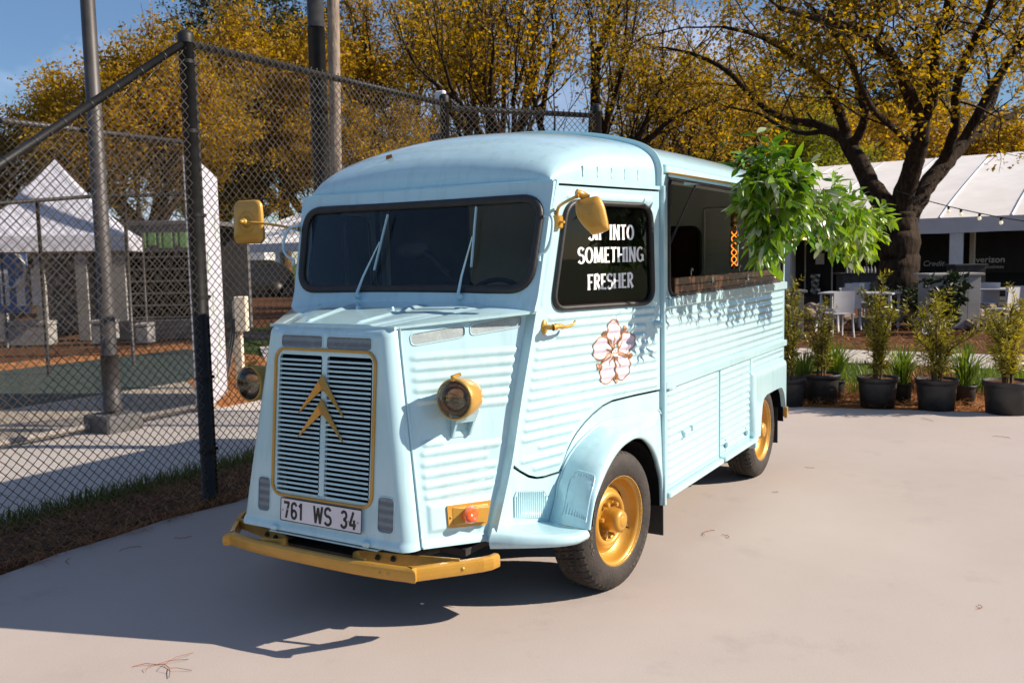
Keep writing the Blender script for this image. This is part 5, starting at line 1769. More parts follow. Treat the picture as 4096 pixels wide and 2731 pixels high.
# needles and twigs dropped on the concrete
TW = []
for k, (px, py, ln, bend) in enumerate(((345, 1545, .22, .07), (1630, 1225, .12, .03), (1665, 1233, .06, -.02), (1780, 1130, .05, .02), (2130, 965, .16, .02), (2080, 950, .12, -.02), (1950, 957, .14, .03), (1860, 1075, .07, .01),
                                        (2245, 1395, .05, .02), (2300, 1005, .14, .02), (300, 1262, .12, .03), (160, 1290, .10, .02), (420, 1235, .10, .02))):
    g = on_ground(px, py)
    a = k * 1.37
    d = Vector((math.cos(a), math.sin(a), 0)); e = Vector((-d.y, d.x, 0))
    pts = [Vector((g[0], g[1], .004)) + d * ln * (q - .5) + e * bend * math.sin(q * 3.1) + Vector((0, 0, .006 * math.sin(q * 9) ** 2)) for q in np.linspace(0, 1, 7)]
    mb = MB().tube(pts, .0015, 5)
    if k == 0:
        for j in range(5):
            b = a + .7 * (j - 2); dd = Vector((math.cos(b), math.sin(b), 0))
            mb.tube([pts[2 + j % 3], pts[2 + j % 3] + dd * .05 + Vector((0, 0, .012)), pts[2 + j % 3] + dd * .10 + e * .03], .0010, 4)
    o = obj('twig', mb, MT['rust_leaf'])
    if k == 0:
        tag(o, 'branching dry twig in the sun at the bottom left', 'twig')
    else:
        tag(o, 'thin dry needle lying on the concrete', 'twig', 'loose needles on the concrete')
# ------------------------------------------------------------------ chain-link fence
CW = .031      # half a diamond


def wire_mesh(name, ztop, flip, axis, r=.0038, z0=.02, n=4, mat=None):
    """One zigzag wire; bends step out of plane so that neighbours interlock. axis = unit direction of the fence."""
    m = int((ztop - z0) / CW)
    ax = Vector(axis); nr = Vector((-ax.y, ax.x, 0))
    pts = []
    for k in range(m + 1):
        u = CW * 1.06 * ((k + flip) % 2) - CW * .03
        zz = z0 + CW * k
        o = .0026 if (k % 4) in (0, 1) else -.0026
        pts.append(ax * u + nr * o + Vector((0, 0, zz)))
    # hooked ends on top
    pts.append(pts[-1] + Vector((0, 0, .014)) + ax * .008 * (1 if flip else -1))
    me = MB().tube(pts, r, n, caps=False).mesh(name, n > 3)
    me.materials.append(mat or MT['wire'])
    return me


def fence(label, p0, p1, zt0, zt1, post0=None, post1=None, rail_r=.024, wires=True, wr=.0038, mat=None, group=None, drop=.0, n=4, wmat=None):
    a, b = Vector((*p0, 0)), Vector((*p1, 0))
    ax = (b - a).normalized(); ln = (b - a).length
    mat = mat or MT['fence']
    t = thing('chain_link_fence', label, 'fence', tuple(a), group)
    obj('top_rail', MB().tube([a + Vector((0, 0, zt0)), b + Vector((0, 0, zt1))], rail_r, 12), mat, t)
    for pp, q in ((post0, a), (post1, b)):
        if pp:
            h, r = pp
            po = obj('post', MB().tube([q + Vector((0, 0, -.02)), q + Vector((0, 0, h))], r, 18), mat, t)
            obj('post_cap', MB().lathe([(r * 1.12, -.05), (r * 1.14, .0), (r * 1.05, .012), (r * .6, .03), (0, .034)], 18, Matrix.Translation(q + Vector((0, 0, h)))), mat, po)
    if wires:
        shared = {}
        cnt = int(ln / CW)
        off = Vector((-ax.y, ax.x, 0)) * (rail_r + .004) * (-1 if ax.y > 0 else 1)
        for i in range(cnt):
            f = i % 2
            zt = zt0 + (zt1 - zt0) * (i / max(1, cnt)) - drop + (.03 if zt0 == zt1 else -.035)
            key = (f, round(zt / CW))
            if key not in shared:
                shared[key] = wire_mesh('wire', zt, f, ax, wr, .02, n, wmat)
            o = bpy.data.objects.new('wire', shared[key]); COL.objects.link(o)
            o.parent = t
            o.location = ax * (i * CW) + off
    return t


FX = -2.22
f1 = fence('sloping-topped black chain-link fence at the left edge, stepping down towards the viewer', (FX, .19), (FX, -2.45), 3.08, 1.25, None, (1.4, .04), .026)
f2 = fence('tall black chain-link fence with level top rail, behind the van', (FX, .19), (FX - .02, 3.16), 3.07, 3.07, (3.12, .047), (3.13, .042), .026)
f3 = fence('short black chain-link stretch above the van roof', (FX + .03, 3.20), (-1.30, 4.50), 3.03, 3.03, None, (3.12, .045), .026)
# tension bar and clamps beside the tall post
bar = obj('tension_bar', MB().bbox((FX - .012, .255, .03), (FX - .004, .275, 3.05), .002), MT['fence'], f2)
for z in (.35, .85, 1.4, 1.95, 2.5, 2.95):
    obj('clamp', MB().lathe([(.050, -.012), (.051, .012)], 18, Matrix.Translation((FX, .19, z))).bbox((FX - .012, .235, z - .012), (FX + .004, .29, z + .012), .003), MT['fence'], f2)
for k, (y, z) in enumerate([(.19 - .20 * (i + 1) * .9, 3.08 - (3.08 - 1.25) / 2.64 * (.20 * (i + 1) * .9)) for i in range(11)]):
    obj('tie', MB().lathe([(.029, -.004), (.030, .0), (.029, .004)], 12, frame((FX, y, z), (0, 1, .69))), MT['fence'], f1)
# court fence further left
fc = fence('pale-wired court fence standing beyond the walkway', (-5.33, -.6), (-5.33, 2.85), 2.92, 2.92, None, (2.95, .04), .026, True, .0028, MT['pole'], None, .0, 3, MT['wire_far'])
obj('bottom_rail', MB().tube([(-5.33, -2.5, .06), (-5.33, 2.85, .06)], .028, 10), MT['walk'], fc)
# far court fence: rails and posts only, its mesh is too fine to tell
ff = thing('chain_link_fence', 'far dark fence rails and posts across the court', 'fence', tuple(on_ground(85, 790)))
dpt = 13.2
A_, B_, C_ = at(-40, 470, dpt), at(200, 452, dpt + .6), at(440, 446, dpt + 2.0)
obj('top_rail', MB().tube([A_, B_, C_], .03, 8), MT['fence'], ff)
for px in (85, 285):
    q = at(px, 460, dpt + (.3 if px < 200 else 1.2))
    obj('post', MB().tube([(q[0], q[1], 0), (q[0], q[1], q[2])], .028, 8), MT['fence'] if px < 200 else MT['pole'], ff)

# ------------------------------------------------------------------ light poles, palm trunk
lp = thing('light_pole', 'slim grey light pole on a square concrete footing, left of the tall fence post', 'light pole', (-5.22, 1.58, 0))
obj('shaft', MB().tube([(-5.22, 1.58, 0), (-5.22, 1.58, 8.5)], [.075, .058], 24), MT['pole'], lp)
obj('footing', MB().bbox((-5.42, 1.38, -.05), (-5.02, 1.78, .17), .02), MT['grey'], lp)
obj('base_sleeve', MB().tube([(-5.22, 1.58, .20), (-5.22, 1.58, .75)], [.088, .084], 24), MT['pole'], lp)
q = at(735, 300, 7.6)
lp2 = thing('light_pole', 'thick black light pole rising behind the fence beside the palm trunk', 'light pole', (q[0], q[1], 0))
obj('shaft', MB().tube([(q[0], q[1], 0), (q[0], q[1], 3.55)], .072, 24).tube([(q[0], q[1], 3.56), (q[0], q[1], 9)], [.069, .060], 24), MT['black'], lp2)
obj('flange', MB().tube([(q[0], q[1], -.01), (q[0], q[1], .03)], .16, 16), MT['black'], lp2)
q = at(785, 300, 15.5)
pm = thing('palm_tree', 'pale ringed palm trunk rising behind the black pole', 'palm tree', (q[0], q[1], 0))
pts = [(q[0] - .25 + .26 * math.sin(z / 9), q[1], z) for z in np.linspace(0, 11, 80)]
obj('trunk', MB().tube(pts, [.088 + .004 * (k % 2) + .0003 * k for k in range(80)], 18), MT['bark_palm'], pm)
fr = MB()
for k in range(14):
    a = k * 2.399
    d = Vector((math.cos(a), math.sin(a), 0))
    c0 = Vector(pts[-1])
    sp = [c0 + d * (2.2 * t) + Vector((0, 0, 1.1 * t - 1.9 * t * t)) for t in np.linspace(0, 1, 9)]
    for j in range(1, 9):
        sd = Vector((-d.y, d.x, 0))
        for sg in (-1, 1):
            fr.add([sp[j], sp[j] + sd * sg * .5 + d * .2 - Vector((0, 0, .25)), sp[j] + sd * sg * .45 + d * .1 - Vector((0, 0, .27))], [(0, 1, 2)], True)
obj('crown', fr, MT['oak_green'], pm, False)
# access point boxes on the far fence post
ab = thing('antenna_box', 'small white box on top of the fence post behind the van roof', 'box', (FX - .05, 3.20, 2.9))
obj('case', MB().bbox((FX - .13, 3.16, 3.02), (FX - .03, 3.22, 3.20), .012), MT['white'], ab)
obj('arm', MB().bbox((FX - .06, 3.165, 2.80), (FX - .04, 3.185, 3.03), .003), MT['steel'], ab)
tag(obj('junction_box', MB().bbox((FX - .17, 3.12, 2.62), (FX - .06, 3.20, 2.80), .006), MT['pole']), 'grey junction box strapped below the white box on the fence post', 'box')
# ------------------------------------------------------------------ trees
def leaf_cloud(name, anchors, per, spread, size, mat, seed, parent, droop=0.0, keep=.44):
    """Leaf-sized faces in clumps round the twig ends."""
    rg = np.random.default_rng(seed)
    A = np.asarray(anchors, float)
    A = A[rg.uniform(0, 1, len(A)) < keep]
    per = max(4, int(per * 3.2))
    spread = spread * .62
    n = len(A) * per
    c = np.repeat(A, per, 0) + rg.normal(0, 1, (n, 3)) * np.array([spread, spread, spread * .7])
    c[:, 2] -= droop * rg.uniform(0, 1, n)
    d = rg.normal(0, 1, (n, 3)); d[:, 2] *= .7; d /= np.linalg.norm(d, axis=1)[:, None]
    u = rg.normal(0, 1, (n, 3)); u[:, 2] += .8
    s = np.cross(d, u); s /= np.maximum(np.linalg.norm(s, axis=1)[:, None], 1e-6)
    nn = np.cross(s, d)
    L_ = size * rg.uniform(.6, 1.35, n)[:, None]
    V = np.empty((n, 4, 3))
    V[:, 0] = c - d * L_ * .5
    V[:, 1] = c + s * L_ * .26 + nn * L_ * .08
    V[:, 2] = c + d * L_ * .5
    V[:, 3] = c - s * L_ * .26 + nn * L_ * .08
    F = np.arange(n)[:, None] * 4 + np.array([0, 1, 2, 3])
    me = np_mesh(name, V.reshape(-1, 3), F, mat)
    return link(name, me, None, parent)


class Grow:
    def __init__(self, seed, maxlvl, up=.12, wig=.22, spread=.75, shrink=.72, kids=(2, 3), leaf_from=2):
        self.rg = random.Random(seed)
        self.maxlvl, self.up, self.wig, self.spread, self.shrink, self.kids, self.leaf_from = maxlvl, up, wig, spread, shrink, kids, leaf_from
        self.wood, self.anch = MB(), []

    def go(self, p, d, ln, r, lvl):
        rg = self.rg
        n = 6 if lvl < 2 else 4
        pts, rad = [Vector(p)], [r]
        d = Vector(d).normalized()
        r1 = r * .58
        for k in range(n):
            d = (d + Vector((rg.gauss(0, self.wig), rg.gauss(0, self.wig), rg.gauss(0, self.wig) + self.up)) * .55).normalized()
            pts.append(pts[-1] + d * (ln / n))
            rad.append(r + (r1 - r) * (k + 1) / n)
        sides = 10 if r > .12 else 6 if r > .045 else 4 if r > .015 else 3
        self.wood.tube(pts, [q if q > .05 else q * .75 for q in rad], sides, caps=False)
        if self.maxlvl - lvl < self.leaf_from:
            for k in range(1, n + 1):
                self.anch.append(tuple(pts[k]))
        if lvl < self.maxlvl:
            k = rg.randint(*self.kids)
            spots = [pts[-1]] * k
            extra = 2 if lvl < self.maxlvl - 1 else 1
            spots += [pts[rg.randint(2, n - 1)] for _ in range(extra)]
            for i, q in enumerate(spots):
                nd_ = Vector((rg.gauss(0, 1), rg.gauss(0, 1), rg.gauss(.15, .7))).normalized()
                nd_ = (d + nd_ * self.spread * (1.0 if i else .7)).normalized()
                self.go(q, nd_, ln * self.shrink * rg.uniform(.8, 1.15), r1 * (.95 if i < k else .6), lvl + 1)


def make_tree(label, base, trunk_h, r, lean, first, seed, mat, per, spread, size, maxlvl=5, limb=3.2, group='trees behind the lot', bark='bark_thin', name='oak_tree', limbs=5, rise=.55, up=.10, sprd=.75, droop=0.0, height=None, wide=1.0, zmin=0.0, kids=(2, 3), keep=.42):
    t = thing(name, label, 'tree', tuple(base), group)
    g = Grow(seed, maxlvl, up=up, spread=sprd, kids=kids)
    rg = random.Random(seed + 5)
    b = Vector(base)
    top = b + Vector((lean[0], lean[1], trunk_h))
    g.wood.tube([b - Vector((0, 0, .1)), b + Vector((lean[0] * .2, lean[1] * .2, trunk_h * .35)), b + Vector((lean[0] * .6, lean[1] * .6, trunk_h * .7)), top], [r * 1.35, r * 1.05, r * .95, r * .9], 12, caps=False)
    for k in range(limbs):
        a = first + 2 * math.pi * k / limbs + rg.uniform(-.3, .3)
        d = Vector((math.cos(a), math.sin(a), rise + rg.uniform(-.15, .35)))
        g.go(top - Vector((0, 0, rg.uniform(0, trunk_h * .18))), d, limb * rg.uniform(.85, 1.2), r * .62, 1)
    if height:
        zs_ = sorted(a[2] for a in g.anch)
        kz = height / zs_[int(len(zs_) * .985)]
        kx = kz * wide
        sc_ = lambda p: (b.x + (p[0] - b.x) * kx, b.y + (p[1] - b.y) * kx, p[2] * kz)
        g.wood.v = [sc_(p) for p in g.wood.v]; g.anch = [sc_(p) for p in g.anch]
    g.anch = [a for a in g.anch if a[2] > zmin]
    obj('trunk', g.wood, MT[bark], t)
    leaf_cloud('crown', g.anch, per, spread, size, MT[mat], seed, t, droop, keep)
    return t


# the big spreading oak on the right: limbs laid out by hand, twigs grown from them
OAK_D = 21.0
ob = on_ground(2066, 716)
ob = CAM + (at(2066, 716, OAK_D) - CAM)
oak = thing('oak_tree', 'big spreading oak with a dark forked trunk in front of the white tent', 'tree', (ob[0], ob[1], 0), 'trees behind the lot')
limbs = [
    [(2064, 730, 0, 50), (2066, 640, 0, 42), (2068, 570, 0, 39), (2066, 520, 0, 38), (2062, 480, 0, 36)],
    [(2056, 500, 0, 26), (2010, 440, .3, 21), (1972, 372, .8, 19), (1940, 318, 1.2, 16)],
    [(1940, 318, 1.2, 12), (1885, 288, 1.8, 10), (1815, 276, 2.4, 9), (1760, 250, 3.0, 8), (1712, 205, 3.4, 7), (1665, 160, 3.8, 6), (1600, 128, 4.2, 5), (1530, 110, 4.6, 3)],
    [(1945, 322, 1.2, 12), (1930, 262, 1.0, 11), (1895, 195, .6, 9), (1852, 150, .2, 8), (1800, 112, -.3, 7), (1735, 80, -.8, 5), (1660, 62, -1.2, 3)],
    [(1958, 335, 1.0, 11), (1986, 272, .5, 9), (1972, 205, 0, 8), (1955, 140, -.6, 7), (1910, 70, -1.3, 5), (1865, 20, -2, 4)],
    [(1945, 325, 1.2, 9), (1895, 303, 2.5, 7), (1845, 306, 3.6, 6), (1795, 292, 4.6, 5), (1745, 262, 5.5, 4), (1690, 250, 6.2, 3)],
    [(2064, 490, 0, 24), (2088, 410, -.4, 20), (2108, 345, -.8, 19), (2116, 285, -1.2, 17)],
    [(2116, 285, -1.2, 14), (2092, 225, -1.6, 13), (2062, 155, -2.2, 11), (2015, 105, -2.8, 9), (1950, 66, -3.4, 8), (1880, 44, -4.0, 6), (1790, 18, -4.6, 4)],
    [(2118, 285, -1.2, 12), (2140, 235, -1.6, 10), (2148, 160, -2.4, 9), (2150, 90, -3.2, 8), (2175, 20, -4.2, 7), (2190, -60, -5, 5)],
    [(2078, 520, 0, 22), (2120, 440, .3, 19), (2165, 380, .6, 18), (2210, 330, .9, 16)],
    [(2210, 330, .9, 12), (2262, 235, .5, 11), (2310, 150, .2, 9), (2352, 90, -.2, 8), (2420, 30, -.6, 5)],
    [(2212, 330, .9, 11), (2285, 285, 1.4, 9), (2352, 252, 1.9, 8), (2440, 200, 2.4, 5)],
    [(2160, 385, .6, 12), (2192, 300, 0, 10), (2196, 215, -.8, 9), (2215, 140, -1.6, 8), (2260, 50, -2.4, 6), (2290, -40, -3, 4)],
    [(2108, 340, -.8, 9), (2060, 300, -1.6, 7), (2015, 262, -2.4, 6), (1985, 215, -3.2, 5), (1960, 150, -4, 3)],
    [(2190, 335, 1, 8), (2230, 300, 2.4, 7), (2280, 240, 3.6, 6), (2300, 170, 4.6, 4)],
]
g = Grow(31, 4, up=.05, wig=.28, spread=.9, shrink=.72)
rgk = random.Random(3)
for li, lb in enumerate(limbs):
    P3 = [Vector(at(x, y, OAK_D + dz)) for x, y, dz, w in lb]
    R3 = [max(.02, w * 21.0 / 2076 * 1.08) for x, y, dz, w in lb]
    sp = smooth_line(P3, 5)
    rs = [R3[min(i // 5, len(R3) - 1)] * (1 - (i % 5) / 5) + R3[min(i // 5 + 1, len(R3) - 1)] * ((i % 5) / 5) for i in range(len(sp))]
    jit = [p + Vector((rgk.gauss(0, 1), rgk.gauss(0, 1), rgk.gauss(0, 1))) * rs[i] * .07 for i, p in enumerate(sp)]
    g.wood.tube(jit, rs, 12, caps=False)
    if li >= 2 and li not in (6, 9):
        for i in range(6, len(sp), 3):
            d = (sp[i] - sp[i - 1]).normalized()
            nd_ = (d * .5 + Vector((rgk.gauss(0, .7), rgk.gauss(0, .7), rgk.gauss(.35, .45)))).normalized()
            g.go(sp[i], nd_, rgk.uniform(1.0, 1.9), max(.02, rs[i] * .42), 2)
        g.go(sp[-1], (sp[-1] - sp[-3]), 1.8, rs[-1] * .9, 2)
obj('trunk', g.wood, MT['bark'], oak)
leaf_cloud('crown', g.anch, 3, .28, .12, MT['oak_olive'], 12, oak, .1, .46)

TG = 'trees behind the lot'


def spot(px, depth):
    p = at(px, 600, depth)
    return (p[0], p[1], 0)


def top_at(py, depth):
    return at(1176, py, depth)[2]


for (lb, px, dp, py, per, spr, siz, mat, lv, kw) in (
    ('vase-shaped oak fanning up just left of the short fence stretch', 1120, 27, -130, 1, .32, .13, 'oak_gold', 5, dict(wide=.85, limbs=6, rise=1.0, up=.16, sprd=.60, seed=101, kids=(2, 2), keep=.46, bark='bark')),
    ('slender oak rising over the middle of the van roof', 1340, 30, -110, 1, .32, .13, 'oak_olive', 5, dict(wide=.8, limbs=5, rise=1.1, up=.16, sprd=.58, seed=102, kids=(2, 2), keep=.46, bark='bark')),
    ('thin-limbed oak rising behind the black pole and palm trunk', 880, 64, -20, 2, .62, .27, 'oak_gold', 5, dict(wide=.62, limbs=6, rise=.95, up=.15, sprd=.62, seed=103, kids=(2, 2), keep=.46, bark='bark')),
    ('leafy golden oak right of the van roof, left of the spreading oak', 1560, 36, 130, 1, .32, .15, 'oak_gold', 5, dict(limbs=6, rise=.8, seed=104, kids=(2, 2), keep=.46, bark='bark')),
    ('dense golden-brown oak seen through the tall fence panel', 560, 60, 60, 3, .60, .26, 'oak_gold', 5, dict(wide=.75, limbs=7, rise=.8, seed=105, zmin=5.0)),
    ('rounded golden oak above the pointed white tent', 330, 30, 110, 3, .34, .14, 'oak_gold', 5, dict(wide=.72, limbs=7, rise=.6, seed=106)),
    ('low olive oak at the far left edge', 60, 32, 230, 2, .34, .14, 'oak_olive', 5, dict(wide=.8, limbs=6, rise=.6, seed=107)),
    ('tall dark green pine above the golden trees, left of the black pole', 655, 68, -40, 4, .60, .30, 'pine', 4, dict(wide=.8, limbs=6, rise=.5, droop=.2, seed=108, name='pine_tree', trunk_h=10.5)),
    ('yellow-green maple behind the leaf garland', 1700, 42, 280, 3, .40, .17, 'oak_green', 5, dict(limbs=7, rise=.6, seed=109)),
    ('golden tree left of the tent roof ridge', 1880, 46, 240, 2, .42, .19, 'oak_gold', 5, dict(limbs=7, rise=.6, seed=110)),
    ('dark pine top poking up between the oak limbs', 2010, 58, 190, 4, .45, .24, 'pine', 4, dict(limbs=6, rise=.45, droop=.2, seed=111, name='pine_tree', trunk_h=9.5)),
    ('yellow tree above the tent roof at the right edge', 2290, 46, 270, 2, .42, .19, 'oak_gold', 5, dict(limbs=7, rise=.6, seed=112)),
    ('green-gold tree far behind the short fence stretch', 1230, 52, 360, 2, .45, .21, 'oak_green', 5, dict(limbs=7, rise=.5, seed=113)),
    ('low golden tree far behind the palm trunk', 980, 50, 350, 2, .45, .21, 'oak_gold', 5, dict(limbs=7, rise=.5, seed=114)),
    ('golden tree over the left mirror, far back', 740, 62, 230, 3, .45, .21, 'oak_gold', 5, dict(limbs=7, rise=.55, seed=115)),
    ('brown-gold tree far behind the tall fence post', 470, 64, 215, 3, .60, .26, 'oak_gold', 5, dict(wide=.8, limbs=7, rise=.55, seed=116)),
    ('amber tree behind the roof of the serving hatch', 1450, 50, 340, 2, .45, .21, 'oak_gold', 5, dict(limbs=7, rise=.55, seed=117))):
    sd = kw.pop('seed'); th = kw.pop('trunk_h', 2.8)
    make_tree(lb, spot(px, dp), th, .36, (.3, .2), sd * 1.7 % 3, sd, mat, per, spr, siz, lv, 3.0, TG, height=top_at(py, dp), **kw)
# ------------------------------------------------------------------ long white tent
PL, PR = at(600, 560, 45.0), at(2352, 530, 25.0)
TL0, TR0 = Vector((PL[0], PL[1], 0)), Vector((PR[0], PR[1], 0))
tx = (TR0 - TL0).normalized()
tn = Vector((tx.y, -tx.x, 0))                 # towards the camera
if tn.dot(Vector(CAM) - TR0) < 0:
    tn = -tn


def tp(px, back=0.0, z=0.0):
    """Point on the tent front (or `back` metres behind it) straight below picture column px."""
    d = at(px, 560, 1.0) - CAM
    d = Vector((d[0], d[1], 0)); o = TR0 - tn * back - Vector((CAM[0], CAM[1], 0))
    t = o.dot(tn) / d.dot(tn)
    p = Vector((CAM[0], CAM[1], 0)) + d * t
    return Vector((p.x, p.y, z))


def tray(px, py, back):
    """Point where the view ray meets the plane `back` metres behind the tent front."""
    d = Vector(at(px, py, 1.0) - CAM)
    t = (TR0 - tn * back - Vector(CAM)).dot(tn) / d.dot(tn)
    return Vector(CAM) + d * t


TENT = thing('event_tent', 'long white event tent with grey valance behind the big oak', 'tent', tuple(TR0))
E0, E1 = tp(490), tp(2700)
ridge, eave = 4.95, 2.50
segs = 22
rf = MB()
for k in range(segs):
    a, b = E0.lerp(E1, k / segs), E0.lerp(E1, (k + 1) / segs)
    cols = []
    for p in (a, a.lerp(b, .5), b):
        sag = .05 if p is not a and p is not b else 0
        cols.append([p - tn * (8.0 * q) + Vector((0, 0, eave + (ridge - eave) * q ** .92 - sag * math.sin(math.pi * q))) for q in np.linspace(0, 1, 7)])
    V = [tuple(v) for c in cols for v in c]
    rf.add(V, [(i * 7 + q, (i + 1) * 7 + q, (i + 1) * 7 + q + 1, i * 7 + q + 1) for i in range(2) for q in range(6)])
    rf.add([tuple(v + Vector((0, 0, 0)) - tn * 8 + Vector((0, 0, dz))) for v, dz in ((a, ridge), (b, ridge), (b - tn * 8, eave), (a - tn * 8, eave))], [(0, 1, 2, 3)], True)
obj('canopy', rf, MT['tent'], TENT)
for k in range(1, segs):
    a = E0.lerp(E1, k / segs)
    obj('seam', MB().tube([a - tn * (8.0 * q) + Vector((0, 0, eave + (ridge - eave) * q ** .92 + .015)) for q in np.linspace(0, 1, 7)], .022, 5), MT['tent_trim'], TENT)
vl = MB()
nv_ = 60
vl.add([tuple(E0.lerp(E1, k / nv_) + tn * (.02 + .015 * math.sin(k * 2.1)) + Vector((0, 0, z))) for k in range(nv_ + 1) for z in (eave, 2.06 + .012 * math.sin(k * 1.3))], [(2 * k, 2 * k + 2, 2 * k + 3, 2 * k + 1) for k in range(nv_)])
obj('valance', vl, MT['tent_trim'], TENT)
for px in (1805, 2197, 1400, 640):
    q = tp(px, .12)
    obj('column', MB().bbox((-.17, -.10, 0), (.17, .10, 2.35), .01, frame(q, (0, 0, 1), tx)), MT['white'], TENT)
for px in (2234, 1965, 1690, 700):
    q = tp(px, 4.5)
    obj('column', MB().bbox((-.075, -.10, 0), (.075, .10, 2.9), .01, frame(q, (0, 0, 1), tx)), MT['post_wood'] if px == 2234 else MT['grey'], TENT)
obj('rear_beam', MB().sweep([tuple(E0 - tn * 4.5 + Vector((0, 0, 2.75))), tuple(E1 - tn * 4.5 + Vector((0, 0, 2.75)))], [(-.1, -.15), (.1, -.15), (.1, .15), (-.1, .15)]), MT['grey'], TENT)
obj('floor_mat', MB().add([tuple(p + Vector((0, 0, -.005))) for p in (E0 + tn * .2, E1 + tn * .2, E1 - tn * 14, E0 - tn * 14)], [(0, 1, 2, 3)], True), MT['under'], TENT)
obj('darkening_sheet', MB().add([tuple(p + Vector((0, 0, z))) for p, z in ((E0 - tn * 7.4, 0), (E1 - tn * 7.4, 0), (E1 - tn * 7.4, 2.9), (E0.lerp(E1, .30) - tn * 7.4, 2.9), (E0.lerp(E1, .30) - tn * 7.4, 0))][1:], [(0, 1, 2, 3)], True), MT['banner'], TENT)  # black sheet added to darken the space under the tent
# black banner wall with printed names, a bay at a time
BK = 6.0


def banner(px0, px1, label, z0=.75, z1=2.38):
    a, b = tp(px0, BK), tp(px1, BK)
    t = thing('banner', label, 'banner', tuple(a), 'black banners inside the tent')
    n = 14
    mb = MB().add([tuple(a.lerp(b, k / n) + tn * (.02 * math.sin(k * 1.9)) + Vector((0, 0, z))) for k in range(n + 1) for z in (z0, z1)], [(2 * k, 2 * k + 2, 2 * k + 3, 2 * k + 1) for k in range(n)])
    obj('cloth', mb, MT['banner'], t)
    return t


def print_text(txt, px, py, height_px, t, mat='banner_ink', align='LEFT', shear=0.0, back=BK - .06, bold=.0):
    """Flat lettering on the banner, at its place and size."""
    o3 = tray(px, py, back)
    dist = (o3 - Vector(CAM)).dot(Vector(CF))
    size = height_px * dist / 2076 / .70
    c = bpy.data.curves.new('lettering', 'FONT')
    c.body = txt; c.size = size; c.align_x = align; c.shear = shear; c.offset = bold * size
    tmp = bpy.data.objects.new('lettering', c)
    me = bpy.data.meshes.new_from_object(tmp)
    bpy.data.objects.remove(tmp)
    o = bpy.data.objects.new('lettering', me); COL.objects.link(o)
    ax = tx if tx.dot(Vector(CR)) > 0 else -tx
    M = Matrix(((ax.x, 0, tn.x, o3.x), (ax.y, 0, tn.y, o3.y), (0, 1, 0, o3.z), (0, 0, 0, 1)))
    o.parent = t
    o.matrix_parent_inverse = Matrix.Translation(parent_origin(t)).inverted()
    o.matrix_basis = M
    me.materials.clear(); me.materials.append(MT[mat])
    return o


b1 = banner(2242, 2420, 'black banner printed verizon business, right of the white tent column')
print_text('verizon', 2241, 603, 14, b1, bold=.012)
print_text('business', 2263, 616, 8, b1)
print_text('Player', 2262, 665, 7, b1, bold=.01)
print_text('CISCO', 2328, 666, 10, b1)
b2 = banner(2085, 2186, 'black banner with a white script word, left of the white tent column')
print_text('Credit', 2119, 611, 12, b2, shear=.25, bold=.01)
print_text('Eagle', 2118, 672, 8, b2)
for yy in (592, 603):
    a = tray(2088, yy, BK - .06); b = tray(2100, yy, BK - .06)
    obj('printed_bar', MB().sweep([tuple(a), tuple(b)], [(-.004, -.02), (.004, -.02), (.004, .02), (-.004, .02)]), MT['banner_ink'], b2)
b3 = banner(1915, 2050, 'black banner with a white three-pointed star in a ring')
c3 = tray(1968, 610, BK - .06)
ax = tx if tx.dot(Vector(CR)) > 0 else -tx
Mst = Matrix(((ax.x, 0, tn.x, c3.x), (ax.y, 0, tn.y, c3.y), (0, 1, 0, c3.z), (0, 0, 0, 1)))
obj('printed_ring', MB().tube([Mst @ Vector((.36 * math.cos(a), .36 * math.sin(a), 0)) for a in np.linspace(0, 2 * math.pi, 33)[:-1]], .022, 5, closed=True), MT['banner_ink'], b3)
st = MB()
for k in range(3):
    a = math.radians(90 + 120 * k)
    d, e = Vector((math.cos(a), math.sin(a), 0)), Vector((-math.sin(a), math.cos(a), 0))
    st.add([tuple(Mst @ (d * .36)), tuple(Mst @ (e * .05)), tuple(Mst @ (-e * .05))], [(0, 1, 2)], True)
obj('printed_star', st, MT['banner_ink'], b3)
banner(1600, 1818, 'plain black banner at the left end of the banner wall')
# gate with a notice and a crumpled sheet
gt = thing('gate', 'black gate with a white notice and a crumpled grey sheet, left of the star banner', 'gate', tuple(tp(1850, BK)))
for px in (1826, 1850, 1912):
    a = tp(px, BK - .1)
    obj('gate_post', MB().tube([a, a + Vector((0, 0, 2.2))], .03, 8), MT['white'], gt)
a, b = tp(1826, BK - .1), tp(1912, BK - .1)
obj('gate_rail', MB().tube([a + Vector((0, 0, 2.2)), b + Vector((0, 0, 2.2))], .035, 8), MT['white'], gt)
obj('gate_cloth', MB().add([tuple(p) for p in (a + Vector((0, 0, .1)), b + Vector((0, 0, .1)), b + Vector((0, 0, 2.15)), a + Vector((0, 0, 2.15)))], [(0, 1, 2, 3)], True), MT['banner'], gt)
q = [tray(px, py, BK - .3) for px, py in ((1873, 607), (1893, 607), (1893, 582), (1873, 582))]
obj('notice', MB().add([tuple(v) for v in q], [(0, 1, 2, 3)], True), MT['white'], gt)
n0, n1 = tray(1863, 630, BK - .35), tray(1882, 690, BK - .35)
gsh = MB()
V = []
for i in range(9):
    for j in range(14):
        p = Vector((n0.x + (n1.x - n0.x) * i / 8, n0.y + (n1.y - n0.y) * i / 8, n0.z + (n1.z - n0.z) * j / 13))
        V.append(tuple(p + tn * (.06 * math.sin(i * 1.3 + j * .9) + .05 * math.sin(j * 1.7 - i))))
gsh.add(V, [(i * 14 + j, (i + 1) * 14 + j, (i + 1) * 14 + j + 1, i * 14 + j + 1) for i in range(8) for j in range(13)])
obj('sheet', gsh, MT['steel'], gt)
pk = thing('picket_fence', 'short white picket fence between the van and the gate', 'fence', tuple(tp(1812, 5.0)))
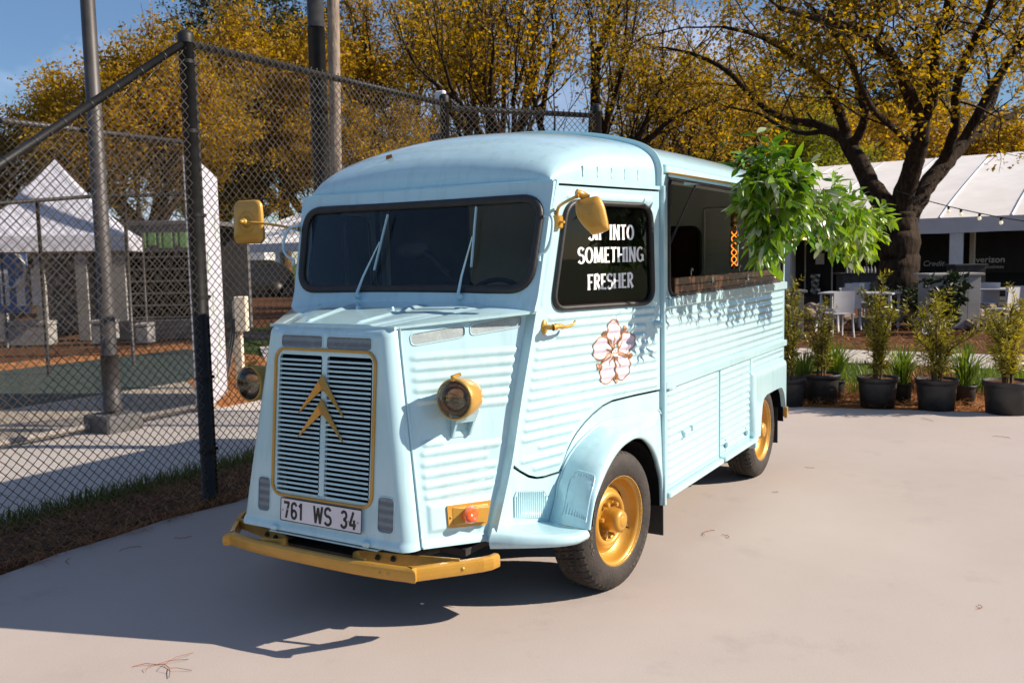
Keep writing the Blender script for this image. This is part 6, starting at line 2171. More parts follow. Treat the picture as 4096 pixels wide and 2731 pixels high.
for k in range(6):
    a = tp(1808 + 3 * k, 5.0)
    obj('picket', MB().bbox((-.03, -.01, 0), (.03, .01, 1.95), .004, frame(a, (0, 0, 1), tx)), MT['white'], pk)
# hanging rows of warm bulbs
for px0, px1, py, n, lb in ((1846, 1938, 548, 16, 'long row of warm bulbs hung under the tent eave'), (1815, 1829, 552, 4, 'short row of warm bulbs under the tent by the van')):
    t = thing('bulb_row', lb, 'lights', tuple(tray(px0, py, 4.0)))
    obj('cord', MB().tube([tray(px0 - 4, py - 4, 4.0), tray(px1 + 4, py - 4, 4.0)], .012, 4), MT['black'], t)
    for k in range(n):
        c = tray(px0 + (px1 - px0) * k / (n - 1), py + .8 * math.sin(k * 2), 4.0)
        obj('bulb', MB().lathe([(0, -.05), (.035, -.03), (.04, 0), (.02, .04), (0, .05)], 8, Matrix.Translation(c)), MT['filament_far'], t)
# string lights from the oak
sl = thing('string_lights', 'drooping string of small frosted bulbs in front of the tent roof', 'lights', tuple(at(2060, 440, 20)))
cp = [Vector(at(2058, 438, 20.6)), Vector(at(2110, 455, 20.3)), Vector(at(2170, 472, 20)), Vector(at(2250, 490, 19.5)), Vector(at(2352, 508, 19)), Vector(at(2450, 515, 18.5))]
cs = smooth_line(cp, 8)
obj('cable', MB().tube(cs, .012, 5), MT['black'], sl)
for px, py in ((2170, 474), (2207, 484), (2262, 496), (2318, 504)):
    c = min(cs, key=lambda v: (v - Vector(at(px, py - 6, 19.7))).length)
    obj('socket', MB().tube([c, c - Vector((0, 0, .07))], .028, 8), MT['black'], sl)
    obj('bulb', MB().lathe([(0, -.08), (.03, -.065), (.04, -.03), (.025, .0), (.02, .02)], 10, Matrix.Translation(c - Vector((0, 0, .075)))), MT['bulbwhite'], sl)

# ------------------------------------------------------------------ furniture under the tent
def chair_thing():
    t = thing('chair', 'white plastic chair', 'chair', (0, 0, 0), 'white chairs under the tent')
    obj('seat', MB().bbox((-.22, -.21, .43), (.22, .21, .46), .01), MT['chair'], t)
    bk_ = MB()
    V = [( -.21 + .42 * i / 6, .20 + .035 * j / 5 - .02 * math.sin(math.pi * i / 6), .45 + .42 * j / 5) for i in range(7) for j in range(6)]
    V2 = [(x, y + .018, z) for x, y, z in V]
    bk_.add(V + V2, [(i * 6 + j, i * 6 + j + 1, (i + 1) * 6 + j + 1, (i + 1) * 6 + j) for i in range(6) for j in range(5)] + [(42 + i * 6 + j, 42 + (i + 1) * 6 + j, 42 + (i + 1) * 6 + j + 1, 42 + i * 6 + j + 1) for i in range(6) for j in range(5)])
    obj('backrest', bk_, MT['chair'], t)
    for sx in (-1, 1):
        for sy in (-1, 1):
            obj('leg', MB().tube([(sx * .19, sy * .18, .44), (sx * .215, sy * .215, 0)], [.022, .016], 8), MT['chair'], t)
    return t


ch0 = chair_thing()
back_to_cam = math.atan2(CF[1], CF[0]) - math.pi / 2 + math.pi
spots = [(1925, 17.0, .15, 'white chair seen from behind, nearest in front of the gate'), (1901, 18.0, 1.2, 'white chair turned sideways at the left of the table'),
         (1952, 18.6, -.3, 'white chair tucked behind the white table end'), (1966, 20.4, 2.9, 'white chair on the far side of the table'), (1990, 20.8, 3.2, 'white chair half hidden by the tallest potted shrub'),
         (2300, 17.2, .6, 'white chair right of the grey bar, seen from behind'), (2338, 17.8, -.5, 'white chair at the far right edge under the tent'), (2262, 19.4, 2.2, 'white chair just right of the grey bar, farther back')]
for k, (px, dp, rz, lb) in enumerate(spots):
    p = at(px, 650, dp)
    if k == 0:
        ch0.location = (p[0], p[1], 0); ch0.rotation_euler = (0, 0, back_to_cam + rz); ch0['label'] = lb
    else:
        copy_thing(ch0, (p[0], p[1], 0), back_to_cam + rz, lb)


def table(px, dp, lb, w=.75):
    p = at(px, 650, dp)
    t = thing('table', lb, 'table', (p[0], p[1], 0))
    M = frame((p[0], p[1], 0), (0, 0, 1), tx)
    obj('table_top', MB().bbox((-w, -.4, .71), (w, .4, .745), .008, M), MT['chair'], t)
    for sx in (-1, 1):
        for sy in (-1, 1):
            obj('leg', MB().bbox((sx * (w - .06) - .025, sy * .34 - .025, 0), (sx * (w - .06) + .025, sy * .34 + .025, .71), .004, M), MT['chair'], t)


table(1975, 18.9, 'white table among the chairs left of the oak trunk')
table(2345, 19.2, 'white table at the right edge behind the bar')


def counter(px0, px1, dp, h, lb, mat, nm='bar_counter', boards=4):
    a, b = Vector(at(px0, 650, dp)), Vector(at(px1, 650, dp)); a.z = b.z = 0
    t = thing(nm, lb, 'counter', tuple(a))
    ax_ = (b - a).normalized(); w = (b - a).length
    M = frame(a, (0, 0, 1), ax_)
    for k in range(boards):
        obj('board', MB().bbox((w * k / boards + .003, -.02, .03), (w * (k + 1) / boards - .003, .0, h - .05), .004, M), MT[mat], t)
    obj('carcass', MB().box((.02, -.0, 0), (w - .02, .55, h - .05), M), MT[mat], t)
    obj('top', MB().bbox((-.05, -.07, h - .05), (w + .05, .62, h), .008, M), MT[mat], t)


counter(2135, 2252, 18.2, 1.12, 'grey panelled bar counter in front of the white tent column', 'greyl')
counter(1806, 1846, 16.5, .92, 'dark grey cabinet just right of the van', 'grey', boards=2)
counter(1935, 2030, 25.5, .98, 'long dark counter with small bottles in front of the star banner', 'black', boards=5)
counter(2195, 2262, 23.5, 1.20, 'black counter behind the grey bar', 'black', boards=3)
for k in range(9):
    p = at(1945 + 8 * k, 642, 25.4)
    tag(obj('bottle', MB().lathe([(.03, 0), (.03, .09), (.012, .13), (.012, .17), (0, .17)], 8, Matrix.Translation((p[0], p[1], .985))), MT['greyl']), 'small pale bottle on the long dark counter', 'bottle', 'bottles on the dark counter')
# stone ring, violet flowers and dark shrubs round the oak
ring_t = thing('stone_border', 'ring of rough brown field stones round the oak trunk', 'stone border', (ob[0], ob[1], 0))
stm = []
for k in range(4):
    rg = np.random.default_rng(50 + k)
    V, F = [], []
    for i in range(5):
        for j in range(8):
            th, ph = math.pi * i / 4, 2 * math.pi * j / 8
            r_ = .13 * (1 + rg.uniform(-.22, .22))
            V.append((r_ * math.sin(th) * math.cos(ph) * 1.25, r_ * math.sin(th) * math.sin(ph), r_ * math.cos(th) * .75))
    F = [(i * 8 + j, (i + 1) * 8 + j, (i + 1) * 8 + (j + 1) % 8, i * 8 + (j + 1) % 8) for i in range(4) for j in range(8)]
    me = bpy.data.meshes.new('stone'); me.from_pydata(V, [], F); me.materials.append(MT['stone']); stm.append(me)
rg = random.Random(9)
cam2 = Vector((CAM[0] - ob[0], CAM[1] - ob[1], 0)).normalized()
a0 = math.atan2(cam2.y, cam2.x)
for k in range(80):
    a = a0 + rg.uniform(-1.9, 1.9); rr_ = 2.3 + rg.gauss(0, .25)
    o = bpy.data.objects.new('stone', stm[k % 4]); COL.objects.link(o); o.parent = ring_t
    o.location = (rr_ * math.cos(a), rr_ * math.sin(a), .06 + rg.uniform(0, .22)); o.rotation_euler = (rg.uniform(0, .6), rg.uniform(0, .6), rg.uniform(0, 6))
    s_ = rg.uniform(.7, 1.35); o.scale = (s_, s_, s_)


def bush(label, px, dp, h, w, mat, n, seed, size=.10, name='shrub'):
    p = at(px, 650, dp)
    t = thing(name, label, 'shrub', (p[0], p[1], 0))
    rg = random.Random(seed)
    wd = MB(); an = []
    for k in range(9):
        a = k * 2.4; tip = Vector((p[0] + w * .6 * math.cos(a) * rg.uniform(.4, 1), p[1] + w * .6 * math.sin(a) * rg.uniform(.4, 1), h * rg.uniform(.6, 1)))
        b = Vector((p[0], p[1], 0))
        wd.tube([b, b.lerp(tip, .5) + Vector((0, 0, .1)), tip], [.015, .010, .004], 4)
        for q in np.linspace(.3, 1, 8):
            an.append(tuple(b.lerp(tip, q)))
    obj('stem', wd, MT['bark_thin'], t)
    leaf_cloud('foliage', an, n, .12, size, MT[mat], seed, t)


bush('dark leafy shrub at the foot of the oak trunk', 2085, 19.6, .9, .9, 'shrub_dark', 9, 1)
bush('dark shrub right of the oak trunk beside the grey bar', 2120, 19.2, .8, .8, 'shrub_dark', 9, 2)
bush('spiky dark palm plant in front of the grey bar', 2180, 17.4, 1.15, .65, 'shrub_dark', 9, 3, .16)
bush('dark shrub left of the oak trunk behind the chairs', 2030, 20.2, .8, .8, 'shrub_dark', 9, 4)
fl = thing('flower_clump', 'small clump of violet flowers by the stone ring', 'flowers', tuple(at(2025, 720, 18.0) * np.array([1, 1, 0])))
rg = random.Random(4)
stems = MB(); blo = MB()
for k in range(14):
    p = Vector(at(2012 + rg.uniform(0, 26), 650, 18.0 + rg.uniform(-.1, .1))); p.z = 0
    h = rg.uniform(.22, .42)
    stems.tube([p, p + Vector((rg.gauss(0, .03), 0, h))], .006, 4)
    blo.lathe([(0, -.02), (.035, 0), (.03, .02), (0, .03)], 7, Matrix.Translation(p + Vector((0, 0, h))))
so = obj('stem', stems, MT['stem'], fl); so['kind'] = 'stuff'
so = obj('blossom', blo, MT['violet'], fl); so['kind'] = 'stuff'
sg = thing('sign_board', 'blank white board leaning low before the grey bar', 'sign', tuple(at(2140, 750, 16.6) * np.array([1, 1, 0])))
a, b = Vector(at(2120, 650, 16.6)), Vector(at(2163, 650, 16.6))
obj('panel', MB().add([(a.x, a.y, .06), (b.x, b.y, .06), (b.x, b.y + .15, .30), (a.x, a.y + .15, .30), (a.x, a.y + .03, .06), (b.x, b.y + .03, .06), (b.x, b.y + .18, .30), (a.x, a.y + .18, .30)], [(0, 1, 2, 3), (4, 7, 6, 5), (0, 3, 7, 4), (1, 5, 6, 2), (3, 2, 6, 7), (0, 4, 5, 1)], True), MT['white'], sg)
obj('stake', MB().tube([(a.x * .5 + b.x * .5, a.y + .1, 0), (a.x * .5 + b.x * .5, a.y + .12, .2)], .015, 6), MT['steel'], sg)

# ------------------------------------------------------------------ left background
# pointed white tent across the court
D0 = 17.0
ap = Vector(at(125, 366, D0))
tt = thing('canopy_tent', 'white pointed-top canopy tent across the court at the left', 'tent', (ap.x, ap.y, 0))
hw = 1.32
rx, fy = Vector((CR[0], CR[1], 0)).normalized(), Vector((CF[0], CF[1], 0)).normalized()
rx2 = (rx * .96 + fy * .28).normalized(); fy2 = Vector((-rx2.y, rx2.x, 0))
cor = [Vector((ap.x, ap.y, 2.16)) + rx2 * hw * a + fy2 * hw * b for a, b in ((-1, -1), (1, -1), (1, 1), (-1, 1))]
cn = MB()
for k in range(4):
    a, b = cor[k], cor[(k + 1) % 4]
    V = []
    for i in range(7):
        f = i / 6
        for j in range(9):
            p = a.lerp(b, j / 8).lerp(ap, f)
            p.z = 2.16 + (ap.z - 2.16) * (f ** 1.25) - .05 * math.sin(math.pi * j / 8) * (1 - f)
            V.append(tuple(p))
    cn.add(V, [(i * 9 + j, i * 9 + j + 1, (i + 1) * 9 + j + 1, (i + 1) * 9 + j) for i in range(6) for j in range(8)])
obj('canopy', cn, MT['white_shaded'], tt)
vb = MB()
for k in range(4):
    a, b = cor[k], cor[(k + 1) % 4]
    vb.add([tuple(a), tuple(b), tuple(b - Vector((0, 0, .28))), tuple(a - Vector((0, 0, .28)))], [(0, 1, 2, 3)], True)
obj('valance', vb, MT['white_shaded'], tt)
for c in cor:
    obj('leg', MB().tube([(c.x, c.y, 0), c], .022, 8), MT['grey'], tt)
# grey pavilion behind it with green lettering
gb = thing('pavilion', 'low grey pavilion with green lettering behind the court fence', 'building', tuple(on_ground(250, 770)))
D1 = 19.5
def gp(px, dz=0.0, d=D1):
    v = Vector(at(px, 600, d + dz)); v.z = 0
    return v
a, b = gp(-60), gp(476)
bx_ = (b - a).normalized(); bw = (b - a).length
MP = frame(a, (0, 0, 1), bx_)
zt = at(200, 522, D1)[2]; zb_ = at(200, 582, D1)[2]
obj('fascia', MB().bbox((0, -.1, zb_), (bw, .1, zt), .01, MP), MT['grey'], gb)
obj('back_wall', MB().box((0, 3.0, 0), (bw, 3.2, zt), MP), MT['grey'], gb)
obj('roof_slab', MB().bbox((-.1, -.15, zt), (bw + .1, 3.3, zt + .10), .01, MP), MT['grey'], gb)
for f, w in ((.10, .30), (.28, .22), (.46, .26), (.60, .5), (.985, .3)):
    obj('column', MB().bbox((bw * f - w / 2, -.05, 0), (bw * f + w / 2, .25, zb_), .01, MP), MT['greyl'], gb)
for k in range(6):
    z = .45 + .26 * k
    obj('louvre', MB().bbox((bw * .66, -.02, z), (bw * .97, .06, z + .035), .004, MP), MT['grey'], gb)
obj('dark_panel', MB().box((bw * .63, .10, .35), (bw * .985, .18, zb_), MP), MT['dark'], gb)  # near-black panel filling the bay behind the louvres
obj('low_wall', MB().bbox((bw * .62, -.12, 0), (bw * .985, .02, .42), .01, MP), MT['grey'], gb)
x = bw * .27
for k, wd in enumerate((.06, .14, .05, .14, .05, .10, .14, .05, .14, .06)):
    obj('sign_letter', MB().bbox((x, -.125, zb_ + .10 + .05 * (k % 2)), (x + wd, -.105, zt - .10), .004, MP), MT['print_green'], gb)
    x += wd + .07
x = bw * .74
for k, wd in enumerate((.05, .16, .05, .18, .05, .14)):
    obj('sign_letter', MB().bbox((x, -.125, zb_ + .08 + .06 * (k % 3 == 1)), (x + wd, -.105, zt - .16), .004, MP), MT['print_green'], gb)
    x += wd + .06
pb = thing('poster', 'blue and white poster panel at the far left behind the fence', 'poster', tuple(gp(30, -1.0)))
a, b = gp(-30, -1.0), gp(62, -1.0)
z0, z1 = at(20, 720, D1 - 1)[2], at(20, 575, D1 - 1)[2]
obj('panel', MB().bbox((0, -.02, max(.05, z0)), ((b - a).length, .02, z1), .004, frame(a, (0, 0, 1), bx_)), MT['print_blue'], pb)
cc = (a + b) / 2 + Vector((0, 0, (z0 + z1) / 2 + .25))
obj('printed_ring', MB().tube([cc + bx_ * (.38 * math.cos(q)) + Vector((0, 0, .38 * math.sin(q))) - fy * .04 for q in np.linspace(0, 2 * math.pi, 25)[:-1]], .03, 5, closed=True), MT['white'], pb)
for k in range(3):
    obj('printed_bar', MB().bbox((.25 + .32 * k, -.03, z0 + .15), (.43 + .32 * k, -.022, z0 + .9 - .2 * (k % 2)), .002, frame(a, (0, 0, 1), bx_)), MT['white'], pb)
for k, (px, w_, h_, mt, lb) in enumerate(((232, .42, .5, 'greyl', 'pale cooler box under the grey pavilion'), (325, .26, .42, 'greyl', 'small pale box beside the pavilion column'), (60, .9, .5, 'greyl', 'pale bench under the blue poster'))):
    p = gp(px, -.9)
    tag(obj('storage_box', MB().bbox((-w_ / 2, -.2, 0), (w_ / 2, .2, h_ * .8), .02, frame(p, (0, 0, 1), bx_)).bbox((-w_ / 2 - .01, -.21, h_ * .82), (w_ / 2 + .01, .21, h_), .02, frame(p, (0, 0, 1), bx_)), MT[mt]), lb, 'box' if k < 2 else 'bench')
# tall white board with green scrawls, seen nearly edge-on behind the tall post
wb = thing('display_board', 'tall white board with green streaks right behind the tall fence post', 'board', (-6.14, 3.71, 0))
p0 = Vector(at(503, 880, 11.3)); p0.z = 0
p1 = Vector(at(448, 900, 10.0)); p1.z = 0
hb0, hb1 = at(495, 412, 11.3)[2], at(455, 362, 10.0)[2]
nv2 = Vector((-(p1 - p0).y, (p1 - p0).x, 0)).normalized() * .10
obj('face', MB().add([tuple(p0), tuple(p1), (p1.x, p1.y, hb1), (p0.x, p0.y, hb0), tuple(p0 + nv2), tuple(p1 + nv2), (p1.x + nv2.x, p1.y + nv2.y, hb1), (p0.x + nv2.x, p0.y + nv2.y, hb0)],
                     [(0, 1, 2, 3), (5, 4, 7, 6), (0, 3, 7, 4), (1, 5, 6, 2), (3, 2, 6, 7)], True), MT['white_shaded'], wb)
obj('edge_trim', MB().tube([p0, (p0.x, p0.y, hb0)], .04, 8), MT['steel'], wb)
for k, (f, z0, z1) in enumerate(((.25, .55, .95), (.45, 1.0, 1.3), (.2, 1.9, 2.2), (.6, 1.5, 1.75), (.4, .2, .5))):
    q = p0.lerp(p1, f)
    for sg_ in (-1.02, .02):
        pass
    e = (Vector(CAM) - q); e.z = 0
    off = nv2 * 1.06 if e.dot(nv2) > 0 else -nv2 * .06
    obj('scrawl', MB().tube([q + off + Vector((0, 0, z0)), q + off + (p1 - p0) * .04 + Vector((0, 0, (z0 + z1) / 2)), q + off + Vector((0, 0, z1))], .008, 5), MT['pale_green'], wb)
# pale post with cables, planter bed, dark car and far white van
q = Vector(at(552, 830, 11.8)); q.z = 0
pp = thing('meter_post', 'pale wooden post carrying a cream meter box and cables', 'post', tuple(q))
Mq = frame(q, (0, 0, 1), rx)
obj('post', MB().bbox((-.06, -.05, 0), (.04, .05, at(552, 690, 11.8)[2]), .006, Mq), MT['post_wood'], pp)
obj('meter_box', MB().bbox((-.02, -.10, at(552, 760, 11.8)[2]), (.13, .04, at(552, 680, 11.8)[2]), .008, Mq), MT['post_wood'], pp)
for k in range(3):
    obj('cable', MB().tube(smooth_line([tuple(Mq @ Vector((-.05 + .03 * k, -.07, .9))), tuple(Mq @ Vector((-.12 + .03 * k, -.10, .5))), tuple(Mq @ Vector((-.25 + .05 * k, -.15, .12))), tuple(Mq @ Vector((-.42 + .05 * k, -.2, .02)))], 5), .014, 6), MT['grey'], pp)


def car(label, px, dp, col, L_=4.4, H_=1.7, rot=.35):
    p = Vector(at(px, 650, dp)); p.z = 0
    t = thing('parked_car', label, 'car', tuple(p))
    M = frame(p, (0, 0, 1), (rx * math.cos(rot) + fy * math.sin(rot)))
    prof = [(-L_ / 2, .35), (-L_ / 2, .85), (-L_ * .32, .98), (-L_ * .20, H_ - .08), (-L_ * .10, H_), (L_ * .28, H_), (L_ * .42, H_ * .82), (L_ / 2, 1.0), (L_ / 2, .35)]
    n = len(prof); W = .9
    V = [tuple(M @ Vector((x, y * W * (1 if z < 1.02 else .82), z))) for y in (-1, 1) for x, z in prof]
    obj('body', MB().add(V, [tuple(range(n)), tuple(range(n, 2 * n))[::-1]] + [(i, (i + 1) % n, n + (i + 1) % n, n + i)[::-1] for i in range(n)], True), col, t)
    for sx in (-.31, .31):
        for sy in (-1, 1):
            obj('wheel', MB().lathe([(.0, -.11), (.33, -.11), (.35, 0), (.33, .11), (0, .11)], 16, frame(M @ Vector((sx * L_, sy * .84, .35)), M.to_3x3() @ Vector((0, 1, 0)))), MT['rubber'], t)
    for y in (-1, 1):
        obj('window', MB().add([tuple(M @ Vector((x, y * (W * .82 + .012), z))) for x, z in ((-L_ * .17, H_ - .16), (-L_ * .26, 1.05), (L_ * .36, 1.05), (L_ * .27, H_ - .16))], [(0, 1, 2, 3)], True), MT['glass_side'], t)
    obj('windscreen', MB().add([tuple(M @ Vector((x, y, z))) for x, y, z in ((-L_ * .325, -.66, 1.02), (-L_ * .325, .66, 1.02), (-L_ * .212, .62, H_ - .12), (-L_ * .212, -.62, H_ - .12))], [(0, 1, 2, 3)], True), flat_mat('car_screen', (.25, .32, .40), .1), t)


car('dark car parked under the tent, seen below the left mirror', 560, 42, MT['car'])
a, b = Vector(at(525, 650, 56)), Vector(at(612, 650, 56)); a.z = b.z = 0
wv = thing('box_truck', 'plain white truck box far behind the dark car', 'truck', tuple(a))
Mw = frame(a, (0, 0, 1), (b - a).normalized())
obj('box_body', MB().bbox((0, 0, .6), ((b - a).length, 2.2, 2.9), .05, Mw), MT['white'], wv)
for k in (.5, 1.8):
    obj('wheel', MB().lathe([(0, -.12), (.42, -.12), (.45, 0), (.42, .12), (0, .12)], 14, Mw @ Matrix.Translation((k, .1, .45)) @ Matrix.Rotation(math.pi / 2, 4, 'X')), MT['rubber'], wv)
# ------------------------------------------------------------------ potted shrubs and grasses
def narrow_leaves(name, stems, per_m, length, width, mat, seed, parent):
    """Narrow leaves set along stems, pointing out and up."""
    rg = np.random.default_rng(seed)
    C, D = [], []
    for pts in stems:
        for a, b in zip(pts[:-1], pts[1:]):
            a, b = np.array(a), np.array(b)
            ln = np.linalg.norm(b - a); n = max(1, int(ln * per_m))
            t = rg.uniform(0, 1, n)[:, None]
            C.append(a + (b - a) * t)
            ax = (b - a) / max(ln, 1e-6)
            r = rg.normal(0, 1, (n, 3)); r -= (r @ ax)[:, None] * ax
            r /= np.maximum(np.linalg.norm(r, axis=1)[:, None], 1e-6)
            D.append(r * .85 + ax * .55)
    c = np.concatenate(C); d = np.concatenate(D); n = len(c)
    d /= np.linalg.norm(d, axis=1)[:, None]
    u = rg.normal(0, 1, (n, 3)); s = np.cross(d, u); s /= np.linalg.norm(s, axis=1)[:, None]
    L_ = (length * rg.uniform(.6, 1.3, n))[:, None]; W = (width * rg.uniform(.7, 1.2, n))[:, None]
    V = np.empty((n, 4, 3))
    V[:, 0] = c; V[:, 1] = c + d * L_ * .5 + s * W * .5; V[:, 2] = c + d * L_; V[:, 3] = c + d * L_ * .5 - s * W * .5
    me = np_mesh(name, V.reshape(-1, 3), np.arange(n)[:, None] * 4 + np.array([0, 1, 2, 3]), mat)
    return link(name, me, None, parent)


def pot_parts(t, p, r, h):
    pr = [(0, .012), (r * .86, .012), (r * .86, 0), (r * .87, .0), (r * .97, h * .80), (r * .98, h * .84), (r * 1.05, h * .85), (r * 1.07, h * .97), (r * 1.06, h), (r * 1.0, h), (r * .97, h * .9), (0, h * .88)]
    M = Matrix.Translation(p)
    obj('pot', MB().lathe(pr, 36, M), MT['pot'], t)
    so = MB()
    rg = random.Random(int(p[0] * 100) + 7)
    V = [(p[0], p[1], p[2] + h * .93)]
    for i in range(1, 5):
        for j in range(20):
            a = 2 * math.pi * j / 20
            V.append((p[0] + r * .97 * i / 4 * math.cos(a), p[1] + r * .97 * i / 4 * math.sin(a), p[2] + h * (.92 + rg.uniform(-.02, .025))))
    so.add(V, [(0, 1 + j, 1 + (j + 1) % 20) for j in range(20)] + [(1 + (i - 1) * 20 + j, 1 + i * 20 + j, 1 + i * 20 + (j + 1) % 20, 1 + (i - 1) * 20 + (j + 1) % 20) for i in range(1, 4) for j in range(20)])
    obj('soil', so, MT['soil'], t)


def potted_shrub(px, py, r, h, top, width, seed, label, per=150, nstem=7, mat='shrub', leaf=.055, arch=.0):
    g_ = on_ground(px, py)
    p = (g_[0], g_[1], -.005)
    t = thing('potted_shrub', label, 'potted plant', p, 'shrubs in black nursery pots')
    pot_parts(t, p, r, h)
    rg = random.Random(seed)
    wood = MB(); stems = []
    for k in range(nstem):
        a = k * 2.399 + rg.uniform(-.3, .3)
        rad = width * rg.uniform(.25, 1.0)
        tip = Vector((p[0] + rad * math.cos(a), p[1] + rad * math.sin(a), h + (top - h) * rg.uniform(.62, 1.0) * (1 - .25 * rad / max(width, .01))))
        b = Vector((p[0] + .04 * math.cos(a), p[1] + .04 * math.sin(a), h * .9))
        if k == 0:
            tip = Vector((p[0] + .04, p[1], top))
        mid = b.lerp(tip, .5) + Vector((-.25 * rad * math.cos(a), -.25 * rad * math.sin(a), .05 + arch))
        sp = smooth_line([b, mid, tip], 5)
        wood.tube(sp, [.011 - .007 * i / len(sp) for i in range(len(sp))], 5)
        stems.append([tuple(q) for q in sp[1:]])
        for i in range(1, len(sp)):
            if rg.random() < .22:
                continue
            for _ in range(rg.choice((1, 2, 2))):
                d = Vector((math.cos(a) * .4 + rg.gauss(0, .8), math.sin(a) * .4 + rg.gauss(0, .8), rg.uniform(.6, 1.7))).normalized()
                ln = rg.uniform(.07, .20) * (1.2 - .55 * i / len(sp)) * (width / .27)
                q2 = sp[i] + d * ln
                wood.tube([sp[i], sp[i].lerp(q2, .5) + Vector((0, 0, .01)), q2], [.004, .003, .002], 3)
                stems.append([tuple(sp[i].lerp(q2, .1)), tuple(q2)])
    obj('stem', wood, MT['bark_thin'], t)
    narrow_leaves('foliage', stems, per * .78, leaf * 1.15, .0115, MT[mat], seed, t)
    return t


potted_shrub(1812, 930, .165, .30, 1.28, .26, 1, 'tall narrow potted shrub closest to the van', 165, 8)
potted_shrub(1886, 921, .190, .31, 1.06, .24, 2, 'potted shrub with light upright shoots, second from the van', 150, 8)
potted_shrub(2015, 931, .195, .31, 1.36, .25, 3, 'tallest bushy potted shrub, third from the van', 190, 9)
potted_shrub(2150, 939, .195, .32, 1.16, .40, 4, 'spreading yellow-tipped potted shrub, fourth from the van', 150, 10)
potted_shrub(2312, 948, .215, .33, 1.12, .36, 5, 'wide dark potted shrub at the right edge', 190, 10)


def potted_grass(px, py, r, h, bl, n, seed, label):
    g_ = on_ground(px, py)
    p = (g_[0], g_[1], -.005)
    t = thing('potted_grass', label, 'potted plant', p, 'small pots of long grass')
    pot_parts(t, p, r, h)
    rg = random.Random(seed)
    bd = MB()
    for k in range(n):
        a = rg.uniform(0, 2 * math.pi); d = Vector((math.cos(a), math.sin(a), 0)); sd = Vector((-d.y, d.x, 0))
        b = Vector((p[0], p[1], h * .9)) + d * rg.uniform(0, r * .7)
        ln = bl * rg.uniform(.55, 1.15); out = rg.uniform(.1, .75)
        q = [b, b + d * ln * out * .3 + Vector((0, 0, ln * .5)), b + d * ln * out * .75 + Vector((0, 0, ln * (.85 - .25 * out))), b + d * ln * out * 1.15 + Vector((0, 0, ln * (1.0 - .65 * out)))]
        w = .0065
        V = [q[0] - sd * w * .7, q[0] + sd * w * .7, q[1] - sd * w, q[1] + sd * w, q[2] - sd * w * .7, q[2] + sd * w * .7, q[3]]
        bd.add([tuple(v) for v in V], [(0, 1, 3, 2), (2, 3, 5, 4), (4, 5, 6)], True)
    o = obj('blade', bd, MT['bladegreen'], t, False)
    o['kind'] = 'stuff'


potted_grass(1843, 918, .09, .19, .45, 110, 11, 'small pot of long grass between the first and second shrubs')
potted_grass(1918, 912, .10, .20, .55, 130, 12, 'small pot of arching grass right of the second shrub')
potted_grass(2072, 920, .10, .20, .50, 130, 13, 'small pot of long grass between the third and fourth shrubs')
potted_grass(2215, 925, .11, .20, .52, 140, 14, 'small pot of pale grass between the fourth shrub and the right edge')
# bent dry grass tufts growing behind
for k, (px, py) in enumerate(((1960, 905), (2120, 900), (2270, 905))):
    g_ = on_ground(px, py)
    o = blades('grass_tuft', 260, [(g_[0] - .35, g_[1] - .15), (g_[0] + .35, g_[1] - .15), (g_[0] + .35, g_[1] + .25), (g_[0] - .35, g_[1] + .25)], .42, .005, MT['bladegreen'] if k != 1 else MT['dry'], 1.0, seed=60 + k)
    tag(o, ('tuft of wild grass behind the pots, left of the tallest shrub', 'dry tuft between the third and fourth shrubs', 'tuft of wild grass behind the pots near the right edge')[k], 'grass')

# ------------------------------------------------------------------ leaf garland on the hatch lid
GA = thing('leaf_garland', 'bushy green leaf garland with white sprigs along the raised hatch lid', 'garland', (1.52, 1.8, 1.90))
rg = random.Random(21)


def leaf_shape(L_, W, fold=.15, bend=.12):
    st_ = [(0, .06), (.18, .62), (.40, 1.0), (.62, .86), (.84, .42), (1.0, .0)]
    V, F = [], []
    for x, w in st_:
        z = -bend * L_ * x * x
        V += [(x * L_, -w * W / 2, z + fold * w * W / 2), (x * L_, 0, z), (x * L_, w * W / 2, z + fold * w * W / 2)]
    for i in range(5):
        F += [(i * 3, i * 3 + 3, i * 3 + 4, i * 3 + 1), (i * 3 + 1, i * 3 + 4, i * 3 + 5, i * 3 + 2)]
    return V, F


LS = [leaf_shape(.085, .030), leaf_shape(.070, .026, .2, .2), leaf_shape(.060, .036, .12, .1), leaf_shape(.100, .028, .2, .25)]
lme = []
for k, (V, F) in enumerate(LS):
    for mt in ('garland', 'garland_pale'):
        me = bpy.data.meshes.new('leaf'); me.from_pydata(V, [], F); me.materials.append(MT[mt])
        me.polygons.foreach_set('use_smooth', np.ones(len(F), bool)); lme.append(me)
spine = [Vector((1.46, .64, 2.01)), Vector((1.48, .66, 1.99)), Vector((1.50, .72, 1.97)), Vector((1.53, .90, 1.94)), Vector((1.54, 1.3, 1.92)), Vector((1.55, 1.8, 1.89)), Vector((1.55, 2.3, 1.86)), Vector((1.55, 2.75, 1.82)), Vector((1.57, 2.95, 1.76))]
sps = smooth_line(spine, 10)
wood = MB().tube(sps, .008, 6)
leaves = []


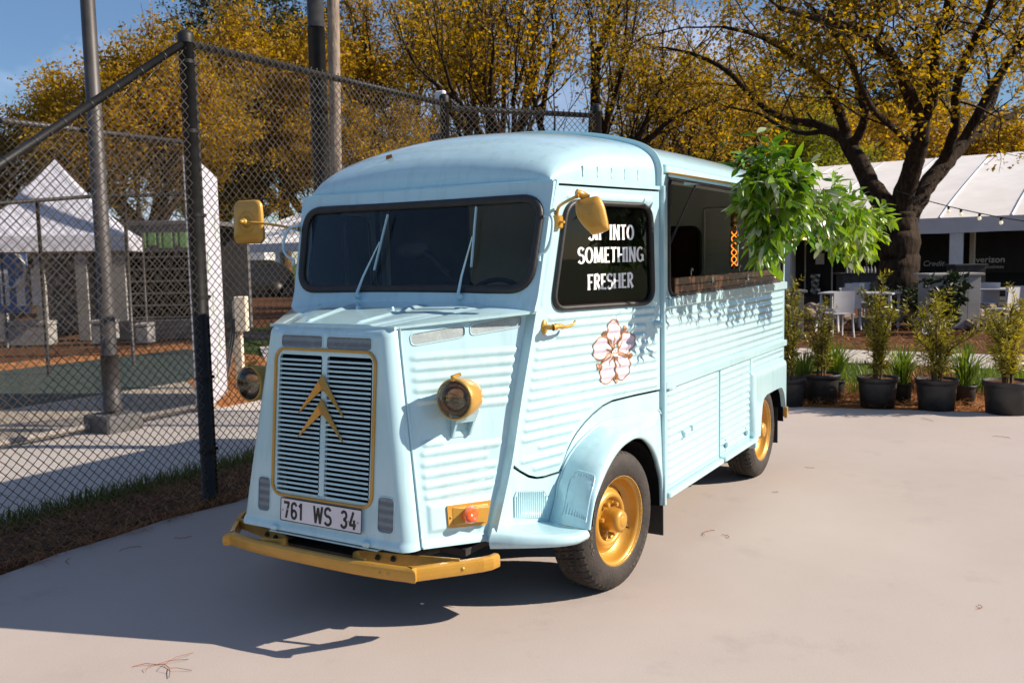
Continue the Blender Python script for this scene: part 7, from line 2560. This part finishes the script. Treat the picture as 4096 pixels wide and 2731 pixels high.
def sprig(a, d, ln, n):
    """A drooping sprig with leaves."""
    pts = [a]
    d = d.normalized()
    for i in range(6):
        d = (d + Vector((rg.gauss(0, .12), rg.gauss(0, .12), -.16))).normalized()
        pts.append(pts[-1] + d * ln / 6)
    wood.tube(pts, [.0035 - .0004 * i for i in range(7)], 4)
    for i in range(n):
        t = rg.uniform(.12, 1.0) * 5.99
        p = pts[int(t)].lerp(pts[int(t) + 1], t - int(t))
        ax = (pts[int(t) + 1] - pts[int(t)]).normalized()
        side = ax.cross(Vector((rg.gauss(0, 1), rg.gauss(0, 1), rg.gauss(0, 1)))).normalized()
        ld = (ax * rg.uniform(.3, 1.1) + side * .9 + Vector((0, 0, -.35))).normalized()
        leaves.append((p, ld, rg.random()))


for k in range(190):
    t = rg.uniform(0, 1) ** 1.25
    i = t * (len(sps) - 1); p = sps[min(int(i), len(sps) - 1)]
    d = Vector((rg.gauss(.25, .8), rg.gauss(-.25, .7), rg.gauss(.25, .7)))
    if t < .25 and d.x < 0:
        d.x *= .45
    sprig(p, d, rg.uniform(.13, .26), rg.randint(9, 14))
for k in range(30):                      # sprigs hanging off the near corner
    p = Vector((1.47 + rg.uniform(-.07, .06), .66 + rg.uniform(-.04, .08), 1.93 - rg.uniform(0, .20)))
    sprig(p, Vector((rg.gauss(-.1, .4), rg.gauss(-.2, .4), -1)), rg.uniform(.12, .24), rg.randint(8, 12))
for k in range(46):                      # fringe hanging along the lid, its shade falls on the side
    t = rg.uniform(.42, 1.0)
    p = sps[int(t * (len(sps) - 1))] + Vector((rg.uniform(-.08, .05), 0, -.05))
    sprig(p, Vector((rg.gauss(0, .3), rg.gauss(0, .3), -1)), rg.uniform(.12, .26), rg.randint(6, 10))
obj('stem', wood, MT['stem'], GA)
cv = Vector(CAM)
leaves.sort(key=lambda q: (q[0] - cv).length)
V_, F_, V2_, F2_ = [], [], [], []
for k, (p, d, q) in enumerate(leaves):
    pale = q > .86
    sh = int(q * 997) % 4
    Mx = frame(p, d.cross(Vector((rg.gauss(0, .5), rg.gauss(0, .5), 1))).cross(d) if True else d, d)
    s_ = rg.uniform(.75, 1.25)
    if k % 4 == 0 and k // 4 < 285:
        o = bpy.data.objects.new('leaf', lme[sh * 2 + (1 if pale else 0)]); COL.objects.link(o); o.parent = GA
        o.matrix_basis = Matrix.Translation(-parent_origin(GA)) @ Mx @ Matrix.Scale(s_, 4)
    else:
        tgt, tf = (V2_, F2_) if pale else (V_, F_)
        b = len(tgt)
        tgt.extend([tuple(Mx @ (Vector(v) * s_)) for v in LS[sh][0]])
        tf.extend([tuple(i + b for i in f) for f in LS[sh][1]])
for nm, V, F, mt in (('foliage', V_, F_, 'garland'), ('pale_foliage', V2_, F2_, 'garland_pale')):
    me = bpy.data.meshes.new(nm); me.from_pydata(V, [], F); me.polygons.foreach_set('use_smooth', np.ones(len(F), bool))
    o = link(nm, me, MT[mt], GA); o['kind'] = 'stuff'
bl = MB()
for (c, n) in ((Vector((1.40, .64, 1.72)), 26), (Vector((1.47, .66, 2.03)), 18), (Vector((1.66, .9, 1.93)), 12), (Vector((1.52, .66, 1.86)), 12)):
    for i in range(n):
        bl.lathe([(0, -.006), (.007, 0), (0, .006)], 5, Matrix.Translation(c + Vector((rg.gauss(0, .03), rg.gauss(0, .03), rg.gauss(0, .025)))))
o = obj('blossom', bl, MT['white'], GA); o['kind'] = 'stuff'

# ------------------------------------------------------------------ pendant lamp in the hatch
lx, ly = .84, 2.16
LA = thing('pendant_lamp', 'long glowing filament bulb hanging in the serving hatch', 'lamp', (lx, ly, 2.2))
obj('cord', MB().tube([(lx, ly, 2.20), (lx, ly, 1.90)], .006, 6), MT['black'], LA)
obj('socket', MB().lathe([(.008, 1.905), (.022, 1.895), (.024, 1.845), (.020, 1.838), (.026, 1.830), (.026, 1.812), (.018, 1.805)], 16, Matrix.Translation((lx, ly, 0))), MT['brass'], LA)
obj('bulb_glass', MB().lathe([(.018, 1.812), (.019, 1.79), (.028, 1.765), (.031, 1.73), (.031, 1.56), (.029, 1.535), (.018, 1.517), (0, 1.512)], 20, Matrix.Translation((lx, ly, 0))), MT['bulb'], LA)
fm = MB()
for ph in (0, math.pi):
    fm.tube([(lx + .017 * math.cos(ph + a), ly + .017 * math.sin(ph + a), 1.775 - .235 * a / 15.7) for a in np.linspace(0, 15.7, 90)], .0026, 5)
obj('filament', fm, MT['filament'], LA)
